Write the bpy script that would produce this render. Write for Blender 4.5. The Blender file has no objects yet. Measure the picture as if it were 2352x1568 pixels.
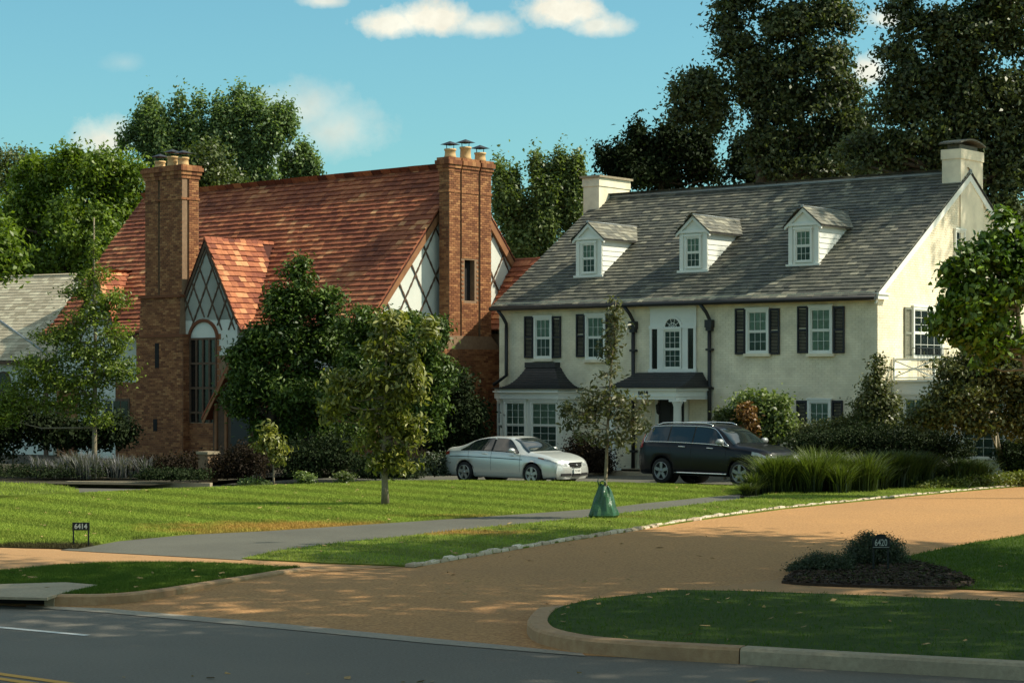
import bpy, math, random
import numpy as np
from mathutils import Vector, Matrix

random.seed(7)
rng = np.random.default_rng(11)
SC = bpy.context.scene
COL = SC.collection

# ------------------------------------------------------------------ camera
F = 4649.0            # focal length in units of a 2352 px wide frame
CAM = (0.0, 0.0, 3.0)
HOR = 880.0           # horizon row in that frame
cam_d = bpy.data.cameras.new('camera')
cam = bpy.data.objects.new('camera', cam_d)
COL.objects.link(cam)
cam.location = CAM
cam.rotation_euler = (math.radians(90), 0, 0)
cam_d.sensor_width = 36.0
cam_d.lens = 36.0 * F / 2352.0
cam_d.shift_y = (HOR - 784.0) / 2352.0
cam_d.clip_start = 0.2
cam_d.clip_end = 3000
SC.camera = cam

# ------------------------------------------------------------------ light
SUN_EL = 46.0
SUN_AZ = 92.0         # clockwise from +Y
SUN_STR = 4.2
SKY_STR = 0.105
EXPO = 0.62
SC.view_settings.view_transform = 'Standard'
SC.view_settings.look = 'None'
SC.view_settings.exposure = EXPO
SC.view_settings.gamma = 1.0
SC.view_settings.use_curve_mapping = False
SC.render.engine = 'CYCLES'
SC.cycles.max_bounces = 6
SC.cycles.transparent_max_bounces = 8

sun_d = bpy.data.lights.new('sun', 'SUN')
sun_d.energy = SUN_STR
sun_d.angle = math.radians(0.6)
sun_d.color = (1.0, 0.91, 0.74)
sun = bpy.data.objects.new('sun', sun_d)
COL.objects.link(sun)
el, az = math.radians(SUN_EL), math.radians(SUN_AZ)
sdir = Vector((math.sin(az) * math.cos(el), math.cos(az) * math.cos(el), math.sin(el)))
sun.rotation_euler = sdir.to_track_quat('Z', 'Y').to_euler()
sun.location = (40, 20, 60)


class NT:
    """small node helper"""
    def __init__(s, tree):
        s.t = tree; s.t.nodes.clear()

    def n(s, typ, **kw):
        nd = s.t.nodes.new(typ)
        for k, v in kw.items():
            if k.startswith('i_'):
                nd.inputs[int(k[2:])].default_value = v
            else:
                setattr(nd, k, v)
        return nd

    def l(s, a, b):
        s.t.links.new(a, b)

    def val(s, x, sock):
        if isinstance(x, (int, float, tuple, list)):
            sock.default_value = x
        else:
            s.l(x, sock)

    def math(s, op, a, b=0.0, c=None, clamp=False):
        m = s.n('ShaderNodeMath', operation=op, use_clamp=clamp)
        s.val(a, m.inputs[0]); s.val(b, m.inputs[1])
        if c is not None: s.val(c, m.inputs[2])
        return m.outputs[0]

    def mix(s, fac, a, b, blend='MIX'):
        m = s.n('ShaderNodeMix', data_type='RGBA', blend_type=blend)
        s.val(fac, m.inputs[0])
        s.val((*a, 1) if isinstance(a, (tuple, list)) and len(a) == 3 else a, m.inputs[6])
        s.val((*b, 1) if isinstance(b, (tuple, list)) and len(b) == 3 else b, m.inputs[7])
        return m.outputs[2]

    def noise(s, vec, scale, detail=3.0, rough=0.55, dist=0.0):
        nz = s.n('ShaderNodeTexNoise')
        s.l(vec, nz.inputs['Vector'])
        nz.inputs['Scale'].default_value = scale
        nz.inputs['Detail'].default_value = detail
        nz.inputs['Roughness'].default_value = rough
        nz.inputs['Distortion'].default_value = dist
        return nz.outputs[0]

    def remap(s, x, a, b, c=0.0, d=1.0):
        m = s.n('ShaderNodeMapRange')
        s.l(x, m.inputs[0])
        for i, v in enumerate((a, b, c, d)): m.inputs[i + 1].default_value = v
        return m.outputs[0]


world = bpy.data.worlds.new('World')
SC.world = world
world.use_nodes = True
W = NT(world.node_tree)
sky = W.n('ShaderNodeTexSky', sky_type='NISHITA')
sky.sun_disc = False
sky.sun_elevation = el
sky.sun_rotation = az
sky.air_density = 1.0
sky.dust_density = 1.3
sky.ozone_density = 1.0
tc = W.n('ShaderNodeTexCoord')
sep = W.n('ShaderNodeSeparateXYZ')
W.l(tc.outputs['Generated'], sep.inputs[0])
dx, dy, dz = sep.outputs
# direction on the sky as azimuth tangent / elevation tangent
ady = W.math('MAXIMUM', W.math('ABSOLUTE', dy), 0.05)
ax = W.math('DIVIDE', dx, ady)
azz = W.math('DIVIDE', dz, ady)
front = W.math('GREATER_THAN', dy, 0.0)
comb = W.n('ShaderNodeCombineXYZ')
W.l(ax, comb.inputs[0]); W.l(azz, comb.inputs[1]); W.l(dy, comb.inputs[2])
n1 = W.noise(comb.outputs[0], 42.0, 5.0, 0.62)
n2 = W.noise(comb.outputs[0], 95.0, 5.0, 0.62)
wob = W.math('MULTIPLY', W.math('SUBTRACT', n1, 0.5), 2.6)
wob = W.math('ADD', wob, W.math('MULTIPLY', W.math('SUBTRACT', n2, 0.5), 1.7))
mask = None
#          cx   cy   rx   ry  softness amount
CLOUDS = [(905, 58, 85, 42, .40, .95), (985, 46, 105, 48, .40, 1.0), (1110, 62, 85, 32, .5, .8), (1300, 30, 95, 56, .40, 1.0),
          (1370, 62, 80, 32, .5, .85), (740, 2, 55, 20, .5, .75), (240, 325, 75, 55, .55, .85), (690, 255, 120, 62, .8, .62),
          (775, 300, 95, 75, .8, .60), (640, 375, 80, 50, .7, .65), (285, 145, 40, 22, .9, .22), (2000, 165, 46, 44, .4, .9), (2035, 45, 50, 24, .5, .8),
          (-500, 160, 260, 60, .6, .7), (3000, 260, 300, 70, .6, .7), (2700, -400, 320, 90, .6, .8), (300, -700, 400, 90, .6, .8)]
for (cx, cy, rx, ry, soft, amt) in CLOUDS:
    a = W.math('DIVIDE', W.math('SUBTRACT', ax, (cx - 1176) / F), rx / F)
    b = W.math('DIVIDE', W.math('SUBTRACT', azz, (HOR - cy) / F), ry / F)
    # flat bottoms: the lower half falls off faster
    b = W.math('MULTIPLY', b, W.math('ADD', 1.0, W.math('MULTIPLY', W.math('LESS_THAN', b, 0.0), 0.35)))
    d = W.math('SQRT', W.math('ADD', W.math('MULTIPLY', a, a), W.math('MULTIPLY', b, b)))
    d = W.math('ADD', d, W.math('MULTIPLY', wob, 0.55))
    m = W.remap(d, 1.0 + soft * .5, 1.0 - soft * 1.3, 0.0, amt)
    mask = m if mask is None else W.math('MAXIMUM', mask, m)
mask = W.math('MULTIPLY', mask, front)
# unseen clouds added overhead and behind the camera to lift the shaded sides
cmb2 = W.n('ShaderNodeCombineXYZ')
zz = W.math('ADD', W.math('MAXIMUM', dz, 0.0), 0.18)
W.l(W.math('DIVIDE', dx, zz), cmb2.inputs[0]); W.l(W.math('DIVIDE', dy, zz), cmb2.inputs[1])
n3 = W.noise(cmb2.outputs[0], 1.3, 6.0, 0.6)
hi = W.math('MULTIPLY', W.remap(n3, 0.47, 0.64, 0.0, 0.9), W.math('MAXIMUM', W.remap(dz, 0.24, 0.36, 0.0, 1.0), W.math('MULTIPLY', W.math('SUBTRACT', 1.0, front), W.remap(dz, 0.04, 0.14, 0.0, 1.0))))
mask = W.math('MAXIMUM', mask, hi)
skyc = W.mix(1.0, sky.outputs[0], (0.53, 0.92, 0.86), 'MULTIPLY')
# the lower sky fades greener and paler in the photograph; cap the bright horizon band
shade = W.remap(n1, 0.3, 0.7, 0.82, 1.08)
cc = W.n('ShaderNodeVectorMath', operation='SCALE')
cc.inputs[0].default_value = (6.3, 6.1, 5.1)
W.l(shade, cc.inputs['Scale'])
ccol = W.mix(W.math('MINIMUM', W.math('MULTIPLY', hi, 1.2), 1.0), cc.outputs[0], (11.5, 10.6, 8.8))  # the unseen clouds are brighter than the visible ones, as fill light
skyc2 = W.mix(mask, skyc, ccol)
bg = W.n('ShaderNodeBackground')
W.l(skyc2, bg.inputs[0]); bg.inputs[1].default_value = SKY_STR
out = W.n('ShaderNodeOutputWorld')
W.l(bg.outputs[0], out.inputs[0])


# ------------------------------------------------------------------ measuring helpers
def at(x, y, Y):
    """point on the sight line of photo position (x, y) at distance Y"""
    return Vector(((x - 1176) / F * Y, Y, CAM[2] + (HOR - y) / F * Y))


def G(x, y, z=0.13):
    """where that sight line meets the level z"""
    Y = (CAM[2] - z) * F / (y - HOR)
    return Vector(((x - 1176) / F * Y, Y, z))


class Fr:
    """a building's own axes: x to the right along its front, y into its depth"""
    def __init__(s, ox, oy, a):
        s.ox, s.oy, s.a = ox, oy, math.radians(a)
        s.c, s.s = math.cos(s.a), math.sin(s.a)
        s.cl = s.loc(CAM)

    def loc(s, p):
        dx, dy = p[0] - s.ox, p[1] - s.oy
        return Vector((dx * s.c - dy * s.s, dx * s.s + dy * s.c, p[2]))

    def wor(s, x, y, z=0):
        return Vector((s.ox + x * s.c + y * s.s, s.oy - x * s.s + y * s.c, z))

    def ray(s, x, y):
        dx, dy = (x - 1176) / F, 1.0
        return Vector((dx * s.c - dy * s.s, dx * s.s + dy * s.c, (HOR - y) / F))

    def hit(s, x, y, p0, nrm):
        d = s.ray(x, y); k = (Vector(p0) - s.cl).dot(Vector(nrm)) / d.dot(Vector(nrm))
        return s.cl + d * k

    def fy(s, x, y, ly):          # on plane y = ly
        return s.hit(x, y, (0, ly, 0), (0, 1, 0))

    def fx(s, x, y, lx):          # on plane x = lx
        return s.hit(x, y, (lx, 0, 0), (1, 0, 0))


# ------------------------------------------------------------------ materials
MATS = {}


def principled(nt, **kw):
    b = nt.n('ShaderNodeBsdfPrincipled')
    for k, v in kw.items():
        b.inputs[k].default_value = v
    return b


def M(name, c1, c2=None, scale=3.0, rough=0.8, bump=0.0, bscale=40.0, spec=0.3, metal=0.0, tint=None, coat=0.0, big=None, detail=4.0):
    m = bpy.data.materials.new(name); m.use_nodes = True
    nt = NT(m.node_tree)
    b = principled(nt, Roughness=rough, Metallic=metal)
    b.inputs['Specular IOR Level'].default_value = spec
    b.inputs['Coat Weight'].default_value = coat
    geo = nt.n('ShaderNodeNewGeometry')
    pos = geo.outputs['Position']
    c = (*c1, 1)
    if c2 is not None:
        c = nt.mix(nt.remap(nt.noise(pos, scale, detail), 0.3, 0.7), c1, c2)
    if big is not None:      # broad weathering
        c = nt.mix(nt.remap(nt.noise(pos, big[0], 3.0), 0.4, 0.75, 0.0, big[2]), c, big[1])
    if tint is not None:     # per-piece tone, tint = list of (pos, colour)
        at_ = nt.n('ShaderNodeAttribute', attribute_name='tint')
        r = nt.n('ShaderNodeValToRGB')
        e = r.color_ramp.elements
        while len(e) < len(tint): e.new(0.5)
        for i, (p, cc_) in enumerate(tint):
            e[i].position = p; e[i].color = (*cc_, 1)
        nt.l(at_.outputs['Fac'], r.inputs[0])
        fine = nt.remap(nt.noise(pos, scale, detail), 0.25, 0.75, 0.78, 1.18)
        g = nt.n('ShaderNodeVectorMath', operation='SCALE')
        nt.l(r.outputs[0], g.inputs[0]); nt.l(fine, g.inputs['Scale'])
        c = g.outputs[0]
        if big is not None:
            c = nt.mix(nt.remap(nt.noise(pos, big[0], 3.0), 0.4, 0.75, 0.0, big[2]), c, big[1])
    nt.val(c, b.inputs['Base Color'])
    if bump:
        bp = nt.n('ShaderNodeBump'); bp.inputs['Strength'].default_value = bump; bp.inputs['Distance'].default_value = 0.02
        nt.l(nt.noise(pos, bscale, 4.0, 0.6), bp.inputs['Height']); nt.l(bp.outputs[0], b.inputs['Normal'])
    o = nt.n('ShaderNodeOutputMaterial'); nt.l(b.outputs[0], o.inputs[0])
    MATS[name] = m
    return m


def leafmat(name, dark, light, trans=0.3, gloss=0.35, rough=0.45):
    m = bpy.data.materials.new(name); m.use_nodes = True
    nt = NT(m.node_tree)
    at_ = nt.n('ShaderNodeAttribute', attribute_name='tint')
    geo = nt.n('ShaderNodeNewGeometry')
    big = nt.noise(geo.outputs['Position'], 0.9, 2.0)
    f = nt.math('ADD', nt.math('MULTIPLY', at_.outputs['Fac'], 0.75), nt.math('MULTIPLY', nt.math('SUBTRACT', big, 0.5), 0.9), clamp=True)
    c = nt.mix(f, dark, light)
    b = principled(nt, Roughness=rough)
    b.inputs['Specular IOR Level'].default_value = gloss
    nt.l(c, b.inputs['Base Color'])
    t = nt.n('ShaderNodeBsdfTranslucent')
    tcx = nt.mix(1.0, c, (1.15, 1.25, 0.5), 'MULTIPLY')
    nt.l(tcx, t.inputs[0])
    mx = nt.n('ShaderNodeMixShader'); mx.inputs[0].default_value = trans
    nt.l(b.outputs[0], mx.inputs[1]); nt.l(t.outputs[0], mx.inputs[2])
    o = nt.n('ShaderNodeOutputMaterial'); nt.l(mx.outputs[0], o.inputs[0])
    return m


def lawnmat(name, c1, c2, dry=(), soil=(), stripes=0.0):
    m = bpy.data.materials.new(name); m.use_nodes = True
    nt = NT(m.node_tree)
    geo = nt.n('ShaderNodeNewGeometry'); pos = geo.outputs['Position']
    c = nt.mix(nt.remap(nt.noise(pos, 9.0, 5.0, 0.7), 0.3, 0.7), c1, c2)
    c = nt.mix(nt.remap(nt.noise(pos, 0.35, 3.0), 0.35, 0.7, 0.0, 0.35), c, (c2[0] * 1.25, c2[1] * 1.05, c2[2]))
    sp = nt.n('ShaderNodeSeparateXYZ'); nt.l(pos, sp.inputs[0])
    if stripes:
        v = nt.math('ADD', nt.math('MULTIPLY', sp.outputs[0], 0.78), nt.math('MULTIPLY', sp.outputs[1], 0.62))
        sn = nt.math('SINE', nt.math('MULTIPLY', v, 3.4))
        c = nt.mix(nt.remap(sn, -0.25, 0.25, 0.0, stripes), c, (c2[0] * 1.35, c2[1] * 1.35, c2[2] * 1.3))
    wob_ = nt.math('MULTIPLY', nt.math('SUBTRACT', nt.noise(pos, 1.6, 4.0, 0.7), 0.5), 1.6)

    def patch(c, spots, col, hard):
        for (px, py, rx, ry, amt) in spots:
            a = nt.math('DIVIDE', nt.math('SUBTRACT', sp.outputs[0], px), rx)
            b_ = nt.math('DIVIDE', nt.math('SUBTRACT', sp.outputs[1], py), ry)
            d = nt.math('ADD', nt.math('SQRT', nt.math('ADD', nt.math('MULTIPLY', a, a), nt.math('MULTIPLY', b_, b_))), wob_)
            c = nt.mix(nt.remap(d, 1.1, 1.1 - hard, 0.0, amt), c, col)
        return c
    c = patch(c, dry, (0.47, 0.29, 0.07), 0.7)
    c = patch(c, soil, (0.045, 0.03, 0.018), 0.4)
    b = principled(nt, Roughness=0.75); b.inputs['Specular IOR Level'].default_value = 0.15
    nt.l(c, b.inputs['Base Color'])
    t = nt.n('ShaderNodeBsdfTranslucent'); nt.l(c, t.inputs[0])
    mx = nt.n('ShaderNodeMixShader'); mx.inputs[0].default_value = 0.3
    nt.l(b.outputs[0], mx.inputs[1]); nt.l(t.outputs[0], mx.inputs[2])
    bp = nt.n('ShaderNodeBump'); bp.inputs['Strength'].default_value = 0.7; bp.inputs['Distance'].default_value = 0.03
    nt.l(nt.noise(pos, 30.0, 4.0, 0.7), bp.inputs['Height']); nt.l(bp.outputs[0], b.inputs['Normal'])
    o = nt.n('ShaderNodeOutputMaterial'); nt.l(mx.outputs[0], o.inputs[0])
    return m


def glassmat(name, tintc, through=0.5, rough=0.03):
    m = bpy.data.materials.new(name); m.use_nodes = True
    nt = NT(m.node_tree)
    b = principled(nt, Roughness=rough); b.inputs['Base Color'].default_value = (*tintc, 1)
    b.inputs['Specular IOR Level'].default_value = 0.6
    t = nt.n('ShaderNodeBsdfTransparent'); t.inputs[0].default_value = (0.8, 0.9, 0.86, 1)
    fr = nt.n('ShaderNodeFresnel'); fr.inputs[0].default_value = 1.45
    k = nt.math('MULTIPLY', nt.math('SUBTRACT', 1.0, fr.outputs[0]), through)
    mx = nt.n('ShaderNodeMixShader'); nt.l(k, mx.inputs[0])
    nt.l(b.outputs[0], mx.inputs[1]); nt.l(t.outputs[0], mx.inputs[2])
    o = nt.n('ShaderNodeOutputMaterial'); nt.l(mx.outputs[0], o.inputs[0])
    return m


m_cream = M('cream_painted_brick', (.62, .55, .37), (.70, .62, .44), 2.0, .75, .1, 60, tint=[(0, (.76, .675, .49)), (.5, (.79, .705, .52)), (1, (.81, .73, .545))], big=(0.5, (.73, .645, .46), .2))
m_cream_core = M('cream_mortar', (.64, .56, .38), (.69, .61, .42), 5, .9)
m_white = M('white_trim', (.78, .78, .70), (.70, .71, .64), 1.5, .55, .05, 30)
m_black = M('black_metal', (.012, .012, .013), (.02, .02, .02), 3, .45, .1, 30, spec=.4)
m_shutter = M('black_shutter_paint', (.016, .017, .022), (.022, .022, .028), 5, .5)
m_slate = M('grey_slate', (.1, .1, .1), None, 9, .62, .35, 35, spec=.45,
            tint=[(0, (.040, .042, .035)), (.35, (.076, .078, .060)), (.6, (.116, .115, .085)), (.82, (.17, .16, .115)), (1, (.30, .285, .205))], big=(0.6, (.06, .058, .05), .5))
m_slate_under = M('slate_underlay', (.03, .03, .03), (.05, .05, .045), 3, .9)
m_tile = M('red_clay_tile', (.4, .1, .05), None, 7, .8, .3, 30, spec=.2,
           tint=[(0, (.10, .034, .022)), (.3, (.22, .068, .038)), (.6, (.33, .110, .054)), (.85, (.46, .175, .08)), (1, (.64, .34, .16))], big=(0.45, (.14, .042, .026), .3))
m_tile_under = M('tile_underlay', (.05, .015, .01), (.07, .02, .012), 3, .9)
m_brick = M('brown_brick', (.3, .15, .07), None, 12, .85, .3, 50, spec=.2,
            tint=[(0, (.16, .060, .03)), (.4, (.26, .108, .048)), (.75, (.34, .150, .064)), (1, (.44, .22, .095))], big=(0.8, (.14, .06, .03), .4))
m_mortar = M('brown_mortar', (.20, .125, .075), (.27, .18, .11), 8, .95)
m_stucco = M('white_stucco', (.70, .72, .64), (.60, .63, .56), 1.2, .85, .2, 25)
m_timber = M('dark_timber', (.085, .055, .035), (.13, .08, .05), 8, .8, .3, 20)
m_bargeb = M('brown_barge_board', (.30, .14, .06), (.22, .10, .045), 5, .75, .2, 20)
m_pot = M('buff_clay_pot', (.52, .33, .15), (.62, .42, .2), 5, .8, .1, 20)
m_leadgrey = M('lead_flashing', (.25, .27, .27), (.32, .34, .33), 5, .5, spec=.5, metal=.3)
m_darkroof = M('dark_copper_slate', (.018, .019, .02), (.035, .035, .036), 8, .5, .3, 30, spec=.4)
m_shingle = M('tan_asphalt_shingle', (.3, .3, .25), None, 20, .9, .3, 60, spec=.15,
              tint=[(0, (.30, .26, .18)), (.5, (.41, .36, .26)), (1, (.55, .50, .36))])
m_capconc = M('chimney_cap_stone', (.10, .095, .075), (.16, .15, .115), 5, .9, .3, 25)
m_curtain = M('pale_curtain', (.80, .79, .68), (.58, .58, .50), 6, .9)
m_room = M('dim_room_backing', (.19, .20, .19), (.28, .29, .27), 3, .9)  # grey backing panel; the dimness indoors is put into its colour
m_void = M('opening_shade_black', (.012, .012, .012), (.02, .02, .02), 3, .95)  # near-black colour stands in for the shade inside openings
m_glass = glassmat('window_glass', (.03, .04, .045), .93)
m_glassd = glassmat('leaded_glass', (.012, .014, .014), .1, .15)
m_asphalt = M('road_asphalt', (.105, .098, .080), (.165, .152, .124), 30, .9, .6, 90, big=(0.25, (.19, .175, .14), .6), detail=6)
m_drive = M('garden_drive_asphalt', (.080, .080, .062), (.125, .122, .095), 25, .9, .5, 80, big=(.5, (.065, .063, .05), .6), detail=6)
m_tan = M('tan_exposed_aggregate', (.25, .125, .045), (.54, .30, .115), 22, .9, .8, 60, big=(.3, (.30, .165, .07), .5), detail=9)
m_tan2 = M('tan_sidewalk', (.30, .165, .07), (.44, .26, .115), 50, .9, .6, 100, big=(.4, (.33, .18, .07), .4), detail=7)
m_conc = M('concrete', (.29, .24, .16), (.38, .32, .215), 18, .9, .4, 60, big=(1.1, (.19, .15, .10), .6))
m_gutterc = M('gutter_concrete', (.24, .215, .165), (.34, .30, .23), 14, .9, .4, 60, big=(.8, (.15, .14, .12), .5))
m_kerbtan = M('tan_worn_kerb', (.33, .2, .1), (.42, .28, .15), 12, .9, .4, 50, big=(1.2, (.2, .12, .07), .6))
m_stone = M('pale_edging_stone', (.6, .5, .36), None, 8, .85, .4, 30,
            tint=[(0, (.36, .28, .19)), (.5, (.50, .41, .30)), (1, (.62, .54, .42))])
m_mulch = M('dark_mulch', (.028, .018, .012), (.06, .04, .026), 25, .95, .8, 40)
m_soil = M('garden_soil', (.03, .026, .016), (.05, .045, .025), 6, .95, .6, 30)
m_lane = M('white_lane_paint', (.62, .62, .56), (.5, .5, .46), 10, .7)
m_yel = M('yellow_lane_paint', (.55, .30, .04), (.45, .24, .035), 10, .7)
m_bark = M('grey_brown_bark', (.17, .14, .09), (.25, .21, .14), 12, .9, .6, 25)
m_barkd = M('dark_bark', (.05, .04, .028), (.085, .065, .045), 8, .9, .6, 18)
m_ironc = M('iron_black', (.01, .011, .012), None, rough=.5, spec=.4)
m_sign = M('sign_black', (.008, .014, .014), (.012, .018, .017), 4, .5)
m_num = M('sign_numeral', (.62, .64, .55), None, rough=.6)
m_numd = M('sign_numeral_dull', (.40, .43, .38), None, rough=.6)
m_numk = M('numeral_black', (.012, .012, .012), None, rough=.5)
m_bag = M('green_watering_bag', (.016, .065, .024), (.026, .10, .035), 5, .33, .8, 9, spec=.6)

m_lawn = lawnmat('lawn_grass', (.135, .195, .026), (.24, .315, .046),
                 dry=[(-3.9, 40.6, 3.6, 1.5, .95), (-5.4, 39.2, 2.0, 1.0, .6), (.2, 43.6, 3.0, .6, .5), (-1.3, 39.0, 2.0, .9, .95)],
                 soil=[(-7.9, 35.6, 2.6, .75, .9), (-5.2, 37.4, 1.9, .55, .9)], stripes=.55)
m_verge = lawnmat('verge_grass', (.055, .115, .014), (.10, .17, .020), stripes=0)
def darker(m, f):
    m2 = m.copy(); m2.name = m.name + '_thatch_dimmed'  # thatch under the blades, dimmed as the flat sheet catches more sun
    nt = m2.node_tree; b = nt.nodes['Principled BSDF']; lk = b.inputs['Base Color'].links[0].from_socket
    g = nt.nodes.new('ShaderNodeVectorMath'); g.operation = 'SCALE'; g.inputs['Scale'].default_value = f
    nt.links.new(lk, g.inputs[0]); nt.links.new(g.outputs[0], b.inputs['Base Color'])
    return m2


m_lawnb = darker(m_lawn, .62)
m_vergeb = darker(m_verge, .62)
m_field = lawnmat('field_grass', (.03, .07, .015), (.05, .10, .02))

l_bright = leafmat('bright_green_leaves', (.055, .10, .012), (.24, .33, .03), trans=.38)
l_mid = leafmat('mid_green_leaves', (.06, .095, .032), (.26, .33, .10), trans=.38)
l_tall = leafmat('blue_green_leaves', (.08, .135, .055), (.27, .36, .13), trans=.4)
l_dark = leafmat('dark_oak_leaves', (.022, .037, .018), (.16, .19, .062), trans=.3)
l_holly = leafmat('glossy_dark_leaves', (.016, .042, .008), (.13, .20, .025), trans=.15, gloss=.3, rough=.5)
l_rightt = leafmat('fresh_glossy_leaves', (.025, .065, .008), (.22, .34, .02), trans=.3, gloss=.5)
l_olive = leafmat('olive_leaves', (.04, .06, .012), (.16, .20, .045), gloss=.5)
l_magn = leafmat('magnolia_leaves', (.06, .085, .014), (.38, .37, .07), trans=.3, gloss=.55)
l_bagt = leafmat('dull_olive_leaves', (.05, .06, .02), (.17, .175, .075), trans=.25)
l_feather = leafmat('light_feathery_leaves', (.055, .095, .012), (.26, .33, .04), trans=.35)
l_vibur = leafmat('viburnum_leaves', (.04, .055, .016), (.19, .20, .06), trans=.25)
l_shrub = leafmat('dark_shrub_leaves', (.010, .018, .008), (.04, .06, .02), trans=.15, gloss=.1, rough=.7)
l_orange = leafmat('rusty_leaves', (.10, .05, .015), (.33, .17, .05))
l_grassb = leafmat('ornamental_grass_blades', (.012, .025, .005), (.17, .22, .04), trans=.3)
l_grassd = leafmat('shaded_grass_blades', (.010, .020, .006), (.10, .14, .03), trans=.2)  # darker copy of the blade colour, with the clumps' shade put in
l_flower = leafmat('pale_flower_spikes', (.04, .05, .04), (.26, .25, .27))
l_red = leafmat('dark_bronze_leaves', (.018, .013, .009), (.045, .032, .02), gloss=.1, rough=.7)
l_cover = leafmat('yellow_green_cover', (.06, .09, .012), (.24, .25, .045), trans=.3)
l_grey = leafmat('grey_green_leaves', (.03, .045, .025), (.10, .13, .075))


# ------------------------------------------------------------------ objects
def tag(o, label=None, cat=None, group=None, kind=None):
    if label: o['label'] = label
    if cat: o['category'] = cat
    if group: o['group'] = group
    if kind: o['kind'] = kind
    return o


def root(name, loc, rz=0.0, **kw):
    o = bpy.data.objects.new(name, None)
    o.empty_display_size = 0.3
    COL.objects.link(o); o.location = loc; o.rotation_euler = (0, 0, rz)
    return tag(o, **kw)


def link(name, me, parent=None, loc=None):
    o = bpy.data.objects.new(name, me)
    COL.objects.link(o)
    if parent is not None: o.parent = parent
    if loc is not None: o.location = loc
    return o


class MB:
    def __init__(s):
        s.v = []; s.f = []; s.t = []; s.sm = []

    def face(s, pts, tint=.5, smooth=False):
        b = len(s.v)
        s.v += [tuple(p) for p in pts]
        s.t += [tint] * len(pts)
        s.f.append(tuple(range(b, b + len(pts)))); s.sm.append(smooth)

    def obox(s, O, U, V, N, u0, u1, v0, v1, n0, n1, tint=.5, back=True):
        O = Vector(O); U = Vector(U); V = Vector(V); N = Vector(N)
        b = len(s.v)
        for n in (n0, n1):
            for (u, v) in ((u0, v0), (u1, v0), (u1, v1), (u0, v1)):
                s.v.append(tuple(O + U * u + V * v + N * n)); s.t.append(tint)
        fs = [(4, 5, 6, 7), (0, 1, 5, 4), (1, 2, 6, 5), (2, 3, 7, 6), (3, 0, 4, 7)]
        if back: fs.append((3, 2, 1, 0))
        if U.cross(V).dot(N) < 0: fs = [tuple(reversed(q)) for q in fs]
        for q in fs:
            s.f.append(tuple(b + i for i in q)); s.sm.append(False)
        return s

    def box(s, x0, x1, y0, y1, z0, z1, tint=.5):
        return s.obox((0, 0, 0), (1, 0, 0), (0, 1, 0), (0, 0, 1), x0, x1, y0, y1, z0, z1, tint)

    def prism(s, pts, ext, tint=.5):
        """polygon extruded by vector ext"""
        pts = [Vector(p) for p in pts]; ext = Vector(ext)
        nrm = Vector((0, 0, 0))
        for i in range(len(pts)):
            nrm += pts[i].cross(pts[(i + 1) % len(pts)])
        if nrm.dot(ext) < 0: pts.reverse()
        b = len(s.v); n = len(pts)
        s.v += [tuple(p) for p in pts] + [tuple(p + ext) for p in pts]
        s.t += [tint] * (2 * n)
        s.f.append(tuple(b + n + i for i in range(n))); s.sm.append(False)
        s.f.append(tuple(b + n - 1 - i for i in range(n))); s.sm.append(False)
        for i in range(n):
            j = (i + 1) % n
            s.f.append((b + i, b + j, b + n + j, b + n + i)); s.sm.append(False)
        return s

    def tube(s, path, radii, n=8, caps=True, tint=.5, smooth=True):
        path = [Vector(p) for p in path]
        if not hasattr(radii, '__len__'): radii = [radii] * len(path)
        b = len(s.v); prev = None
        for i, p in enumerate(path):
            d = (path[min(i + 1, len(path) - 1)] - path[max(i - 1, 0)])
            if d.length < 1e-9: d = Vector((0, 0, 1))
            d.normalize()
            ref = Vector((0, 0, 1)) if abs(d.z) < .9 else Vector((1, 0, 0))
            if prev is not None:
                a = (prev - d * prev.dot(d))
                a = a.normalized() if a.length > 1e-6 else d.cross(ref).normalized()
            else:
                a = d.cross(ref).normalized()
            prev = a
            c = d.cross(a)
            for k in range(n):
                w = 2 * math.pi * k / n
                s.v.append(tuple(p + (a * math.cos(w) + c * math.sin(w)) * radii[i])); s.t.append(tint)
        for i in range(len(path) - 1):
            for k in range(n):
                q = (k + 1) % n
                s.f.append((b + i * n + k, b + i * n + q, b + (i + 1) * n + q, b + (i + 1) * n + k)); s.sm.append(smooth)
        if caps:
            s.f.append(tuple(b + k for k in reversed(range(n)))); s.sm.append(False)
            e = b + (len(path) - 1) * n
            s.f.append(tuple(e + k for k in range(n))); s.sm.append(False)
        return s

    def lathe(s, c, prof, n=16, axis='z', smooth=True, tint=.5):
        """prof: (radius, height) list, around axis through c"""
        b = len(s.v); c = Vector(c)
        for (r, h) in prof:
            for k in range(n):
                w = 2 * math.pi * k / n
                if axis == 'z': p = Vector((r * math.cos(w), r * math.sin(w), h))
                else: p = Vector((r * math.cos(w), h, r * math.sin(w)))
                s.v.append(tuple(c + p)); s.t.append(tint)
        for i in range(len(prof) - 1):
            for k in range(n):
                q = (k + 1) % n
                fc = (b + i * n + k, b + i * n + q, b + (i + 1) * n + q, b + (i + 1) * n + k)
                s.f.append(fc if axis == 'z' else fc[::-1]); s.sm.append(smooth)
        return s

    def mesh(s, name, mat):
        me = bpy.data.meshes.new(name)
        me.from_pydata(s.v, [], s.f)
        at_ = me.attributes.new('tint', 'FLOAT', 'POINT')
        at_.data.foreach_set('value', np.array(s.t, dtype=np.float32))
        me.polygons.foreach_set('use_smooth', s.sm)
        if mat: me.materials.append(mat)
        me.update()
        return me

    def build(s, name, mat, parent=None, kind=None, label=None):
        o = link(name, s.mesh(name, mat), parent)
        if kind: o['kind'] = kind
        if label: o['label'] = label
        return o


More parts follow.
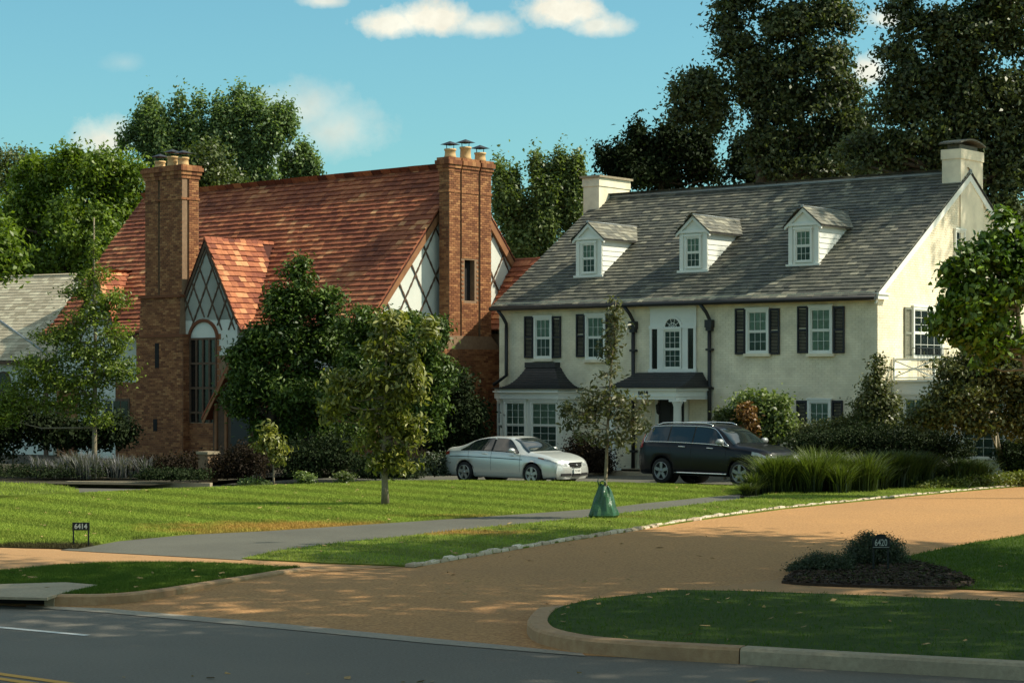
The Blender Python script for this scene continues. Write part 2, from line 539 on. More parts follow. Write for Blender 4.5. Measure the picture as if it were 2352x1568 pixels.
def npmesh(name, verts, faces, tints, mat, parent=None, smooth=False):
    """verts (N,3) faces (M,k) arrays"""
    me = bpy.data.meshes.new(name)
    nv, nf, k = len(verts), len(faces), faces.shape[1]
    me.vertices.add(nv); me.vertices.foreach_set('co', verts.astype(np.float32).ravel())
    me.loops.add(nf * k); me.loops.foreach_set('vertex_index', faces.astype(np.int32).ravel())
    me.polygons.add(nf)
    me.polygons.foreach_set('loop_start', np.arange(0, nf * k, k, dtype=np.int32))
    if smooth: me.polygons.foreach_set('use_smooth', np.ones(nf, dtype=bool))
    me.update(calc_edges=True)
    a = me.attributes.new('tint', 'FLOAT', 'POINT'); a.data.foreach_set('value', tints.astype(np.float32))
    me.materials.append(mat)
    return link(name, me, parent)


def text_mesh(body, size, mat, name, parent, M4, extrude=.004, bold=0.0, xs=1.0):
    cu = bpy.data.curves.new(name, 'FONT')
    cu.body = body; cu.size = size; cu.extrude = extrude; cu.align_x = 'CENTER'; cu.align_y = 'CENTER'
    cu.offset = bold; cu.resolution_u = 3
    tmp = bpy.data.objects.new('tmp_text', cu); COL.objects.link(tmp)
    dg = bpy.context.evaluated_depsgraph_get(); dg.update()
    me = bpy.data.meshes.new_from_object(tmp.evaluated_get(dg))
    bpy.data.objects.remove(tmp)
    me.transform(Matrix.Diagonal((xs, 1, 1, 1)))
    me.transform(M4)
    me.materials.clear(); me.materials.append(mat); me.name = name
    return link(name, me, parent)


def basis(O, U, V, N):
    m = Matrix.Identity(4)
    for i, a in enumerate((U, V, N)):
        for j in range(3): m[j][i] = a[j]
    for j in range(3): m[j][3] = O[j]
    return m


# ---- rows of pieces: tiles, slates, bricks
def variants(nm, maker, n=8):
    return [maker((i + .5) / n).mesh(nm, None) for i in range(n)]


def tile_maker(w, h, th, mat):
    def mk(t):
        mb = MB(); a = w / 2
        # lower end proud, upper end tucked in
        P = [(-a, 0, 0), (a, 0, 0), (a, h, 0), (-a, h, 0), (-a, 0, th), (a, 0, th), (a, h, th * .25), (-a, h, th * .25)]
        mb.v = P; mb.t = [t] * 8
        mb.f = [(4, 5, 6, 7), (0, 1, 5, 4), (1, 2, 6, 5), (3, 0, 4, 7)]; mb.sm = [False] * 4
        return mb
    ms = variants('tile', mk)
    for m in ms: m.materials.append(mat)
    return ms


def pieces(frame, parent, O, U, V, inside, w, h, th, mat, names, limit, u1, v1, u0=0.0, v0=0.0, gap=.006, stagger=.5,
           overlap=1.35, jit=.006, wvar=.0, brick=False, size_depth=1.0, tfun=None):
    """lay pieces on the plane O + u U + v V. The nearest `limit` are single objects, the rest one joined mesh."""
    O = Vector(O); U = Vector(U).normalized(); V = Vector(V).normalized(); N = U.cross(V).normalized()
    lst = []
    row = 0; v = v0
    while v < v1 - h * .3:
        u = u0 - (w * stagger if row % 2 else 0) - (random.random() * w * .5 if wvar else 0)
        while u < u1:
            ww = w * (1 + random.uniform(-wvar, wvar))
            a, b = max(u, u0), min(u + ww, u1)
            if b - a > w * .18 and inside((a + b) / 2, v + h / 2, (b - a), h):
                lst.append((a, b, v, row))
            u += ww
        v += h; row += 1
    cand = []
    for i, (a, b, v, row) in enumerate(lst):
        p = O + U * ((a + b) / 2) + V * v
        q = frame.wor(p.x, p.y, p.z)
        full = abs((b - a) - w) < w * (.02 + wvar * 2)
        cand.append((q.y + (0 if full else 1e3), i))
    cand.sort()
    single = set(i for (_, i) in cand[:limit])
    ms = None
    if limit:
        if brick:
            def mk(t):
                return MB().obox((0, 0, 0), (1, 0, 0), (0, 1, 0), (0, 0, 1), -(w - gap) / 2, (w - gap) / 2, 0, h - gap, -.01, th, t, back=False)
            ms = variants(names[0], mk, 6)
            for m in ms: m.materials.append(mat)
        else:
            ms = tile_maker(w - gap, h * overlap, th, mat)
            for m in ms: m.name = names[0]
    rot = basis((0, 0, 0), U, V, N)
    joined = MB()
    for i, (a, b, v, row) in enumerate(lst):
        t = tfun(a, v) if tfun else random.random()
        t = min(1, max(0, t))
        dn = random.uniform(-jit, jit)
        if i in single:
            o = link(names[0], ms[min(len(ms) - 1, int(t * len(ms)))], parent)
            o.matrix_local = Matrix.Translation(O + U * ((a + b) / 2) + V * (v + dn * .5) + N * abs(dn)) @ rot @ Matrix.Diagonal(((b - a - gap) / (w - gap), 1, 1, 1))
        else:
            if brick:
                joined.obox(O, U, V, N, a + gap / 2, b - gap / 2, v, v + h - gap, -.01, th + dn, t, back=False)
            else:
                hh = h * overlap; vv = v + dn
                c = len(joined.v); g = gap / 2
                lo = th + abs(dn) * 1.2; up = th * .25
                for (uu, v_, nn) in ((a + g, vv, 0), (b - g, vv, 0), (b - g, vv + hh, 0), (a + g, vv + hh, 0),
                                     (a + g, vv, lo), (b - g, vv, lo), (b - g, vv + hh, up), (a + g, vv + hh, up)):
                    joined.v.append(tuple(O + U * uu + V * v_ + N * nn)); joined.t.append(t)
                for q in ((4, 5, 6, 7), (0, 1, 5, 4), (1, 2, 6, 5), (3, 0, 4, 7)):
                    joined.f.append(tuple(c + k for k in q)); joined.sm.append(False)
    if joined.v:
        joined.build(names[1], mat, parent, kind='stuff')


def holes_test(holes):
    def f(u, v, w, h):
        for (a, b, c, d) in holes:
            if u + w / 2 > a and u - w / 2 < b and v + h / 2 > c and v - h / 2 < d: return False
        return True
    return f


# ------------------------------------------------------------------ ground
def sheet(name, pts, mat, kind='structure', z=None, parent=None, skirt=0.0):
    mb = MB()
    P = [Vector(p) if z is None else Vector((p[0], p[1], z)) for p in pts]
    ar = sum(P[i].x * P[(i + 1) % len(P)].y - P[(i + 1) % len(P)].x * P[i].y for i in range(len(P)))
    if ar < 0: P.reverse()
    mb.face(P)
    dn = Vector((0, 0, skirt))
    if skirt:
        for i in range(len(P)):
            a_, b_ = P[i], P[(i + 1) % len(P)]
            mb.face([a_ - dn, b_ - dn, b_, a_])
    o = mb.build(name, mat, parent)
    if kind: o['kind'] = kind
    import bmesh
    bm = bmesh.new(); bm.from_mesh(o.data); bmesh.ops.triangulate(bm, faces=bm.faces[:], ngon_method='EAR_CLIP'); bm.to_mesh(o.data); bm.free()
    return o


def smooth(pts, n=5):
    """Catmull-Rom through 2D/3D points, open"""
    P = [Vector(p) for p in pts]
    out = []
    for i in range(len(P) - 1):
        a, b, c, d = P[max(i - 1, 0)], P[i], P[i + 1], P[min(i + 2, len(P) - 1)]
        for k in range(n):
            t = k / n
            out.append(.5 * ((2 * b) + (c - a) * t + (2 * a - 5 * b + 4 * c - d) * t * t + (3 * b - 3 * c + d - a) * t ** 3))
    out.append(P[-1])
    return out


def inpoly(px, py, poly):
    """vectorised point in polygon"""
    ins = np.zeros(len(px), bool)
    n = len(poly)
    for i in range(n):
        x1, y1 = poly[i][0], poly[i][1]; x2, y2 = poly[(i + 1) % n][0], poly[(i + 1) % n][1]
        if y1 == y2: continue
        c = ((y1 > py) != (y2 > py)) & (px < (x2 - x1) * (py - y1) / (y2 - y1) + x1)
        ins ^= c
    return ins


def blades(name, poly, n, z, hgt, wid, mat, near_bias=True, lim=None, parent=None, skip=None):
    P = np.array([(p[0], p[1]) for p in poly])
    lo, hi = P.min(0), P.max(0)
    if lim is not None:
        lo = np.maximum(lo, lim[0]); hi = np.minimum(hi, lim[1])
    X = rng.uniform(lo[0], hi[0], n * 3); Yv = rng.uniform(lo[1], hi[1], n * 3)
    vis = (np.abs(X) < Yv * 0.262)
    X, Yv = X[vis], Yv[vis]
    ok = inpoly(X, Yv, poly)
    if skip is not None: ok &= ~inpoly(X, Yv, skip)
    X, Yv = X[ok][:n], Yv[ok][:n]
    k = len(X)
    if not k: return None
    ang = rng.uniform(0, 2 * np.pi, k); h = hgt * rng.uniform(.6, 1.5, k); w = wid * rng.uniform(.7, 1.3, k)
    lean = rng.normal(0, .5, (k, 2)) * h[:, None]
    base = np.stack([X, Yv, np.full(k, z)], 1)
    side = np.stack([np.cos(ang), np.sin(ang), np.zeros(k)], 1) * w[:, None] * .5
    tip = base + np.concatenate([lean, h[:, None]], 1)
    V = np.stack([base - side, base + side, tip], 1).reshape(-1, 3)
    Fc = np.arange(k * 3).reshape(-1, 3)
    o = npmesh(name, V, Fc, np.repeat(rng.uniform(0, 1, k), 3), mat, parent)
    o['kind'] = 'stuff'
    return o


# road edge, photo row of the gutter line
def rz(p, q):
    return G(p, q, 0.0)


ground = MB()
for (x0, x1, y0, y1) in ((-700, 700, -200, 900),):
    ground.face([(x0, y0, -.25), (x1, y0, -.25), (x1, y1, -.25), (x0, y1, -.25)])
tag(ground.build('ground', m_field), kind='structure')

edge_pts = [(-1500, 1265), (-600, 1325), (0, 1390), (240, 1400), (620, 1432), (1000, 1470), (1335, 1504), (1500, 1512), (1930, 1538), (2352, 1562), (3200, 1610)]
edge = [rz(*p) for p in edge_pts]
d0 = (edge[0] - edge[1]).normalized(); d1 = (edge[-1] - edge[-2]).normalized()
far_l = edge[0] + d0 * 60; far_r = edge[-1] + d1 * 60
road = sheet('road', [far_l] + edge + [far_r, Vector((60, -80, 0)), Vector((-110, -80, 0)), Vector((-140, 60, 0))], m_asphalt, z=0.0)
# gutter strip of worn concrete along the driveway mouth
gp = [rz(*p) for p in [(60, 1387), (240, 1397), (620, 1430), (1000, 1467), (1335, 1499)]]
gq = [rz(*p) for p in [(1345, 1507), (1000, 1479), (620, 1442), (240, 1407), (60, 1395)]]
sheet('gutter', gp + gq, m_gutterc, z=.008)

# ramp of tan aggregate: from the gutter up to the pavement level
def level(p):
    """height of the paved ground: ramps up from the road edge"""
    best = 1e9
    for i in range(len(edge) - 1):
        a, b = edge[i].xy, edge[i + 1].xy
        t = max(0, min(1, (p[0] - a[0]) * (b - a)[0] / (b - a).length_squared + (p[1] - a[1]) * (b - a)[1] / (b - a).length_squared))
        best = min(best, (Vector((p[0], p[1])) - (a + (b - a) * t)).length)
    return .004 + .096 * min(1, best / 3.0)


mb = MB(); rows = []
bk = [far_l] + edge + [far_r]
OFFS = [0, .4, .8, 1.2, 1.6, 2.0, 2.4, 2.7, 3.0]
for k in range(len(OFFS)):
    rows.append([])
    for i, e in enumerate(bk):
        off = OFFS[k]
        rows[-1].append(Vector((e.x + off * .6, e.y + off * .8, min(.1, .004 + .1 * off / 3.0))))
for k in range(len(OFFS) - 1):
    for i in range(len(bk) - 1):
        mb.face([rows[k][i], rows[k][i + 1], rows[k + 1][i + 1], rows[k + 1][i]])
back_side = [G(*p, .1) for p in [(-1400, 1190), (-900, 1195), (0, 1238), (300, 1258), (560, 1272), (750, 1284), (930, 1291), (1100, 1266), (1250, 1241), (1450, 1210), (1600, 1186), (1800, 1160), (2000, 1140), (2200, 1121), (2352, 1108), (2700, 1084), (3200, 1060)]]
pl_pts = [rows[-1][i] for i in range(len(bk))] + [Vector((60, 40, .1))] + back_side[::-1]
sheet('driveway', pl_pts, m_tan, z=.1)
tag(mb.build('driveway', m_tan), kind='structure')

# lane markings
def strip(name, a, b, w, mat, z, label, cat):
    A, B = rz(*a), rz(*b)
    d = (B - A).normalized(); n = Vector((-d.y, d.x, 0)) * w / 2
    o = sheet(name, [A - n, B - n, B + n, A + n], mat, kind='structure', z=z)
    return o


strip('lane_line', (-420, 1402), (201, 1459), .11, m_lane, .006, '', '')
strip('yellow_line', (-500, 1478), (420, 1606), .12, m_yel, .006, '', '')
strip('yellow_line', (-500, 1487), (420, 1619), .12, m_yel, .006, '', '')

# main lawn between pavement, asphalt path and loop drive
lawn_top = [(-900, 1112), (-300, 1150), (0, 1147), (150, 1134), (400, 1122), (700, 1112), (900, 1104), (1100, 1104), (1400, 1108), (1700, 1117), (1760, 1128)]
path_top = [(1700, 1133), (1480, 1154), (1400, 1164), (1250, 1175), (1050, 1189), (850, 1202), (620, 1217), (430, 1226), (270, 1241), (180, 1258)]
back_edge = [(60, 1256), (0, 1254), (-300, 1242), (-900, 1215)]
LZ = .13
lawnA = [G(*p, LZ) for p in lawn_top] + [G(*p, LZ) for p in path_top] + [G(*p, LZ) for p in back_edge]
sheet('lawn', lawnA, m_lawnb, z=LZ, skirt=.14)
path_bot = [(555, 1281), (640, 1263), (770, 1246), (900, 1233), (1100, 1211), (1300, 1192), (1400, 1181), (1520, 1167), (1700, 1145)]
pathP = [G(*p, .118) for p in path_top[:-1]] + [G(140, 1262, .118)] + [G(555, 1285, .118)] + [G(*p, .118) for p in path_bot[1:]]
sheet('asphalt_path', pathP, m_drive, z=.118, skirt=.14)
# second lawn: between path and tan driveway
drive_l = [(950, 1298), (1100, 1272), (1250, 1247), (1450, 1216), (1600, 1192), (1800, 1166), (2000, 1146), (2200, 1127), (2352, 1114), (2700, 1090), (3200, 1066)]
lawnB = [G(*p, LZ) for p in path_bot] + [G(1850, 1120, LZ), G(2352, 1085, LZ), G(3200, 1050, LZ)] + [G(*p, LZ) for p in reversed(drive_l)] + [G(750, 1291, LZ), G(560, 1281, LZ)]
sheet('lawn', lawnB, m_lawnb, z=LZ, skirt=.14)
# lawn tip beyond the loop drive on the far left
lawnC = [G(*p, LZ) for p in [(-700, 1096), (-300, 1104), (0, 1108), (100, 1110), (160, 1117), (182, 1124), (150, 1129), (60, 1136), (-200, 1142), (-700, 1112)]]
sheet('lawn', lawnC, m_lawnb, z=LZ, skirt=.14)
# right-hand lawn and bed
lawnR = [G(*p, LZ) for p in [(2090, 1275), (2150, 1262), (2230, 1246), (2352, 1228), (2600, 1195), (3200, 1150), (3600, 1330), (2800, 1362), (2352, 1356), (2100, 1345), (1800, 1334), (1850, 1318)]]
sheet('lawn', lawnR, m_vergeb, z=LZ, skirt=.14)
bed = [G(*p, .145) for p in [(1795, 1333), (1850, 1300), (1950, 1285), (2080, 1285), (2190, 1312), (2230, 1345), (2000, 1343), (1850, 1338)]]
bed = smooth(bed + [bed[0]], 4)[:-1]
sheet('mulch_bed', bed, m_mulch, z=.145, skirt=.14)
# loop drive in front of the houses (slopes gently down to the left)
def dzx(x): return max(-.09, min(.09, -.06 + .0262 * x))
loop_pts = [(-60, 61), (-24, 56.5), (-12, 54.0), (-6, 53.4), (0, 53.4), (4, 53), (7, 51.5), (10.5, 53), (11.6, 57.5), (9.0, 61.2), (6.3, 63.4), (2.9, 66.2), (-1.2, 69.0), (-6.5, 66.0), (-10.6, 59.2), (-14, 60.0), (-24, 63), (-60, 68)]
loopP = []
for i in range(len(loop_pts)):
    a, b = loop_pts[i], loop_pts[(i + 1) % len(loop_pts)]
    for k in range(3):
        x = a[0] + (b[0] - a[0]) * k / 3; y = a[1] + (b[1] - a[1]) * k / 3
        loopP.append(Vector((x, y, dzx(x))))
sheet('loop_drive', loopP, m_drive)
# planted ground behind the drive, and a light kerb on its edge
bedB = [Vector((-90, 66, 0)), Vector((-24, 63.1, 0)), Vector((-14, 60.2, 0)), Vector((-10.6, 59.4, 0)), Vector((-6.5, 66.1, 0)), Vector((-1.2, 69.1, 0)), Vector((2.9, 66.3, 0)), Vector((6.3, 63.5, 0)), Vector((9.0, 61.3, 0)), Vector((11.7, 57.6, 0)),
        Vector((13.8, 57.4, 0)), Vector((40, 60, 0)), Vector((60, 160, 0)), Vector((-90, 160, 0))]
sheet('planting_ground', bedB, m_soil, z=.02)


def kerb(name, pts, w, z0, z1, mat, **kw):
    """flat-topped kerb with eased edge along world points (outer side to the right of travel)"""
    mb = MB(); n = len(pts)
    P = [Vector((p[0], p[1], 0)) for p in pts]
    rings = []
    for i in range(n):
        d = (P[min(i + 1, n - 1)] - P[max(i - 1, 0)]).normalized()
        r = Vector((d.y, -d.x, 0))
        zz0 = z0(i / (n - 1)) if callable(z0) else z0
        zz1 = z1(i / (n - 1)) if callable(z1) else z1
        rings.append([P[i] + r * .012 + Vector((0, 0, zz0)), P[i] + Vector((0, 0, zz1 - .03)), P[i] - r * .03 + Vector((0, 0, zz1)),
                      P[i] - r * w + Vector((0, 0, zz1)), P[i] - r * w + Vector((0, 0, zz0))])
    for i in range(n - 1):
        for k in range(4):
            mb.face([rings[i][k], rings[i][k + 1], rings[i + 1][k + 1], rings[i + 1][k]][::-1])
    for ring, rev in ((rings[0], False), (rings[-1], True)):
        mb.face(ring if rev else ring[::-1])
    return mb


# right verge: raised grass with a kerb curling into the driveway
kr = [G(*p, .0) for p in [(1560, 1390), (1400, 1405), (1290, 1424), (1228, 1446), (1212, 1468), (1235, 1487), (1300, 1502), (1400, 1512), (1500, 1514)]]
krs = smooth(kr, 5)
top_r = [G(*p, .14) for p in [(1260, 1432), (1245, 1420), (1262, 1402), (1310, 1385), (1400, 1368), (1480, 1360), (1560, 1356), (1700, 1358), (1900, 1365), (2100, 1373), (2352, 1383), (2900, 1400), (3400, 1412)]]
kerb_outer = smooth([G(*p, 0.0) for p in [(1320, 1400), (1245, 1420), (1216, 1443), (1214, 1464), (1245, 1482), (1340, 1500), (1500, 1513)]], 5) + \
    [G(*p, 0.0) for p in [(1700, 1524), (1930, 1538), (2352, 1562), (3200, 1610)]] + [far_r]
vr = root('kerb', G(1500, 1513, 0), label='pale concrete kerb curling round the right-hand grass verge', cat='kerb')


def local_to(r, mbx):
    l = r.location
    mbx.v = [(a - l.x, b - l.y, c - l.z) for (a, b, c) in mbx.v]
    return mbx


joints = [0, 9, 18, 26, 30, 31, 32, 33, len(kerb_outer) - 1]
kseg = []
for i in range(1, len(kerb_outer)):          # subdivide long runs into cast lengths
    a, b = Vector(kerb_outer[i - 1]), Vector(kerb_outer[i])
    L = (b - a).length; m_ = max(1, int(L / .4)) if L < 30 else 1
    for k in range(m_): kseg.append(a + (b - a) * k / m_)
kseg.append(Vector(kerb_outer[-1]))
i = 0; nseg = 0
while i < len(kseg) - 1:
    j = i + 1; L = 0
    while j < len(kseg) and L < 3.0:
        L += (kseg[j] - kseg[j - 1]).length; j += 1
    seg = [Vector(p) for p in kseg[i:j]]
    if j < len(kseg):
        d = (seg[-1] - seg[-2]).normalized(); seg[-1] = seg[-1] - d * .015
    r0 = i == 0
    mbk = kerb('k', seg, .24, -.02, (lambda s: .06 + .11 * min(1, s * 2.5)) if r0 else .17, m_kerbtan if (i < 26) else m_conc)
    local_to(vr, mbk).build('kerb_stone', m_kerbtan if nseg < 2 else m_conc, vr); nseg += 1
    i = j - 1
    if (kseg[i] - kseg[0]).length > 24: break


def inset(pts, d):
    out = []
    n = len(pts)
    for i in range(n):
        t = (Vector(pts[min(i + 1, n - 1)]) - Vector(pts[max(i - 1, 0)])); t.z = 0; t.normalize()
        out.append(Vector(pts[i]) - Vector((t.y, -t.x, 0)) * d)
    return out


inner = inset(kerb_outer, .23)
vergeR = [Vector((p.x, p.y, .155)) for p in inner] + [Vector((p.x, p.y, .14)) for p in reversed(top_r[6:])]
vergeR_o = sheet('verge', vergeR, m_vergeb, z=.155, skirt=.14)
# left island verge
isl_top = [(-900, 1300), (-300, 1318), (0, 1312), (130, 1299), (230, 1294), (330, 1292), (450, 1293), (560, 1297), (650, 1303)]
kl = [G(*p, 0) for p in [(109, 1392), (256, 1391), (376, 1379), (512, 1357), (640, 1336), (745, 1316), (775, 1310)]]
ks = smooth(kl, 5)
kin = []
for i in range(len(ks)):
    t_ = ks[min(i + 1, len(ks) - 1)] - ks[max(i - 1, 0)]; t_.z = 0; t_.normalize()
    kin.append(ks[i] + Vector((-t_.y, t_.x, 0)) * .15)
islP = [G(*p, .14) for p in isl_top] + [Vector((p.x, p.y, .14)) for p in kin[::-1][7:]] + [G(116, 1364, .14), G(100, 1352, .14), G(-60, 1350, .14), G(-300, 1340, .14), G(-900, 1318, .14)]
sheet('verge', islP, m_vergeb, z=.14, skirt=.14)
kl_r = root('kerb', G(300, 1380, 0), label='worn tan kerb edging the pointed left grass island', cat='kerb')
def kerb2(pts, w, zt):
    mb = MB(); n = len(pts); rings = []
    for i in range(n):
        d = (pts[min(i + 1, n - 1)] - pts[max(i - 1, 0)]); d.z = 0; d.normalize()
        r = Vector((d.y, -d.x, 0)); z1 = zt(i / (n - 1)); p = Vector((pts[i].x, pts[i].y, 0))
        rings.append([p + Vector((0, 0, -.05)), p + Vector((0, 0, z1 - .025)), p - r * .03 + Vector((0, 0, z1)), p - r * w + Vector((0, 0, z1)), p - r * w + Vector((0, 0, -.05))])
    for i in range(n - 1):
        for k in range(4):
            mb.face([rings[i][k], rings[i + 1][k], rings[i + 1][k + 1], rings[i][k + 1]])
    mb.face(rings[0]); mb.face(rings[-1][::-1])
    return mb
third = len(ks) // 3
for q in range(3):
    seg = ks[q * third:(q + 1) * third + 1] if q < 2 else ks[q * third:]
    s0, s1 = q / 3, (q + 1) / 3
    mbk = kerb2(seg, .16, lambda s, s0=s0, s1=s1: .155 - .10 * max(0, (s0 + (s1 - s0) * s) - .7) / .3)
    local_to(kl_r, mbk).build('kerb_stone', m_kerbtan, kl_r)
# storm drain
dr = root('storm_drain', G(60, 1372, 0), label='flat concrete storm drain slab with dark slot opening at the road edge', cat='drain')
top = [G(*p, .165) for p in [(-60, 1342), (150, 1336), (225, 1342), (130, 1364), (108, 1372), (-60, 1368)]]
mb = MB(); mb.prism(top, (0, 0, -.035)); local_to(dr, mb).build('slab', m_conc, dr)
a0, a1 = G(-50, 1388, 0), G(105, 1392, 0); dd = (a1 - a0).normalized(); nn = Vector((-dd.y, dd.x, 0))
mb = MB(); mb.obox(a0, dd, nn, (0, 0, 1), -.3, (a1 - a0).length, .16, 1.5, -.2, .10); local_to(dr, mb).build('drain_throat', m_void, dr)  # solid box; its black stands in for the shade under the slab
mb = MB(); mb.obox(a1, dd, nn, (0, 0, 1), -.02, .12, 0, 1.3, -.1, .15); local_to(dr, mb).build('end_block', m_conc, dr)

# sidewalk bands
sw_l = [G(*p, .106) for p in [(-900, 1213), (-300, 1241), (0, 1253), (280, 1270), (560, 1281), (750, 1291), (950, 1298), (742, 1313), (650, 1304), (560, 1299), (330, 1294), (130, 1301), (0, 1314), (-900, 1300)]]
sheet('sidewalk', sw_l, m_tan2, z=.108)
sw_r = [G(*p, .106) for p in [(1780, 1331), (2100, 1345), (2352, 1355), (3300, 1382), (3300, 1412), (2352, 1384), (2100, 1374), (1900, 1366), (1700, 1359), (1560, 1356)]]
sheet('sidewalk', sw_r, m_tan2, z=.108)

ch_n = 9000
bx = np.array([(p.x, p.y) for p in bed]); Xc = rng.uniform(bx[:, 0].min(), bx[:, 0].max(), ch_n); Yc = rng.uniform(bx[:, 1].min(), bx[:, 1].max(), ch_n)
ok_ = inpoly(Xc, Yc, bed); Xc, Yc = Xc[ok_], Yc[ok_]; kk = len(Xc)
q_ = rng.normal(0, 1, (kk, 2, 3)) * np.array([.02, .02, .008])
Cc = np.stack([Xc, Yc, .15 + rng.uniform(0, .03, kk)], 1)
Vc = np.stack([Cc - q_[:, 0], Cc + q_[:, 1], Cc + q_[:, 0], Cc - q_[:, 1]], 1).reshape(-1, 3)
mo = npmesh('mulch', Vc, np.arange(kk * 4).reshape(-1, 4), np.repeat(rng.uniform(0, 1, kk), 4), m_mulch); mo['kind'] = 'stuff'

fl_n = 0; Pf = []
for (poly, cnt, z_) in ((lawnA, 260, .165), (lawnB, 120, .165), (vergeR, 150, .18), (lawnR, 60, .16), (islP, 50, .17)):
    A_ = np.array([(p[0], p[1]) for p in poly]); X_ = rng.uniform(max(-14, A_[:, 0].min()), min(14, A_[:, 0].max()), cnt * 4); Y_ = rng.uniform(A_[:, 1].min(), min(60, A_[:, 1].max()), cnt * 4)
    ok_ = inpoly(X_, Y_, poly); Pf.append(np.stack([X_[ok_][:cnt], Y_[ok_][:cnt], np.full(min(cnt, ok_.sum()), z_)], 1))
for (x0_, x1_, y0_, y1_, cnt, z_) in ((-2, 10, 24, 40, 110, .108), (-5, 6, 16, 21, 60, .01)):
    Pf.append(np.stack([rng.uniform(x0_, x1_, cnt), rng.uniform(y0_, y1_, cnt), np.full(cnt, z_)], 1))
Pf = np.concatenate(Pf); kk = len(Pf); a_ = rng.normal(0, 1, (kk, 2, 3)) * np.array([.028, .028, .012])
Vc = np.stack([Pf - a_[:, 0], Pf + a_[:, 1], Pf + a_[:, 0], Pf - a_[:, 1]], 1).reshape(-1, 3); Vc[:, 2] = np.maximum(Vc[:, 2], np.repeat(Pf[:, 2], 4) - .004)
mo = npmesh('fallen_leaves', Vc, np.arange(kk * 4).reshape(-1, 4), np.repeat(rng.uniform(0, 1, kk), 4), M('dry_leaf', (.22, .13, .05), (.42, .30, .12), 30, .8)); mo['kind'] = 'stuff'

# driveway edging stones
er = root('stone_edging', G(950, 1298, .1), label='line of pale rough stones edging the tan driveway against the lawn', cat='edging')
ep = smooth([G(*p, .12) for p in drive_l[:9]], 12)
acc = 0; nxt = 0; i = 0; prevp = ep[0]
stone_me = []
for k in range(10):
    mb = MB()
    L, wd, hh = .30, .13, .055
    jx = lambda: random.uniform(-.016, .016)
    P = [Vector((sx * L / 2 + jx(), sy * wd / 2 + jx(), 0)) for (sx, sy) in ((-1, -1), (1, -1), (1, 1), (-1, 1))]
    Q = [Vector((p.x * .88 + jx() * .5, p.y * .82 + jx() * .5, hh + jx())) for p in P]
    R = [Vector((p.x * 1.0, p.y * 1.0, hh * .6)) for p in P]
    base = len(mb.v); mb.v = [tuple(p) for p in P + R + Q]; mb.t = [(k + .5) / 10] * 12
    for a_ in range(4):
        b_ = (a_ + 1) % 4
        mb.f += [(a_, b_, 4 + b_, 4 + a_), (4 + a_, 4 + b_, 8 + b_, 8 + a_)]
    mb.f.append((8, 9, 10, 11)); mb.sm = [False] * 9
    stone_me.append(mb.mesh('stone', m_stone))
dist = 0.0
for i in range(1, len(ep)):
    a, b = ep[i - 1], ep[i]; L = (b - a).length
    while nxt < dist + L:
        p = a + (b - a) * ((nxt - dist) / L)
        o = link('stone', random.choice(stone_me), er)
        o.location = (p.x - er.location.x, p.y - er.location.y, random.uniform(-.012, .012))
        o.rotation_euler = (random.uniform(-.04, .04), random.uniform(-.04, .04), math.atan2((b - a).y, (b - a).x) + random.uniform(-.06, .06))
        nxt += .325
    dist += L

# grass
blades('lawn_grass', lawnA, 290000, LZ, .042, .02, m_lawn)
blades('lawn_grass', lawnB, 170000, LZ, .04, .016, m_lawn)
blades('lawn_grass', lawnC, 6000, LZ, .05, .025, m_lawn)
blades('lawn_grass', lawnR, 80000, LZ, .04, .013, m_verge)
blades('verge_grass', vergeR, 170000, .155, .036, .010, m_verge)
blades('verge_grass', islP, 90000, .14, .04, .012, m_verge, skip=top)


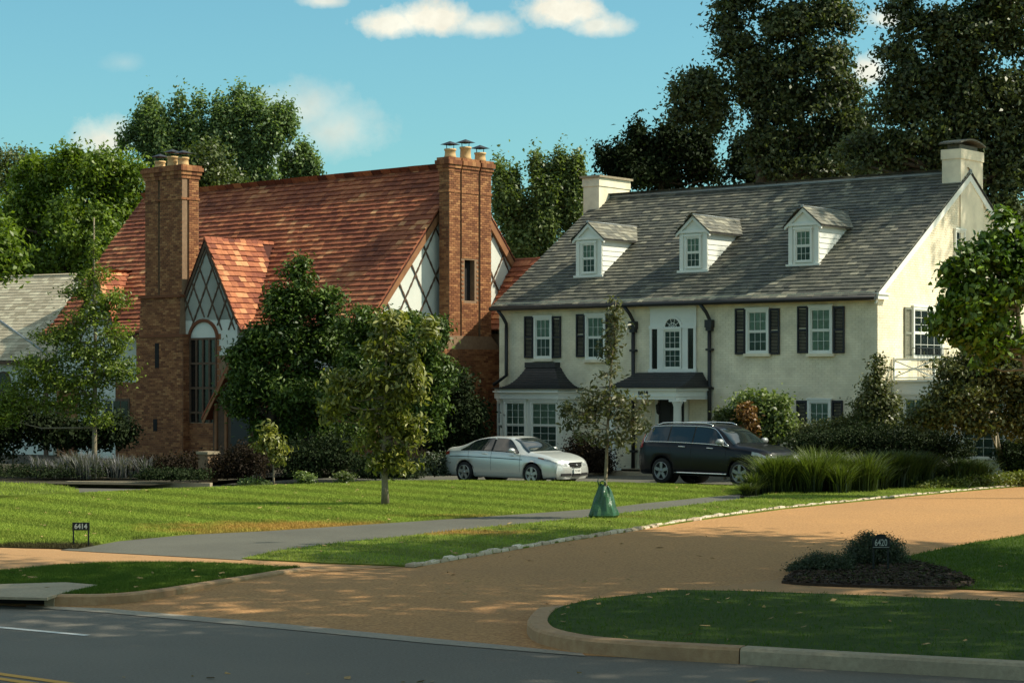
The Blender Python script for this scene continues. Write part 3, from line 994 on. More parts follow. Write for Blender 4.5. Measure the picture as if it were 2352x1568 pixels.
# ------------------------------------------------------------------ windows
def sash(frame, parent, O, U, N, w, h, cols=3, rows_u=2, rows_l=2, sill=True, backing=(m_curtain, m_room), fw=.075, glass=m_glass, head=False, wall_off=.02, label=None, shade_bottom=None):
    """double hung window as a part with sub-parts; O lower-left corner of the frame on the wall"""
    U = Vector(U); V = Vector((0, 0, 1)); N = Vector(N); O = Vector(O)
    mb = MB()
    o = wall_off
    mb.obox(O, U, V, N, 0, fw, 0, h, o, o + .07); mb.obox(O, U, V, N, w - fw, w, 0, h, o, o + .07)
    mb.obox(O, U, V, N, fw, w - fw, h - fw, h, o, o + .068); mb.obox(O, U, V, N, fw, w - fw, 0, fw * .8, o, o + .068)
    mb.obox(O, U, V, N, -.03, w + .03, h, h + .05, o, o + .09)
    win = mb.build('window', m_white, parent)
    if label: win['label'] = label
    iw, ih = w - 2 * fw, h - 1.8 * fw; b0 = fw * .8
    meet = b0 + ih / 2
    s2 = .04
    mb = MB()
    for (v0, v1, n_) in ((b0, meet, .026), (meet, b0 + ih, .040)):
        mb.obox(O, U, V, N, fw, fw + s2, v0, v1, o + .012, o + n_); mb.obox(O, U, V, N, w - fw - s2, w - fw, v0, v1, o + .012, o + n_)
        mb.obox(O, U, V, N, fw + s2, w - fw - s2, v0, v0 + s2, o + .012, o + n_); mb.obox(O, U, V, N, fw + s2, w - fw - s2, v1 - s2, v1, o + .012, o + n_)
    mb.build('sash', m_white, win)
    mu = .012
    for (v0, v1, n_, rows, bmat) in ((b0, meet, .020, rows_l, backing[1]), (meet, b0 + ih, .034, rows_u, backing[0])):
        gu0, gu1, gv0, gv1 = fw + s2, w - fw - s2, v0 + s2, v1 - s2
        MB().obox(O, U, V, N, gu0, gu1, gv0, gv1, o + .002, o + .006).build('curtain' if bmat is m_curtain else 'room_backing', bmat, win)
        cw = (gu1 - gu0) / cols; ch = (gv1 - gv0) / rows
        mm = MB()
        for c in range(1, cols): mm.obox(O, U, V, N, gu0 + c * cw - mu / 2, gu0 + c * cw + mu / 2, gv0, gv1, o + .012, o + n_ + .004)
        for r in range(1, rows): mm.obox(O, U, V, N, gu0, gu1, gv0 + r * ch - mu / 2, gv0 + r * ch + mu / 2, o + .0125, o + n_ + .003)
        if mm.v: mm.build('muntins', m_white, win)
        pm = MB().obox((0, 0, 0), U, V, N, mu / 2, cw - mu / 2, mu / 2, ch - mu / 2, 0, .004).mesh('pane', glass)
        for c in range(cols):
            for r in range(rows):
                po = link('pane', pm, win); po.location = O + U * (gu0 + c * cw) + V * (gv0 + r * ch) + N * (o + .013)
    if sill:
        MB().obox(O, U, V, N, -.06, w + .06, -.09, -.002, .0, o + .12).build('sill', m_white if sill != 'cream' else m_cream, win)
    return win


def shutter(parent, O, U, N, w, h, mat=m_shutter):
    mb = MB(); U = Vector(U); V = Vector((0, 0, 1))
    o = .02
    mb.obox(O, U, V, N, 0, .05, 0, h, o, o + .05); mb.obox(O, U, V, N, w - .05, w, 0, h, o, o + .05)
    for v in (0, h * .47, h - .07): mb.obox(O, U, V, N, .05, w - .05, v, v + .07, o, o + .048)
    sh = mb.build('shutter', mat, parent)
    ls = MB(); v = .08
    while v < h - .1:
        if not (h * .47 - .02 < v < h * .47 + .07):
            P0 = Vector(O) + U * .05 + V * v
            ls.obox(P0, U, (V + Vector(N) * .4).normalized(), Vector(N), 0, w - .1, 0, .035, o + .002, o + .012, back=False)
        v += .045
    ls.build('louvres', mat, sh, kind='stuff')
    return sh


# ================================================================== WHITE HOUSE
HW = Fr(11.19, 62.0, 38.9)
hw = root('white_house', (HW.ox, HW.oy, 0), -HW.a, label='cream painted brick colonial house with grey slate roof and three white dormers', cat='house')
WL, WD = 14.95, 12.34           # length, depth
EZ, RZ = 5.87, 9.955            # eave and ridge heights
SL = (RZ - EZ) / (WD / 2)
UX, UY, UZ = Vector((1, 0, 0)), Vector((0, 1, 0)), Vector((0, 0, 1))
mb = MB()
prof = [(0, 0, -.3), (0, WD, -.3), (0, WD, EZ - .06), (0, WD / 2, RZ - .08), (0, 0, EZ - .06)]
mb.prism([Vector((-.0, p[1], p[2])) for p in prof], (-WL, 0, 0))
wall = mb.build('wall', m_cream_core, hw)
slope_v = Vector((0, 1, SL)).normalized(); slope_n = Vector((0, -SL, 1)).normalized()
over = .32


def wf(x, y, ly=0.0): return HW.fy(x, y, ly)


bh, bw = .0755, .215
# window boxes on the front, (x0,x1,ytop,ybot) in photo positions
wins = [(1229, 1270, 727, 824), (1347, 1393, 722, 826), (1716, 1768, 709, 812), (1860, 1914, 703, 812)]
fholes = []
front_wins = []
for (x0, x1, yt, yb) in wins:
    a = wf(x0, yb); b = wf(x1, yt)
    front_wins.append((a.x, b.x, a.z, b.z)); fholes.append((a.x + WL + .06, b.x + WL - .06, a.z + .06, b.z - .06))
gw = [(1857, 1911, 918, 1004), (1716, 1766, 915, 1004)]
for (x0, x1, yt, yb) in gw:
    a = wf(x0, yb); b = wf(x1, yt)
    front_wins.append((a.x, b.x, b.z - 1.55, b.z)); fholes.append((a.x + WL + .06, b.x + WL - .06, b.z - 1.5, b.z - .06))
pieces(HW, wall, (-WL, -.001, 0), UX, UZ, holes_test(fholes), bw, bh, .007, m_cream, ('brick', 'brickwork'), 120, WL, EZ - .28, brick=True, gap=.008, jit=.0015, v0=-.05)


def gable_in(holes):
    ht = holes_test(holes)

    def f(u, v, w, h):
        top = EZ - .1 + SL * min(u, WD - u)
        return v + h / 2 < top - .1 and ht(u, v, w, h)
    return f


# gable end faces +x ; u runs along +y
g_att = HW.fx(2190, 575, 0), HW.fx(2211, 530, 0)
fd0, fd1 = HW.fx(2093, 822, 0), HW.fx(2150, 708, 0)
pieces(HW, wall, (.001, 0, 0), UY, UZ, gable_in([]), bw, bh, .007, m_cream, ('brick', 'brickwork'), 170, WD, RZ, brick=True, gap=.008, jit=.0015, v0=-.05)
for (x0, x1, z0, z1), cfg in zip(front_wins, [dict(), dict(), dict(rows_l=2), dict(backing=(m_curtain, m_curtain)), dict(), dict()]):
    sash(HW, hw, (x0, 0, z0), UX, -UY, x1 - x0, z1 - z0, sill='cream' if True else True, **cfg)
# shutters
for (x0, x1, yt, yb) in [(1206, 1226, 726, 822), (1270, 1290, 726, 822), (1325, 1345, 721, 820), (1394, 1414, 721, 820),
                         (1690, 1713, 708, 814), (1769, 1792, 708, 814), (1833, 1857, 703, 811), (1916, 1941, 703, 811)]:
    a = wf(x0, yb); b = wf(x1, yt)
    shutter(hw, (a.x, 0, a.z), UX, -UY, b.x - a.x, b.z - a.z)
for (x0, x1, yt) in [(1831, 1854, 919), (1913, 1937, 919), (1690, 1712, 917), (1769, 1792, 917)]:
    a = wf(x0, yt); b = wf(x1, yt)
    shutter(hw, (a.x, 0, a.z - 1.58), UX, -UY, b.x - a.x, 1.58)
# cornice under the eave
mb = MB(); mb.box(-WL - .02, .02, -.10, -.014, EZ - .30, EZ - .16); mb.box(-WL - .02, .02, -.20, -.014, EZ - .16, EZ - .06)
mb.build('cornice', m_cream, hw)
# rake boards on the gable
mb = MB()
for s in (0, 1):
    y0, y1 = (-.2, WD / 2) if s == 0 else (WD + .2, WD / 2)
    pts = [Vector((.014, y0, EZ + SL * -.2 - .30)), Vector((.014, y0, EZ - SL * .2 - .03)), Vector((.014, y1, RZ - .02)), Vector((.014, y1, RZ - .30))]
    mb.prism(pts, (.06, 0, 0))
mb.build('rake_board', m_white, hw)
mb = MB(); mb.box(-.02, .16, -.24, .42, EZ - .30, EZ - .16); mb.box(-.02, .20, -.26, .46, EZ - .16, EZ - .10)
mb.build('eave_return', m_white, hw)
# roof slab and slates
mb = MB()
th = .06
for sgn in (1, -1):
    yA = -over if sgn == 1 else WD + over
    pts = [Vector((-WL - .08, yA, EZ - SL * over)), Vector((.09, yA, EZ - SL * over)), Vector((.09, WD / 2, RZ)), Vector((-WL - .08, WD / 2, RZ))]
    mb.prism(pts, (0, 0, -.05))
roof = mb.build('roof', m_slate_under, hw)
slen = math.hypot(WD / 2 + over, (WD / 2 + over) * SL)


def slate_t(u, v):
    return random.betavariate(2.0, 2.2)


O0 = Vector((-WL - .1, -over - .02, EZ - SL * over + .002))
pieces(HW, roof, O0, UX, slope_v, lambda u, v, w, h: True, .27, .21, .045, m_slate, ('slate', 'slates'), 300, WL + .21, slen, jit=.010, wvar=.3, stagger=.37, tfun=slate_t, gap=.008)
# back slope, plain courses
O1 = Vector((.11, WD + over + .02, EZ - SL * over + .002))
pieces(HW, roof, O1, -UX, Vector((0, -1, SL)).normalized(), lambda u, v, w, h: True, .45, .33, .03, m_slate, ('slate', 'slates'), 0, WL + .21, slen, jit=.008)
mb = MB(); mb.tube([(-WL - .1, WD / 2, RZ + .02), (.1, WD / 2, RZ + .02)], .085, 8)
mb.build('ridge_cap', m_leadgrey, roof)
mb = MB(); mb.tube([(-WL - .12, -over - .07, EZ - SL * over - .05), (.14, -over - .07, EZ - SL * over - .05)], .075, 8)
mb.build('gutter', m_black, hw)


# downpipes
def downpipe(xs, y_top, y_bot, head=True, foot=None):
    p = wf(xs, y_top); q = wf(xs, y_bot)
    x = p.x; zt = EZ - SL * over - .1
    mb = MB()
    mb.tube([(x - .18, -over - .06, zt), (x - .05, -.24, zt - .25), (x, -.12, zt - .48), (x, -.12, zt - .6)], .06, 8)
    mb.tube([(x, -.12, zt - .6), (x, -.12, q.z)] + ([(foot[0], foot[1], foot[2])] if foot else []), .065, 8)
    if head:
        mb.box(x - .13, x + .13, -.22, -.016, zt - .75, zt - .5); mb.box(x - .10, x + .10, -.20, -.016, zt - .86, zt - .75)
        mb.box(x - .11, x + .11, -.19, -.016, zt - 1.5, zt - 1.43)
        mb.box(x - .11, x + .11, -.19, -.016, 2.8, 2.87); mb.box(x - .11, x + .11, -.19, -.016, .7, .77)
    mb.build('downpipe', m_black, hw)


pl = wf(1140, 884, -.5)
downpipe(1168, 705, 862, head=False, foot=(wf(1168, 862).x - .42, -.35, wf(1140, 884).z + .0))
downpipe(1459, 700, 1084); downpipe(1634, 690, 1084)

# chimneys
def white_chimney(x0, x1, yc, wy, ztop, cap):
    mb = MB(); mb.box(x0, x1, yc - wy / 2, yc + wy / 2, EZ, ztop - .32)
    mb.box(x0 - .03, x1 + .03, yc - wy / 2 - .03, yc + wy / 2 + .03, ztop - .32, ztop)
    ch = mb.build('chimney', m_cream, hw)
    if cap == 'flat':
        mb = MB(); mb.box(x0 - .10, x1 + .10, yc - wy / 2 - .10, yc + wy / 2 + .10, ztop, ztop + .08); mb.build('chimney_cap', m_conc, ch)
    else:
        mb = MB(); mb.box(x0 + .12, x1 - .12, yc - wy / 2 + .15, yc + wy / 2 - .15, ztop, ztop + .17)
        mb.build('flue', m_capconc, ch)
        mb = MB(); pts = []
        n = 8
        a0, a1 = yc - wy / 2 - .12, yc + wy / 2 + .12
        pr = [(a0 + (a1 - a0) * k / n, ztop + .17 + .16 * math.sin(math.pi * k / n)) for k in range(n + 1)]
        for k in range(n):
            p, q = pr[k], pr[k + 1]
            mb.prism([Vector((x0 - .06, p[0], p[1])), Vector((x1 + .06, p[0], p[1])), Vector((x1 + .06, q[0], q[1])), Vector((x0 - .06, q[0], q[1]))], (0, 0, .05))
        mb.build('chimney_cap', m_capconc, ch)
    return ch


c1 = white_chimney(-.62, .05, WD / 2 + .15, 1.62, HW.fx(2201, 341, 0).z, 'dome')
white_chimney(-WL - .35, -WL + .38, WD / 2 + .2, 1.95, HW.fx(1375, 411, -WL).z, 'flat')
# broad breast of the chimney on the gable wall
mb = MB(); mb.box(.015, .045, WD / 2 - .66, WD / 2 + .96, EZ - 1.0, RZ - .1)
mb.build('chimney_breast', m_cream, hw)
# low flue cap just behind the ridge
fc = wf(1915, 408, WD / 2 + .8)
mb = MB(); mb.box(fc.x - .7, fc.x + .55, WD / 2 + .5, WD / 2 + 1.2, RZ - .8, RZ + .12)
ch = mb.build('chimney', m_capconc, hw)
MB().box(fc.x - .8, fc.x + .65, WD / 2 + .4, WD / 2 + 1.3, RZ + .12, RZ + .19).build('chimney_cap', m_conc, ch)

# dormers
for (xa, xb, yb, ytop, apx, apy) in [(1325, 1382, 633, 545, 1352, 506), (1563, 1624, 621, 529, 1590, 486), (1813, 1880, 607, 512, 1848, 465)]:
    c = HW.hit(xb, yb, (0, 0, EZ + .04), slope_n)      # foot on the roof plane
    ly = c.y
    a = wf(xa, yb, ly); b = wf(xb, ytop, ly); ap = wf(apx, apy, ly)
    x0, x1 = a.x, b.x; zb, zt = c.z - .02, b.z; xm = (x0 + x1) / 2; za = zt + (x1 - x0) / 2 * .86
    back = (za - EZ) / SL + .15; backw = (zt - EZ) / SL
    mb = MB()
    mb.prism([Vector((x0, ly, zb)), Vector((x1, ly, zb)), Vector((x1, ly, zt)), Vector((xm, ly, za - .03)), Vector((x0, ly, zt))], (0, backw - ly + .3, 0))
    dm = mb.build('dormer', m_white, hw)
    # clapboards on the right cheek, one by one
    zz = zb + .02; k = 0
    while zz < zt - .08:
        yend = min(backw, (zz - EZ) / SL + .25)
        if yend > ly + .1:
            mbb = MB(); P = Vector((x1, ly + .05, zz))
            mbb.prism([Vector((x1 + .001, ly + .03, zz)), Vector((x1 + .024, ly + .03, zz)), Vector((x1 + .006, ly + .03, zz + .175)), Vector((x1 + .001, ly + .03, zz + .175))], (0, max(.1, (zz + .17 - EZ) / SL - ly), 0))
            mbb.build('clapboard', m_white, dm)
            mbb = MB()
            mbb.prism([Vector((x0 - .001, ly + .03, zz)), Vector((x0 - .024, ly + .03, zz)), Vector((x0 - .006, ly + .03, zz + .175)), Vector((x0 - .001, ly + .03, zz + .175))], (0, max(.1, (zz + .17 - EZ) / SL - ly), 0))
            mbb.build('clapboard', m_white, dm)
        zz += .175
    # pilasters, sill and pediment
    mb = MB(); w_ = x1 - x0
    mb.box(x0 - .02, x0 + .13, ly - .03, ly - .002, zb, zt - .06); mb.box(x1 - .13, x1 + .02, ly - .03, ly - .002, zb, zt - .06)
    mb.box(x0 - .09, x1 + .09, ly - .09, ly + .06, zb - .03, zb + .05)
    mb.box(x0 - .10, x1 + .10, ly - .08, ly - .001, zt - .06, zt + .02)
    dv = Vector(((x1 - x0) / 2, 0, za - zt)).normalized()
    for sg in (1, -1):
        e = Vector((xm + sg * (w_ / 2 + .14), 0, zt - .08)); t_ = Vector((xm, 0, za + .05)); dn = Vector((0, 0, .12))
        mb.prism([Vector((e.x, ly - .085, e.z)), Vector((t_.x, ly - .085, t_.z)), Vector((t_.x, ly - .085, t_.z - .13)), Vector((e.x, ly - .085, e.z - .10))][::1], (0, .083, 0))
    mb.build('pediment', m_white, dm)
    # side cornice
    mb = MB(); mb.box(x1 + .002, x1 + .12, ly - .06, backw - .15, zt - .10, zt - .01); mb.box(x0 - .12, x0 - .002, ly - .06, backw - .15, zt - .10, zt - .01)
    mb.build('dormer_cornice', m_white, dm)
    # little roof, slates
    mb = MB(); hwid = w_ / 2 + .17; zo = za + .05 - (hwid) * .86
    for sg in (1, -1):
        mb.prism([Vector((xm + sg * hwid, ly - .12, zo)), Vector((xm, ly - .12, za + .06)), Vector((xm, back + .1, za + .06)), Vector((xm + sg * hwid, (zo - EZ) / SL + .2, zo))], (0, 0, .035))
    rf = mb.build('dormer_roof', m_slate_under, hw)
    for sg in (1, -1):
        Vd = Vector((-sg, 0, .86)).normalized(); Ud = UY if sg == 1 else -UY
        Od = Vector((xm + sg * hwid, ly - .13 if sg == 1 else back, zo + .04))
        ln = math.hypot(hwid, hwid * .86)
        f_ = (lambda u, v, w, h, Od=Od, Vd=Vd: (Od.y + u) < (Od.z + Vd.z * v - EZ) / SL + .12) if sg == 1 else (lambda u, v, w, h, Od=Od, Vd=Vd, ly=ly: Od.y - u < (Od.z + Vd.z * v - EZ) / SL + .12 and Od.y - u > ly - .13)
        pieces(HW, rf, Od, Ud, Vd, f_, .25, .19, .02, m_slate, ('slate', 'slates'), 0, back - ly + .3, ln, jit=.008, wvar=.2, tfun=lambda u, v: random.uniform(.5, 1))
    MB().tube([(xm, ly - .13, za + .10), (xm, back + .05, za + .10)], .05, 6).build('ridge_cap', m_leadgrey, rf)
    mb = MB(); fb = (zo - EZ) / SL + .12
    mb.prism([Vector((x1 + .22, fb, zo)), Vector((x1 + .22, fb + .14, zo + .02)), Vector((xm + .0, back + .12, za + .1)), Vector((xm, back, za + .1))], (0, -.01, .03))
    mb.build('flashing', m_leadgrey, rf)
    ww = w_ * .60; wh = (zt - zb) * .80
    sash(HW, hw, (xm - ww / 2, ly, zb + .10), UX, -UY, ww, wh, fw=.05, sill=False, wall_off=.004)

# palladian window
pa, pb = wf(1495, 852), wf(1601, 690)
px0, px1, pz0 = pa.x, pb.x, pa.z; pz1 = EZ - .31; pm_ = (px0 + px1) / 2; PW = px1 - px0
mb = MB(); mb.box(px0, px1, -.05, -.016, pz0, pz1)
pal = mb.build('window', m_white, hw, label='tall white arched window with narrow sidelights over the front porch')
mb = MB()
spring = wf(1550, 752).z
for (a, b) in ((0, .05), (.17, .29), (.71, .83), (.95, 1)):
    mb.box(px0 + a * PW, px0 + b * PW, -.085, -.052, pz0 + .07, spring - .04)
mb.box(px0 - .03, px1 + .03, -.12, -.051, pz0 - .04, pz0 + .07)
mb.box(px0 - .02, px0 + .30 * PW, -.10, -.051, spring - .04, spring + .07); mb.box(px0 + .70 * PW, px1 + .02, -.10, -.051, spring - .04, spring + .07)
mb.build('pilasters', m_white, pal)
# arch ring
mb = MB(); R0, R1 = .205 * PW, .165 * PW; n = 14
for k in range(n):
    a, b = math.pi * k / n, math.pi * (k + 1) / n
    mb.prism([Vector((pm_ + R0 * math.cos(a), -.052, spring + R0 * math.sin(a))), Vector((pm_ + R0 * math.cos(b), -.052, spring + R0 * math.sin(b))),
              Vector((pm_ + R1 * math.cos(b), -.052, spring + R1 * math.sin(b))), Vector((pm_ + R1 * math.cos(a), -.052, spring + R1 * math.sin(a)))], (0, -.035, 0))
mb.build('arch', m_white, pal)
mb = MB(); pts = [Vector((pm_ + R1 * math.cos(math.pi * k / n), -.053, spring + R1 * math.sin(math.pi * k / n))) for k in range(n + 1)]
mb.prism(pts, (0, -.006, 0)); mb.build('pane', m_glassd, pal)
mb = MB()
for k in range(1, 5):
    a = math.pi * k / 5; d = Vector((math.cos(a), 0, math.sin(a))); q = Vector((-d.z, 0, d.x))
    mb.obox((pm_, -.06, spring), d, q, (0, -1, 0), .04, R1, -.008, .008, 0, .012)
for k in range(8):
    a, b = math.pi * k / 8, math.pi * (k + 1) / 8; r = R1 * .5
    mb.obox((pm_ + r * math.cos(a), -.061, spring + r * math.sin(a)), (math.cos((a + b) / 2 + math.pi / 2), 0, math.sin((a + b) / 2 + math.pi / 2)), (math.cos((a + b) / 2), 0, math.sin((a + b) / 2)), (0, -1, 0), 0, r * .39, -.008, .008, 0, .013)
mb.box(pm_ - R1, pm_ + R1, -.085, -.054, spring - .03, spring + .02)
mb.build('muntins', m_white, pal)
for (a, b, cols, rws) in ((.05, .17, 1, 1), (.83, .95, 1, 1)):
    mb = MB(); mb.box(px0 + a * PW, px0 + b * PW, -.058, -.052, pz0 + .07, spring - .04); mb.build('pane', m_glassd, pal)
mb = MB(); mb.box(px0 + .22 * PW, px0 + .27 * PW, -.06, -.053, pz0, spring)
sash(HW, hw, (px0 + .30 * PW, -.05, pz0 + .07), UX, -UY, .40 * PW, spring - .06 - pz0 - .07, fw=.04, rows_u=3, rows_l=3, sill=False, backing=(m_room, m_room), wall_off=.004)
# small panel mouldings above
mb = MB(); mb.box(px0 + .06 * PW, px0 + .94 * PW, -.062, -.051, pz1 - .45, pz1 - .43); mb.box(px0 - .02, px1 + .02, -.10, -.051, pz1 - .08, pz1)
for (a, b) in ((.05, .27), (.73, .95)):
    mb.box(px0 + a * PW, px0 + b * PW, -.062, -.051, spring + .18, spring + .20); mb.box(px0 + a * PW, px0 + b * PW, -.062, -.051, spring + .55, spring + .57)
mb.build('panel_moulding', m_white, pal)


# stepped bell roofs
def bell_roof(name, parent, outer, innr, z0, z1, n, mat, power=1.7):
    """outer/innr: polygons with equal counts; concave sweep in n overlapping courses"""
    mb = MB()
    for k in range(n):
        f0, f1 = k / n, (k + 1) / n
        g = lambda f: f
        za, zb_ = z0 + (z1 - z0) * f0 ** power, z0 + (z1 - z0) * f1 ** power
        ra = [Vector(o_).lerp(Vector(i_), f0) for o_, i_ in zip(outer, innr)]
        rb = [Vector(o_).lerp(Vector(i_), f1) for o_, i_ in zip(outer, innr)]
        lip = .03
        for i in range(len(outer)):
            j = (i + 1) % len(outer)
            A, B = Vector((ra[i].x, ra[i].y, za + lip)), Vector((ra[j].x, ra[j].y, za + lip))
            C, D = Vector((rb[j].x, rb[j].y, zb_ + .002)), Vector((rb[i].x, rb[i].y, zb_ + .002))
            mb.face([A, B, C, D]); mb.face([A - UZ * (lip), B - UZ * lip, B, A])
    mb.face([Vector((p[0], p[1], z1 + .002)) for p in innr])
    mb.face([Vector((p[0], p[1], z0)) for p in reversed(outer)])
    return mb.build(name, mat, parent)


# bay window
bd = -1.0
bl, br_ = wf(1155, 905, bd).x, wf(1284, 905, bd).x
bzb = wf(1200, 893, bd).z; bze = wf(1200, 916, bd).z
cant = 1.08
xa0, xa1 = bl - cant, br_ + .02
bayout = lambda e: [Vector((xa0 - e, 0)), Vector((bl - e * .4, bd - e)), Vector((br_ + e * .4, bd - e)), Vector((xa1 + e, 0))]
mb = MB(); P = bayout(0)
mb.prism([Vector((p.x, p.y, -.2)) for p in P], (0, 0, bze + .2)); bay = mb.build('bay', m_white, hw)
mb = MB(); P = bayout(.12); mb.prism([Vector((p.x, p.y, bze)) for p in P], (0, 0, bzb - bze)); mb.build('entablature', m_white, bay)
P = bayout(.2); mb = MB(); mb.prism([Vector((p.x, p.y, bze + .22)) for p in P], (0, 0, .05)); mb.build('bay_moulding', m_white, bay)
btz = wf(1250, 832, 0).z
bx0, bx1 = wf(1217, 840, -.05).x, wf(1283, 840, -.05).x
outer = [(xa0 - .25, 0), (bl - .15, bd - .22), (br_ + .28, bd - .22), (xa1 + .28, 0)]
innr = [(bx0 - .06, 0), (bx0, -.25), (bx1, -.25), (bx1 + .06, 0)]
bell_roof('bay_roof', hw, outer, innr, bzb + .005, btz - .18, 14, m_darkroof, 2.1)
MB().box(bx0 - .04, bx1 + .04, -.30, -.014, btz - .19, btz).build('bay_roof_top', m_darkroof, bay)
wz0, wz1 = .75, bze - .06
for (xa, xb, nc) in ((1160, 1210, 3), (1220, 1283, 3)):
    a = wf(xa, 960, bd).x; b = wf(xb, 960, bd).x
    sash(HW, hw, (a, bd, wz0), UX, -UY, b - a, wz1 - wz0, cols=nc, rows_u=3, rows_l=3, sill=True, backing=(m_curtain, m_room), wall_off=.002, fw=.06)
dcl = (Vector((bl, bd, 0)) - Vector((xa0, 0, 0))); Lc = dcl.length; dcl.normalize(); ncl = Vector((dcl.y, -dcl.x, 0))
sash(HW, hw, Vector((xa0, 0, wz0)) + dcl * .5, dcl, ncl, Lc - .65, wz1 - wz0, cols=2, rows_u=3, rows_l=3, wall_off=.002, fw=.06)
dcr = (Vector((xa1, 0, 0)) - Vector((br_, bd, 0))); Lr = dcr.length; dcr.normalize(); ncr = Vector((dcr.y, -dcr.x, 0))
mb = MB(); mb.obox(Vector((br_, bd, 0)), dcr, UZ, ncr, .15, Lr - .15, .3, wz1, .002, .02); mb.build('bay_panel', m_white, bay)

# entrance porch
pd = -1.75
pc0, pc1 = wf(1405, 1000, pd).x, wf(1556, 1000, pd).x
pe0, pe1 = wf(1392, 900, pd - .2).x, wf(1630, 900, 0).x
pzb, pze = wf(1500, 893, pd - .2).z, wf(1500, 917, pd - .2).z
por = MB(); por.box(pe0, pe1, pd - .2, -.016, pze, pzb)
porch = por.build('porch', m_white, hw)
mb = MB(); mb.box(pe0 - .07, pe1 + .07, pd - .28, -.016, pzb - .06, pzb + .03); mb.box(pe0 - .03, pe1 + .03, pd - .23, -.016, pze + .09, pze + .12)
mb.build('entablature', m_white, porch)
ptz = wf(1540, 855, -.1).z
q0, q1 = wf(1470, 856, -.15).x, wf(1608, 856, -.15).x
outer = [(pe0 - .16, -.016), (pe0 - .16, pd - .36), (pe1 + .16, pd - .36), (pe1 + .16, -.016)]
innr = [(q0, -.016), (q0, -.30), (q1, -.30), (q1, -.016)]
bell_roof('porch_roof', hw, outer, innr, pzb + .03, ptz, 11, m_darkroof, 1.5)
for xx in (pc0, pc1, pc1 + .0):
    pass
for xx in (pc0, pc1):
    mb = MB(); mb.lathe((xx, pd, 0), [(.20, .22), (.20, .30), (.17, .36), (.15, .42), (.145, 1.2), (.125, pze - .22), (.14, pze - .20), (.14, pze - .16), (.18, pze - .10), (.18, pze - .06)], 18)
    mb.box(xx - .22, xx + .22, pd - .22, pd + .22, .1, .24); mb.box(xx - .20, xx + .20, pd - .20, pd + .20, pze - .07, pze - .004)
    mb.build('column', m_white, porch)
MB().box(pe0 - .3, pe1 + .2, pd - .5, -.02, -.2, .16).build('porch_step', m_conc, porch)
text_mesh('6414', .23, m_numk, 'house_number', hw, basis(wf(1477, 900, pd - .205) + Vector((0, -.003, -.02)), UX, UZ, -UY), .006, .006, .85)
# door
dx0, dx1 = wf(1516, 960, 0).x, wf(1575, 960, 0).x
mb = MB(); mb.box(dx0 - .14, dx0, -.09, -.016, .16, 2.55); mb.box(dx1, dx1 + .14, -.09, -.016, .16, 2.55); mb.box(dx0 - .14, dx1 + .14, -.10, -.016, 2.55, 2.75)
mb.build('door_frame', m_white, porch)
mb = MB(); mb.box(dx0, dx1, -.05, -.016, .16, 2.55)
for (a, b) in ((.1, .45), (.55, .9)):
    for (c_, d_) in ((.35, .95), (1.1, 1.7), (1.85, 2.4)):
        mb.box(dx0 + a * (dx1 - dx0), dx0 + b * (dx1 - dx0), -.065, -.051, c_, d_)
dr_ = mb.build('door', m_ironc, hw)
MB().lathe((dx0 + .12, -.09, 1.1), [(.001, -.03), (.03, -.02), (.03, .01), (.001, .03)], 10, axis='y').build('door_knob', m_leadgrey, dr_)
mb = MB(); lp = wf(1512, 925, pd / 2); mb.tube([(lp.x, pd / 2, pze), (lp.x, pd / 2, pze - .12)], .012, 6)
mb.lathe((lp.x, pd / 2, pze - .5), [(.02, 0), (.07, .06), (.10, .30), (.03, .36), (.02, .40)], 6, smooth=False)
mb.build('lantern', m_ironc, porch)

# gable end openings
a, b = g_att
sash(HW, hw, (0, a.y, b.z - 1.15), UY, UX, b.y - a.y + .05, 1.15, fw=.05, cols=2, rows_u=2, rows_l=2, backing=(m_room, m_room), sill=False)
a2, b2 = HW.fx(2243, 575, 0), HW.fx(2268, 540, 0)
sash(HW, hw, (0, a2.y, b.z - 1.15), UY, UX, b.y - a.y + .05, 1.15, fw=.05, cols=2, rows_u=2, rows_l=2, backing=(m_room, m_room), sill=False)
sash(HW, hw, (0, fd0.y, fd0.z), UY, UX, fd1.y - fd0.y + .35, fd1.z - fd0.z, cols=4, rows_u=3, rows_l=2, backing=(m_curtain, m_curtain), sill=False)
m_shg = M('grey_green_shutter', (.16, .17, .13), (.2, .2, .15), 4, .6)
s0, s1 = HW.fx(2075, 822, 0), HW.fx(2091, 706, 0)
shutter(hw, (0, s0.y, s0.z), UY, UX, s1.y - s0.y, s1.z - s0.z, m_shg)
# black iron balconet in front of the french window
mb = MB(); y0, y1 = fd0.y - .05, fd1.y + .45; zt = HW.fx(2110, 798, .25).z; zb = zt - 1.0
mb.box(.22, .25, y0, y1, zt - .02, zt + .01); mb.box(.22, .25, y0, y1, zb, zb + .02)
for e in (y0, y1): mb.box(.02, .25, e - .012, e + .012, zt - .02, zt)
yy = y0
while yy <= y1:
    mb.box(.228, .242, yy - .007, yy + .007, zb, zt); yy += .10
mb.build('iron_railing', m_ironc, hw)
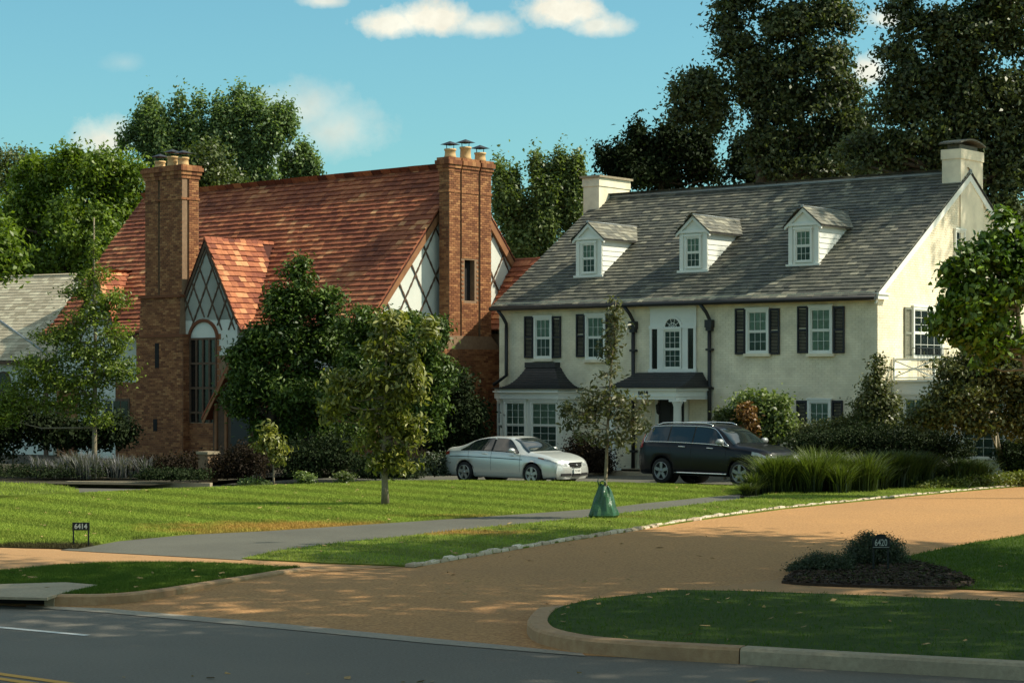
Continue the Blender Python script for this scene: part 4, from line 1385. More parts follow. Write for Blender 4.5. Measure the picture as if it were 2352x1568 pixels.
# sunroom with a railed flat roof
sy0 = HW.fx(2049, 850, 0).y; szt = HW.fx(2049, 872, 0).z
SX = 4.2
mb = MB(); mb.box(.02, SX, sy0 + .05, sy0 + 5.6, -.2, szt - .45); sun_ = mb.build('sunroom', m_white, hw)
mb = MB(); mb.box(.02, SX + .12, sy0 - .07, sy0 + 5.7, szt - .45, szt - .06); mb.box(.02, SX + .22, sy0 - .17, sy0 + 5.8, szt - .06, szt)
mb.build('sunroom_cornice', m_white, sun_)
for k in range(2):
    sash(HW, hw, (.35 + k * 1.95, sy0 + .05, .7), UX, -UY, 1.5, szt - .45 - .75, cols=4, rows_u=3, rows_l=3, fw=.08, sill=False, wall_off=.004)
railz = HW.fx(2049, 824, 0).z
mb = MB()
nb = 3; bwid = (SX - .1) / nb
for k in range(nb + 1):
    mb.box(.08 + k * bwid - .035, .08 + k * bwid + .035, sy0 - .05, sy0 + .02, szt, railz + .04)
mb.box(.05, SX, sy0 - .06, sy0 + .03, railz - .05, railz + .01); mb.box(.05, SX, sy0 - .04, sy0 + .01, szt + .04, szt + .09)
mb.box(.05, SX, sy0 - .03, sy0, (szt + railz) / 2 - .02, (szt + railz) / 2 + .02)
for k in range(nb):
    u0, u1 = .08 + k * bwid, .08 + (k + 1) * bwid; z0_, z1_ = szt + .08, railz - .05
    for (za_, zb_) in ((z0_, z1_), (z1_, z0_)):
        d = Vector((u1 - u0, 0, zb_ - za_)); L = d.length; d.normalize(); q = Vector((-d.z, 0, d.x))
        mb.obox((u0, sy0 - .02, za_), d, q, (0, -1, 0), .03, L - .03, -.02, .02, -.012, .012 + (.002 if za_ < zb_ else 0))
mb.box(SX - .04, SX + .03, sy0 + .02, sy0 + 5.5, railz - .05, railz + .01)
mb.build('roof_railing', m_white, sun_)

# ================================================================== TUDOR HOUSE
K = 1.22
HT = Fr(-3.96 * K, 57.95 * K, 41.5)


def kz(z): return 3.0 + (z - 2.9) * K


ht = root('tudor_house', (HT.ox, HT.oy, 0), -HT.a, label='brown brick tudor house with steep red tiled roof and two tall chimneys', cat='house')
TL, TH = 15.1 * K, 3.73 * K
TE, TR = kz(4.96), kz(9.32)
TS = (TR - TE) / TH
mb = MB()
mb.prism([Vector((0, .05, 0)), Vector((0, 2 * TH - .05, 0)), Vector((0, 2 * TH - .05, TE - .08)), Vector((0, TH, TR - .14)), Vector((0, .05, TE - .08))], (-TL, 0, 0))
twall = mb.build('wall', m_stucco, ht)
mb = MB(); mb.box(-TL - .02, -.02, -.02, .048, -.2, 3.05); mb.box(-.02, .02, 0, 2 * TH, -.2, 3.4)
tb = mb.build('brick_wall', m_mortar, ht)
pieces(HT, tb, (-TL, -.021, 0), UX, UZ, lambda u, v, w, h: True, .24, .085, .012, m_brick, ('brick', 'brickwork'), 0, TL, 3.05, brick=True, gap=.014, jit=.003)
tov = 0.0
GR = [(-9.18 * K - .35, -5.72 * K), (-12.89 * K - 1.0 * K - .28, -12.89 * K + 1.0 * K + .28)]
in_gable = lambda x: any(a <= x <= b for (a, b) in GR)
v_t = Vector((0, 1, TS)).normalized()
mb = MB()
for sg in (1, -1):
    y0 = -tov if sg == 1 else 2 * TH + tov
    mb.prism([Vector((-TL - .15, y0, TE - TS * tov)), Vector((.12, y0, TE - TS * tov)), Vector((.12, TH, TR)), Vector((-TL - .15, TH, TR))], (0, 0, -.08))
troof = mb.build('roof', m_tile_under, ht)
tlen = math.hypot(TH + tov, (TH + tov) * TS)


def tile_t(u, v):
    s = .5 + .22 * math.sin(u * 1.1 + v * 1.9) + .1 * math.sin(u * 3.7 - v * 2.2)
    return s * .55 + random.betavariate(1.3, 1.9) * .65


pieces(HT, troof, (-TL - .15, -tov - .02, TE - TS * tov), UX, v_t, lambda u, v, w, h: True, .30, .245, .075, m_tile, ('roof_tile', 'roof_tiles'), 230, TL + .29, tlen, jit=.014, wvar=.12, stagger=.45, tfun=tile_t, gap=.01)
pieces(HT, troof, (.14, 2 * TH + tov + .02, TE - TS * tov), -UX, Vector((0, -1, TS)).normalized(), lambda u, v, w, h: True, .5, .4, .04, m_tile, ('roof_tile', 'roof_tiles'), 0, TL + .29, tlen)
# sprocketed eave kicking out
kick = Vector((0, -1, -.62)).normalized()
Ok = Vector((-TL - .15, -.80, TE - .58))
pieces(HT, troof, Ok, UX, Vector((0, .80, .56)), lambda u, v, w, h: not in_gable(-TL - .15 + u), .30, .245, .07, m_tile, ('roof_tile', 'roof_tiles'), 0, TL + .29, .98, jit=.012, wvar=.1, tfun=tile_t)
cuts = [-TL - .15, GR[1][0], GR[1][1], GR[0][0], GR[0][1], .12]
for q in (0, 2, 4):
    mb = MB(); mb.prism([Vector((cuts[q], -.78, TE - .62)), Vector((cuts[q], -.02, TE - .05)), Vector((cuts[q], -.02, TE - .4)), Vector((cuts[q], -.6, TE - .72))], (cuts[q + 1] - cuts[q], 0, 0))
    mb.build('eave', m_timber, troof)
# ridge tiles
k = 0; x = -TL - .15
while x < .1:
    MB().prism([Vector((x, TH - .14, TR - .10)), Vector((x, TH, TR + .10)), Vector((x, TH + .14, TR - .10))], (.30, 0, .0), tint=random.random()).build('ridge_tile', m_tile, troof).location.z = .012 * (k % 2)
    x += .315; k += 1
# barge boards + diamond timbers on the right gable
mb = MB()
for sg in (1, -1):
    f = lambda y: y if sg == 1 else 2 * TH - y
    mb.prism([Vector((.02, f(-tov), TE - TS * tov - .05)), Vector((.02, f(TH), TR - .05)), Vector((.02, f(TH), TR - .42)), Vector((.02, f(-tov), TE - TS * tov - .38))], (.10, 0, 0))
mb.build('barge_board', m_bargeb, ht)


def battens(parent, O, U, V, N, region, du, dv, wdt=.050, thick=.035, ext=12, nm='batten', mat=m_timber, clipfn=None):
    """diagonal lattice; region(u,v) says inside. each unbroken run is a batten"""
    O = Vector(O); U = Vector(U); V = Vector(V); N = Vector(N)
    for sgn in (1, -1):
        for k in range(-ext, ext + 1):
            run = None; L = math.hypot(du, dv); d = (U * du * sgn + V * dv) / L; q = (N.cross(d)).normalized()
            d2 = (du * sgn / L, dv / L)
            s = -ext * L; step = .04
            while s < ext * L:
                u = k * du * 2 + d2[0] * s; v = d2[1] * s
                ins = region(u, v)
                if ins and run is None: run = s
                if (not ins) and run is not None:
                    if s - run > .18:
                        p = O + U * (k * du * 2 + d2[0] * run) + V * (d2[1] * run)
                        mb = MB()
                        # slightly knobbly timber
                        m_ = max(2, int((s - run) / .16)); 
                        for j in range(m_):
                            w_ = wdt * (1.25 if j % 2 else .8)
                            mb.obox(p, d, q, N, (s - run) * j / m_, (s - run) * (j + 1) / m_, -w_ / 2, w_ / 2, 0, thick + (.002 if sgn > 0 else 0))
                        mb.build(nm, mat, parent)
                    run = None
                s += step


regG = lambda u, v: .0 < u < 2 * TH and v > 3.5 and v < TE - .3 + TS * min(u, 2 * TH - u)
battens(twall, (.003, 0, 0), UY, UZ, UX, regG, .52, .86, ext=14)

# right chimney, three shafts
CRY0, CRY1 = 2.48 * K, 4.33 * K
X0c = HT.fy(1009, 500, CRY0).x
czt = HT.fx(1080, 366, .62 * K).z
cm = [(.0, .70 * K, CRY0, CRY1, kz(4.4), czt)]
ch = MB(); ch.box(X0c, .62 * K - .25, CRY0, CRY1, kz(4.3), czt - .1)
ch.prism([Vector((-.3, CRY0, kz(4.3))), Vector((-.3, CRY0 - .35, kz(3.9))), Vector((-.3, CRY0 - .35, 0)), Vector((-.3, CRY1 + .45, 0)), Vector((-.3, CRY1 + .45, kz(3.95))), Vector((-.3, CRY1, kz(4.3)))], (.3 + .62 * K + .02, 0, 0))
chR = ch.build('chimney', m_mortar, ht)
shafts = [(CRY0, CRY0 + .58), (CRY0 + .66, CRY1 - .70), (CRY1 - .60, CRY1)]
xf = .62 * K
mb = MB()
SLA, SLB = HT.fx(1067, 690, xf), HT.fx(1090, 598, xf)
for i, (a, b) in enumerate(shafts):
    if i != 1: mb.box(X0c, xf, a, b, kz(4.3), czt - .3)
    else:
        y0_, y1_ = max(a, SLA.y), min(b - .02, SLB.y)
        mb.box(X0c, xf, a, b, kz(4.3), SLA.z); mb.box(X0c, xf, a, b, SLB.z, czt - .3)
        if y0_ > a: mb.box(X0c, xf, a, y0_, SLA.z, SLB.z)
        mb.box(X0c, xf, y1_, b, SLA.z, SLB.z)
mb.build('shaft', m_mortar, chR)
slot0, slot1 = HT.fx(1067, 690, xf), HT.fx(1090, 598, xf)
for i, (a, b) in enumerate(shafts):
    hl = [(slot0.y - a, slot1.y - a + .0, slot0.z - kz(4.3), slot1.z - kz(4.3))] if i == 1 else []
    pieces(HT, chR, (xf, a, kz(4.3)), UY, UZ, holes_test(hl), .23, .08, .014, m_brick, ('brick', 'brickwork'), 60, b - a, czt - .5 - kz(4.3), brick=True, gap=.014, jit=.004)
pieces(HT, chR, (X0c, CRY0, kz(4.3)), UX, UZ, lambda *a: True, .23, .08, .012, m_brick, ('brick', 'brickwork'), 20, xf - X0c, czt - .5 - kz(4.3), brick=True, gap=.014, jit=.003)
pieces(HT, chR, (xf + .02, CRY0 - .35, 0), UY, UZ, lambda *a: True, .23, .08, .014, m_brick, ('brick', 'brickwork'), 20, CRY1 - CRY0 + .8, kz(3.92), brick=True, gap=.014, jit=.003)
MB().box(xf - .25, xf - .22, slot0.y, slot1.y, slot0.z, slot1.z).build('slot_window', m_void, ht)  # black panel at the back of the slot, recess shade in its colour
def corbel_ring(x0, x1, y0, y1, z0, z1, parent):
    mb = MB(); mb.box(x0 + .02, x1 - .02, y0 + .02, y1 - .02, z0 + .002, z1 - .002, tint=.3)
    n = max(1, int((x1 - x0) / .22)); 
    for k in range(n):
        a, b = x0 + (x1 - x0) * k / n, x0 + (x1 - x0) * (k + 1) / n
        mb.box(a + .006, b - .006, y0, y0 + .05, z0, z1, tint=random.random())
    n = max(1, int((y1 - y0) / .22))
    for k in range(n):
        a, b = y0 + (y1 - y0) * k / n, y0 + (y1 - y0) * (k + 1) / n
        mb.box(x1 - .05, x1, a + .006 + (.05 if k == 0 else 0), b - .006, z0, z1, tint=random.random())
    return mb.build('corbel', m_brick, parent)


# corbelled head
for j, (e, z0_, z1_) in enumerate(((.03, czt - 1.25, czt - 1.17), (.035, czt - .50, czt - .38), (.075, czt - .378, czt - .26), (.12, czt - .258, czt - .10), (.07, czt - .098, czt))):
    for (a, b) in (shafts if j < 1 else shafts):
        corbel_ring(X0c - e, xf + e, a - (e if a == CRY0 else .0), b + (e if b == CRY1 else 0), z0_, z1_, chR)


def pots(parent, pts, z, hts):
    for (p, h_) in zip(pts, hts):
        mb = MB(); mb.lathe((p[0], p[1], z), [(.20, 0), (.22, .04), (.20, .10), (.19, h_ - .08), (.22, h_ - .06), (.22, h_), (.17, h_), (.16, h_ - .2)], 16)
        pt = mb.build('chimney_pot', m_pot, parent)
        mb = MB()
        for (sx, sy) in ((1, 0), (-1, 0), (0, 1), (0, -1)):
            mb.tube([(p[0] + sx * .17, p[1] + sy * .17, z + h_ - .03), (p[0] + sx * .19, p[1] + sy * .19, z + h_ + .16)], .012, 4)
        c = z + h_ + .155; r = .37
        for q in range(4):
            a, b = math.pi / 2 * q + .785, math.pi / 2 * (q + 1) + .785
            A, B = Vector((p[0] + r * math.cos(a), p[1] + r * math.sin(a), c)), Vector((p[0] + r * math.cos(b), p[1] + r * math.sin(b), c))
            mb.face([A, B, Vector((p[0], p[1], c + .13))]); mb.face([B, A, Vector((p[0], p[1], c - .015))])
        mb.build('rain_cap', m_black, pt)


pots(chR, [((X0c + xf) / 2, CRY0 + .32), ((X0c + xf) / 2, (CRY0 + CRY1) / 2), ((X0c + xf) / 2, CRY1 - .34)], czt, (.32, .46, .32))

# left chimney stack in front of the wall
LX0, LX1 = -9.18 * K, -7.44 * K
ly0 = -.9 * K; ly1 = HT.fx(454, 500, LX1).y - .3
lzt = HT.fy(380, 383, ly0).z
zsh1, zsh0 = HT.fy(380, 681, ly0).z, HT.fy(380, 772, ly0).z
mb = MB(); mb.box(LX0, LX1, ly0, ly1 + .3, zsh1 - .1, lzt - .2)
mb.prism([Vector((LX0 - .28, ly0 - .16, zsh0)), Vector((LX1 + .05, ly0 - .16, zsh0)), Vector((LX1 + .03, ly0 - .10, zsh1)), Vector((LX0 - .20, ly0 - .10, zsh1))], (0, 1.3, 0))
mb.box(LX0 - .35, LX1 + .30, ly0 - .22, .1, -.2, zsh0)
chL = mb.build('chimney', m_mortar, ht)
pw = (LX1 - LX0)
lsh = [(LX0, LX0 + pw * .36), (LX0 + pw * .40, LX1 - .12), (LX1 - .10, LX1)]
mb = MB(); mb.box(LX0, LX0 + pw * .36, ly0 - .07, ly0, zsh1, lzt - .2); mb.box(LX0 + pw * .42, LX1, ly0 - .07, ly0, zsh1, lzt - .2)
mb.box(LX1 - .01, LX1 + .07, ly0 - .07, ly0 + .17, zsh1, lzt - .2); mb.box(LX1, LX1 + .06, ly0 + .26, ly1 + .3, zsh1, lzt - .2)
mb.build('shaft', m_mortar, chL)
Hh = lzt - .5 - zsh1
pieces(HT, chL, (LX0, ly0 - .07, zsh1), UX, UZ, lambda *a: True, .23, .08, .012, m_brick, ('brick', 'brickwork'), 40, pw * .36, Hh, brick=True, gap=.014, jit=.003)
pieces(HT, chL, (LX0 + pw * .42, ly0 - .07, zsh1), UX, UZ, lambda *a: True, .23, .08, .012, m_brick, ('brick', 'brickwork'), 50, pw * .58 + .07, Hh, brick=True, gap=.014, jit=.003)
pieces(HT, chL, (LX1 + .06, ly0 + .26, zsh1), UY, UZ, lambda *a: True, .23, .08, .012, m_brick, ('brick', 'brickwork'), 30, ly1 + .3 - ly0 - .26, Hh, brick=True, gap=.014, jit=.003)
pieces(HT, chL, (LX0 - .35, ly0 - .225, 0), UX, UZ, lambda *a: True, .23, .08, .012, m_brick, ('brick', 'brickwork'), 30, LX1 - LX0 + .65, zsh0, brick=True, gap=.014, jit=.003)
pieces(HT, chL, (LX1 + .302, ly0 - .22, 0), UY, UZ, lambda *a: True, .23, .08, .012, m_brick, ('brick', 'brickwork'), 0, 1.2, zsh0, brick=True, gap=.014, jit=.003)
sv = Vector((0, .06, zsh1 - zsh0)).normalized()
pieces(HT, chL, (LX0 - .24, ly0 - .165, zsh0 + .02), UX, sv, lambda *a: True, .23, .08, .012, m_brick, ('brick', 'brickwork'), 20, LX1 - LX0 + .26, zsh1 - zsh0 - .05, brick=True, gap=.014, jit=.003)
for (e, z0_, z1_) in ((.04, lzt - 1.30, lzt - 1.22), (.045, lzt - .50, lzt - .36), (.09, lzt - .358, lzt - .22), (.14, lzt - .218, lzt - .08), (.09, lzt - .078, lzt)):
    corbel_ring(LX0 - e, LX1 + e + .06, ly0 - e - .07, ly1 + .3 + e, z0_, z1_, chL)
MB().box(LX0 - .30, LX1 + .08, ly0 - .19, ly0 + .2, zsh1 - .05, zsh1 + .05, tint=.1).build('corbel', m_brick, chL)
MB().box(LX0 - .40, LX1 + .33, ly0 - .27, ly0 + .2, zsh0 - .05, zsh0 + .06, tint=.1).build('corbel', m_brick, chL)
pots(chL, [(LX0 + pw * .2, ly0 + .3), (LX0 + pw * .55, ly0 + .3), (LX0 + pw * .85, ly0 + .3)], lzt, (.28, .40, .32))
for (xs, y0_, y1_) in ((361, 788, 845), (357, 962, 990)):
    a = HT.fy(xs - 4, y1_, ly0 - .22); b = HT.fy(xs + 5, y0_, ly0 - .22)
    MB().box(a.x, b.x, ly0 - .25, ly0 - .2, a.z, b.z).build('slot_window', m_void, ht)  # black panel on the brick face stands in for the slot's shade


# front gable dormers with red tiled slopes
def tudor_gable(tc_, half, zap, zlow, lattice, yp):
    xm = tc_; pz = (zap - zlow) / half
    ring = [Vector((xm - half, yp, zlow)), Vector((xm + half, yp, zlow)), Vector((xm, yp, zap))]
    mb = MB(); mb.prism([Vector((xm - half, yp, 0)), Vector((xm + half, yp, 0))] + [ring[1], ring[2], ring[0]], (0, .9 - yp, 0))
    back = (zap - TE) / TS
    mb.prism(ring, (0, back - yp, 0))
    gb = mb.build('front_gable', m_stucco, ht)
    mb = MB(); ext = .28
    for sg in (1, -1):
        ex = xm + sg * (half + ext); ez = zlow - pz * ext
        mb.prism([Vector((ex, yp - .1, ez)), Vector((xm, yp - .1, zap + .03)), Vector((xm, back + .1, zap + .03)), Vector((ex, max(.1, (ez - TE) / TS + .1), ez))], (0, 0, .05))
    rf = mb.build('gable_roof', m_tile_under, ht)
    for sg in (1, -1):
        Vd = Vector((-sg * 1, 0, pz)).normalized(); ex = xm + sg * (half + ext); ez = zlow - pz * ext + .06
        ln = math.hypot(half + ext, (half + ext) * pz)
        if sg == 1:
            pieces(HT, rf, (ex, yp - .12, ez), UY, Vd, lambda u, v, w, h, ez=ez, Vd=Vd: yp - .12 + u < (ez + Vd.z * v - TE) / TS + .12, .28, .235, .065, m_tile, ('roof_tile', 'roof_tiles'), 36, back + .4, ln, jit=.012, wvar=.1, tfun=lambda u, v: random.betavariate(2, 1.2))
        else:
            pieces(HT, rf, (ex, back + .2, ez), -UY, Vd, lambda u, v, w, h, ez=ez, Vd=Vd: back + .2 - u < (ez + Vd.z * v - TE) / TS + .12, .28, .235, .065, m_tile, ('roof_tile', 'roof_tiles'), 0, back + .4, ln, jit=.012, wvar=.1)
    y = yp - .1
    while y < back:
        MB().prism([Vector((xm - .10, y, zap + .0)), Vector((xm, y, zap + .15)), Vector((xm + .10, y, zap + .0))], (0, .27, 0), tint=random.random()).build('ridge_tile', m_tile, rf); y += .285
    mb = MB()
    for sg in (1, -1):
        ex = xm + sg * (half + .1); ez = zlow - pz * .1
        mb.prism([Vector((ex, yp - .065, ez)), Vector((xm, yp - .065, zap + .02)), Vector((xm, yp - .065, zap - .22)), Vector((ex - sg * .1, yp - .065, ez - .02))], (0, .06, 0))
    mb.build('barge_board', m_timber, rf)
    # lead flashing in the valley
    ex = xm + half + ext; ez = zlow - pz * ext
    mb = MB(); mb.tube([(ex - .05, max(.05, (ez - TE) / TS) - .0, ez + .1), (xm + .02, back + .12, zap + .1)], .05, 5); mb.build('flashing', m_leadgrey, rf)
    mb = MB(); mb.tube([(ex + .50, -.62, ez - .35), (ex + .16, -.5, ez - .38), (ex + .02, -.25, ez - .1), (ex - .02, .0, ez + .15)], .055, 5); mb.build('flashing', m_leadgrey, rf)
    if lattice:
        reg = lambda u, v: abs(u) < half * (zap - v) / (zap - zlow) - .14 if v > zlow else (abs(u) < half - .1 and v > lattice)
        battens(gb, (xm, yp - .003, 0), UX, UZ, -UY, lambda u, v: v > lattice and reg(u, v) and (u * u + (v - azc) ** 2 > ar * ar or v < azc), .36, .66, ext=16, wdt=.048)
    return gb, rf, xm


YP = ly0 + .12
azc = HT.fy(468, 778, YP).z; ar = .78
apx_, lox_ = HT.fy(474, 552, YP), HT.fy(545, 733, YP)
gA, rA, xA = tudor_gable(apx_.x, lox_.x - apx_.x, apx_.z, lox_.z, azc + .3, YP)
gB, rB, xB = tudor_gable(-12.89 * K, 1.0 * K, kz(6.45), kz(4.79), kz(4.2), -.06)
# arched leaded window under the big gable
xm = HT.fy(468, 800, YP).x; r = .74
mb = MB(); n = 16
for k in range(n):
    a, b = math.pi * k / n, math.pi * (k + 1) / n
    mb.prism([Vector((xm + r * math.cos(a), YP - .004, azc + r * math.sin(a) * .85)), Vector((xm + r * math.cos(b), YP - .004, azc + r * math.sin(b) * .85)),
              Vector((xm + (r + .13) * math.cos(b), YP - .004, azc + (r + .13) * math.sin(b) * .85)), Vector((xm + (r + .13) * math.cos(a), YP - .004, azc + (r + .13) * math.sin(a) * .85))], (0, -.06, 0), tint=.05)
wv = mb.build('arch', m_brick, gA)
zlowW = HT.fy(468, 970, YP).z
mb = MB(); mb.box(xm - r, xm + r, YP - .01, YP - .001, max(.9, zlowW), azc); mb.build('pane', m_glassd, gA)
mb = MB()
for k in range(5): mb.box(xm - r + k * 2 * r / 4 - .04, xm - r + k * 2 * r / 4 + .04, YP - .06, YP - .012, max(.9, zlowW), azc)
for k in range(4): mb.box(xm - r, xm + r, YP - .059, YP - .0125, azc - .04 - k * (azc - zlowW) / 3.4, azc + .04 - k * (azc - zlowW) / 3.4)
mb.build('window_frame', m_timber, gA)
mb = MB(); 
for sg in (-1, 1):
    zq = max(.9, zlowW); j = 0
    while zq < azc:
        ln = .14 if j % 2 else .24
        mb.box(xm + sg * (r + .0) if sg > 0 else xm - r - ln, xm + r + ln if sg > 0 else xm - r, YP - .03, YP - .004, zq, zq + .2); zq += .22; j += 1
mb.build('quoins', m_brick, gA)
zs_ = HT.fy(530, 815, YP).z
MB().box(xm - r - .3, lox_.x + .02, YP - .03, YP + .9, -.1, zlowW).build('brick_base', m_mortar, gA)
MB().box(xm + r + .12, lox_.x + .02, YP - .02, YP + 1.2, zlowW + .002, zs_).build('brick_base', m_mortar, gA)
pieces(HT, gA, (xm - r - .3, YP - .031, 0), UX, UZ, lambda *a: True, .23, .08, .012, m_brick, ('brick', 'brickwork'), 0, lox_.x - xm + r + .3, zlowW, brick=True, gap=.014, jit=.003)
# entry porch gable, dark timber
eo = HT.fy(520, 1040, -2.2); ex0 = HT.fy(480, 950, -2.2).x; ex1 = ex0 + 3.4; exm = (ex0 + ex1) / 2
ezt = HT.fy(520, 800, -2.2).z; ezl = HT.fy(480, 945, -2.2).z
mb = MB(); mb.prism([Vector((ex0 + .1, -2.1, 0)), Vector((ex1 - .1, -2.1, 0)), Vector((ex1 - .1, -2.1, ezl)), Vector((exm, -2.1, ezt - .2)), Vector((ex0 + .1, -2.1, ezl))], (0, 2.05, 0))
ent = mb.build('entry_porch', m_timber, ht)
mb = MB()
for sg in (1, -1):
    mb.prism([Vector((exm + sg * 1.95, -2.35, ezl - .3)), Vector((exm, -2.35, ezt)), Vector((exm, -2.35, ezt + .09)), Vector((exm + sg * 1.95, -2.35, ezl - .2))], (0, 2.3, 0))
mb.build('entry_roof', m_tile, ent)
mb = MB()
for sg in (1, -1):
    mb.prism([Vector((exm + sg * 1.9, -2.38, ezl - .34)), Vector((exm, -2.38, ezt - .02)), Vector((exm, -2.38, ezt - .16)), Vector((exm + sg * 1.8, -2.38, ezl - .42))], (0, .04, 0))
mb.build('barge_board', m_bargeb, ent)
mb = MB()
for k in range(6): mb.box(ex0 + .25 + k * .55, ex0 + .37 + k * .55, -2.16, -2.102, .1, ezl + .3)
mb.build('post', m_bargeb, ent)
mb = MB(); mb.box(exm - .5, exm + .5, -2.2, -2.17, .1, 2.2); mb.build('door', m_ironc, ent)
# ground-floor windows hidden mostly by planting
for (x_, w_) in ((-15.2, 1.6), (-11.9, 1.4), (-4.6, 1.6)):
    mb = MB(); mb.box(x_, x_ + w_, -.06, -.036, 1.0, 2.4)
    wn = mb.build('window', m_timber, ht)
    for k in range(3):
        MB().box(x_ + .08 + k * (w_ - .1) / 3, x_ + k * (w_ - .1) / 3 + (w_ - .1) / 3, -.07, -.061, 1.1, 2.3).build('pane', m_glassd, wn)
# side wing between the houses
wy0, wz0_ = 4.56 * K, kz(4.48); wy1, wz1_ = 6.1 * K, kz(6.65)
mb = MB(); mb.box(.05, 2.5, wy0 + .25, wy1 * 1.25, -.2, wz0_ - .1); wing = mb.build('side_wing', m_mortar, ht)
mb = MB(); mb.prism([Vector((.03, wy0, wz0_)), Vector((.03, wy1, wz1_)), Vector((.03, wy1 + (wy1 - wy0), wz0_))], (2.55, 0, 0)); wr = mb.build('wing_roof', m_tile_under, ht)
wv_ = Vector((0, wy1 - wy0, wz1_ - wz0_)); wl = wv_.length
pieces(HT, wr, (.03, wy0 - .05, wz0_ + .02), UX, wv_, lambda *a: True, .30, .245, .075, m_tile, ('roof_tile', 'roof_tiles'), 0, 2.6, wl, jit=.012, wvar=.1, tfun=tile_t)
MB().tube([(.02, wy1, wz1_ + .04), (2.6, wy1, wz1_ + .04)], .09, 6).build('ridge_tile', m_tile, wr)

# ================================================================== FAR LEFT HOUSE
HL = Fr(*at(100, 880, 84.0).xy, 30.0)
hl = root('grey_roof_house', (HL.ox, HL.oy, 0), -HL.a, label='white house with pale tan shingle roof cut off by the left edge', cat='house')
p_e0 = HL.fy(-10, 822, 0); p_e1 = HL.fy(108, 827, 0)
ez = p_e1.z; x1 = p_e1.x + .3; x0 = x1 - 12
yr = 4.3; pr = HL.hit(60, 636, (0, yr, 0), (0, 1, 0)); rzz = pr.z; s_l = (rzz - ez) / yr
mb = MB(); mb.box(x0, x1 - .3, .35, 8.3, -.2, ez - .05)
mb.prism([Vector((x1 - .3, .35, ez - .1)), Vector((x1 - .3, 8.3, ez - .1)), Vector((x1 - .3, yr, rzz - .3))], (-11, 0, 0))
wl_ = mb.build('wall', m_stucco, hl)
xr_end = HL.hit(172, 655, (0, yr, 0), (0, 1, 0)).x
mb = MB()
mb.prism([Vector((x0, 0, ez)), Vector((x1, 0, ez)), Vector((xr_end, yr, rzz)), Vector((x0, yr, rzz))], (0, 0, -.08))
mb.prism([Vector((x0, 8.6, ez)), Vector((x1, 8.6, ez)), Vector((xr_end, yr, rzz)), Vector((x0, yr, rzz))], (0, 0, -.08))
lr = mb.build('roof', m_slate_under, hl)
vl = Vector((0, yr, rzz - ez)); Ls = vl.length
pieces(HL, lr, (x0, -.02, ez + .0), UX, vl, lambda u, v, w, h: x0 + u < x1 + (xr_end - x1) * v / Ls, .34, .20, .02, m_shingle, ('shingle', 'shingles'), 260, max(x1, xr_end) - x0, Ls, jit=.004, wvar=.25, tfun=lambda u, v: random.choice([.1, .3, .5, .5, .8, 1.]))
MB().tube([(x0, yr, rzz + .03), (xr_end, yr, rzz + .03)], .07, 6).build('ridge_cap', m_shingle, lr)
MB().box(x0, x1, -.06, .02, ez - .14, ez - .02).build('gutter', m_timber, hl)
# hip / valley line in a lower front wing
va = HL.hit(0, 738, (0, 0, ez), (0, -s_l, 1)); vb = HL.hit(108, 815, (0, 0, ez), (0, -s_l, 1))
MB().tube([va + Vector((0, 0, .04)), vb + Vector((0, 0, .04))], .05, 5).build('valley_flashing', m_leadgrey, lr)
wq = HL.fy(8, 900, .35)
mb = MB(); n = 8
pts = [Vector((wq.x - .45, .30, 1.2)), Vector((wq.x + .45, .30, 1.2))] + [Vector((wq.x + .45 * math.cos(math.pi * k / n), .30, ez - .95 + .5 * math.sin(math.pi * k / n))) for k in range(n + 1)]
mb.prism(pts, (0, .04, 0)); wn = mb.build('window', m_timber, hl)
pts = [Vector((wq.x + (p.x - wq.x) * .82, .29, p.z * .985)) for p in pts]
MB().prism(pts, (0, .01, 0)).build('pane', m_glassd, wn)
MB().box(x1 - .75, x1 - .55, .28, .35, 0, ez - .1).build('timber_post', m_timber, hl)
# the small grey-green cross roof at its right, before the tudor house
cx = at(150, 740, 82)


# ================================================================== CARS
def interp(xs, ys):
    xs, ys = np.array(xs, float), np.array(ys, float)
    # smooth monotone-ish interpolation: finite-difference cubic
    d = np.gradient(ys, xs)

    def f(x):
        i = int(np.clip(np.searchsorted(xs, x) - 1, 0, len(xs) - 2))
        h = xs[i + 1] - xs[i]; t = min(1, max(0, (x - xs[i]) / h))
        sl = (ys[i + 1] - ys[i]) / h
        a, b = d[i], d[i + 1]
        if a * sl <= 0: a = 0
        if b * sl <= 0: b = 0
        a = math.copysign(min(abs(a), 3 * abs(sl)), sl); b = math.copysign(min(abs(b), 3 * abs(sl)), sl)
        return (2 * t ** 3 - 3 * t * t + 1) * ys[i] + (t ** 3 - 2 * t * t + t) * h * a + (-2 * t ** 3 + 3 * t * t) * ys[i + 1] + (t ** 3 - t * t) * h * b
    return f


def car_paint(name, col, metal=.5, rough=.3):
    m = bpy.data.materials.new(name); m.use_nodes = True
    nt = NT(m.node_tree)
    b = principled(nt, Roughness=rough, Metallic=metal)
    b.inputs['Base Color'].default_value = (*col, 1); b.inputs['Coat Weight'].default_value = .8; b.inputs['Coat Roughness'].default_value = .06
    geo = nt.n('ShaderNodeNewGeometry')
    bp = nt.n('ShaderNodeBump'); bp.inputs['Strength'].default_value = .02
    nt.l(nt.noise(geo.outputs['Position'], 3.0), bp.inputs['Height']); nt.l(bp.outputs[0], b.inputs['Normal'])
    o = nt.n('ShaderNodeOutputMaterial'); nt.l(b.outputs[0], o.inputs[0]); return m


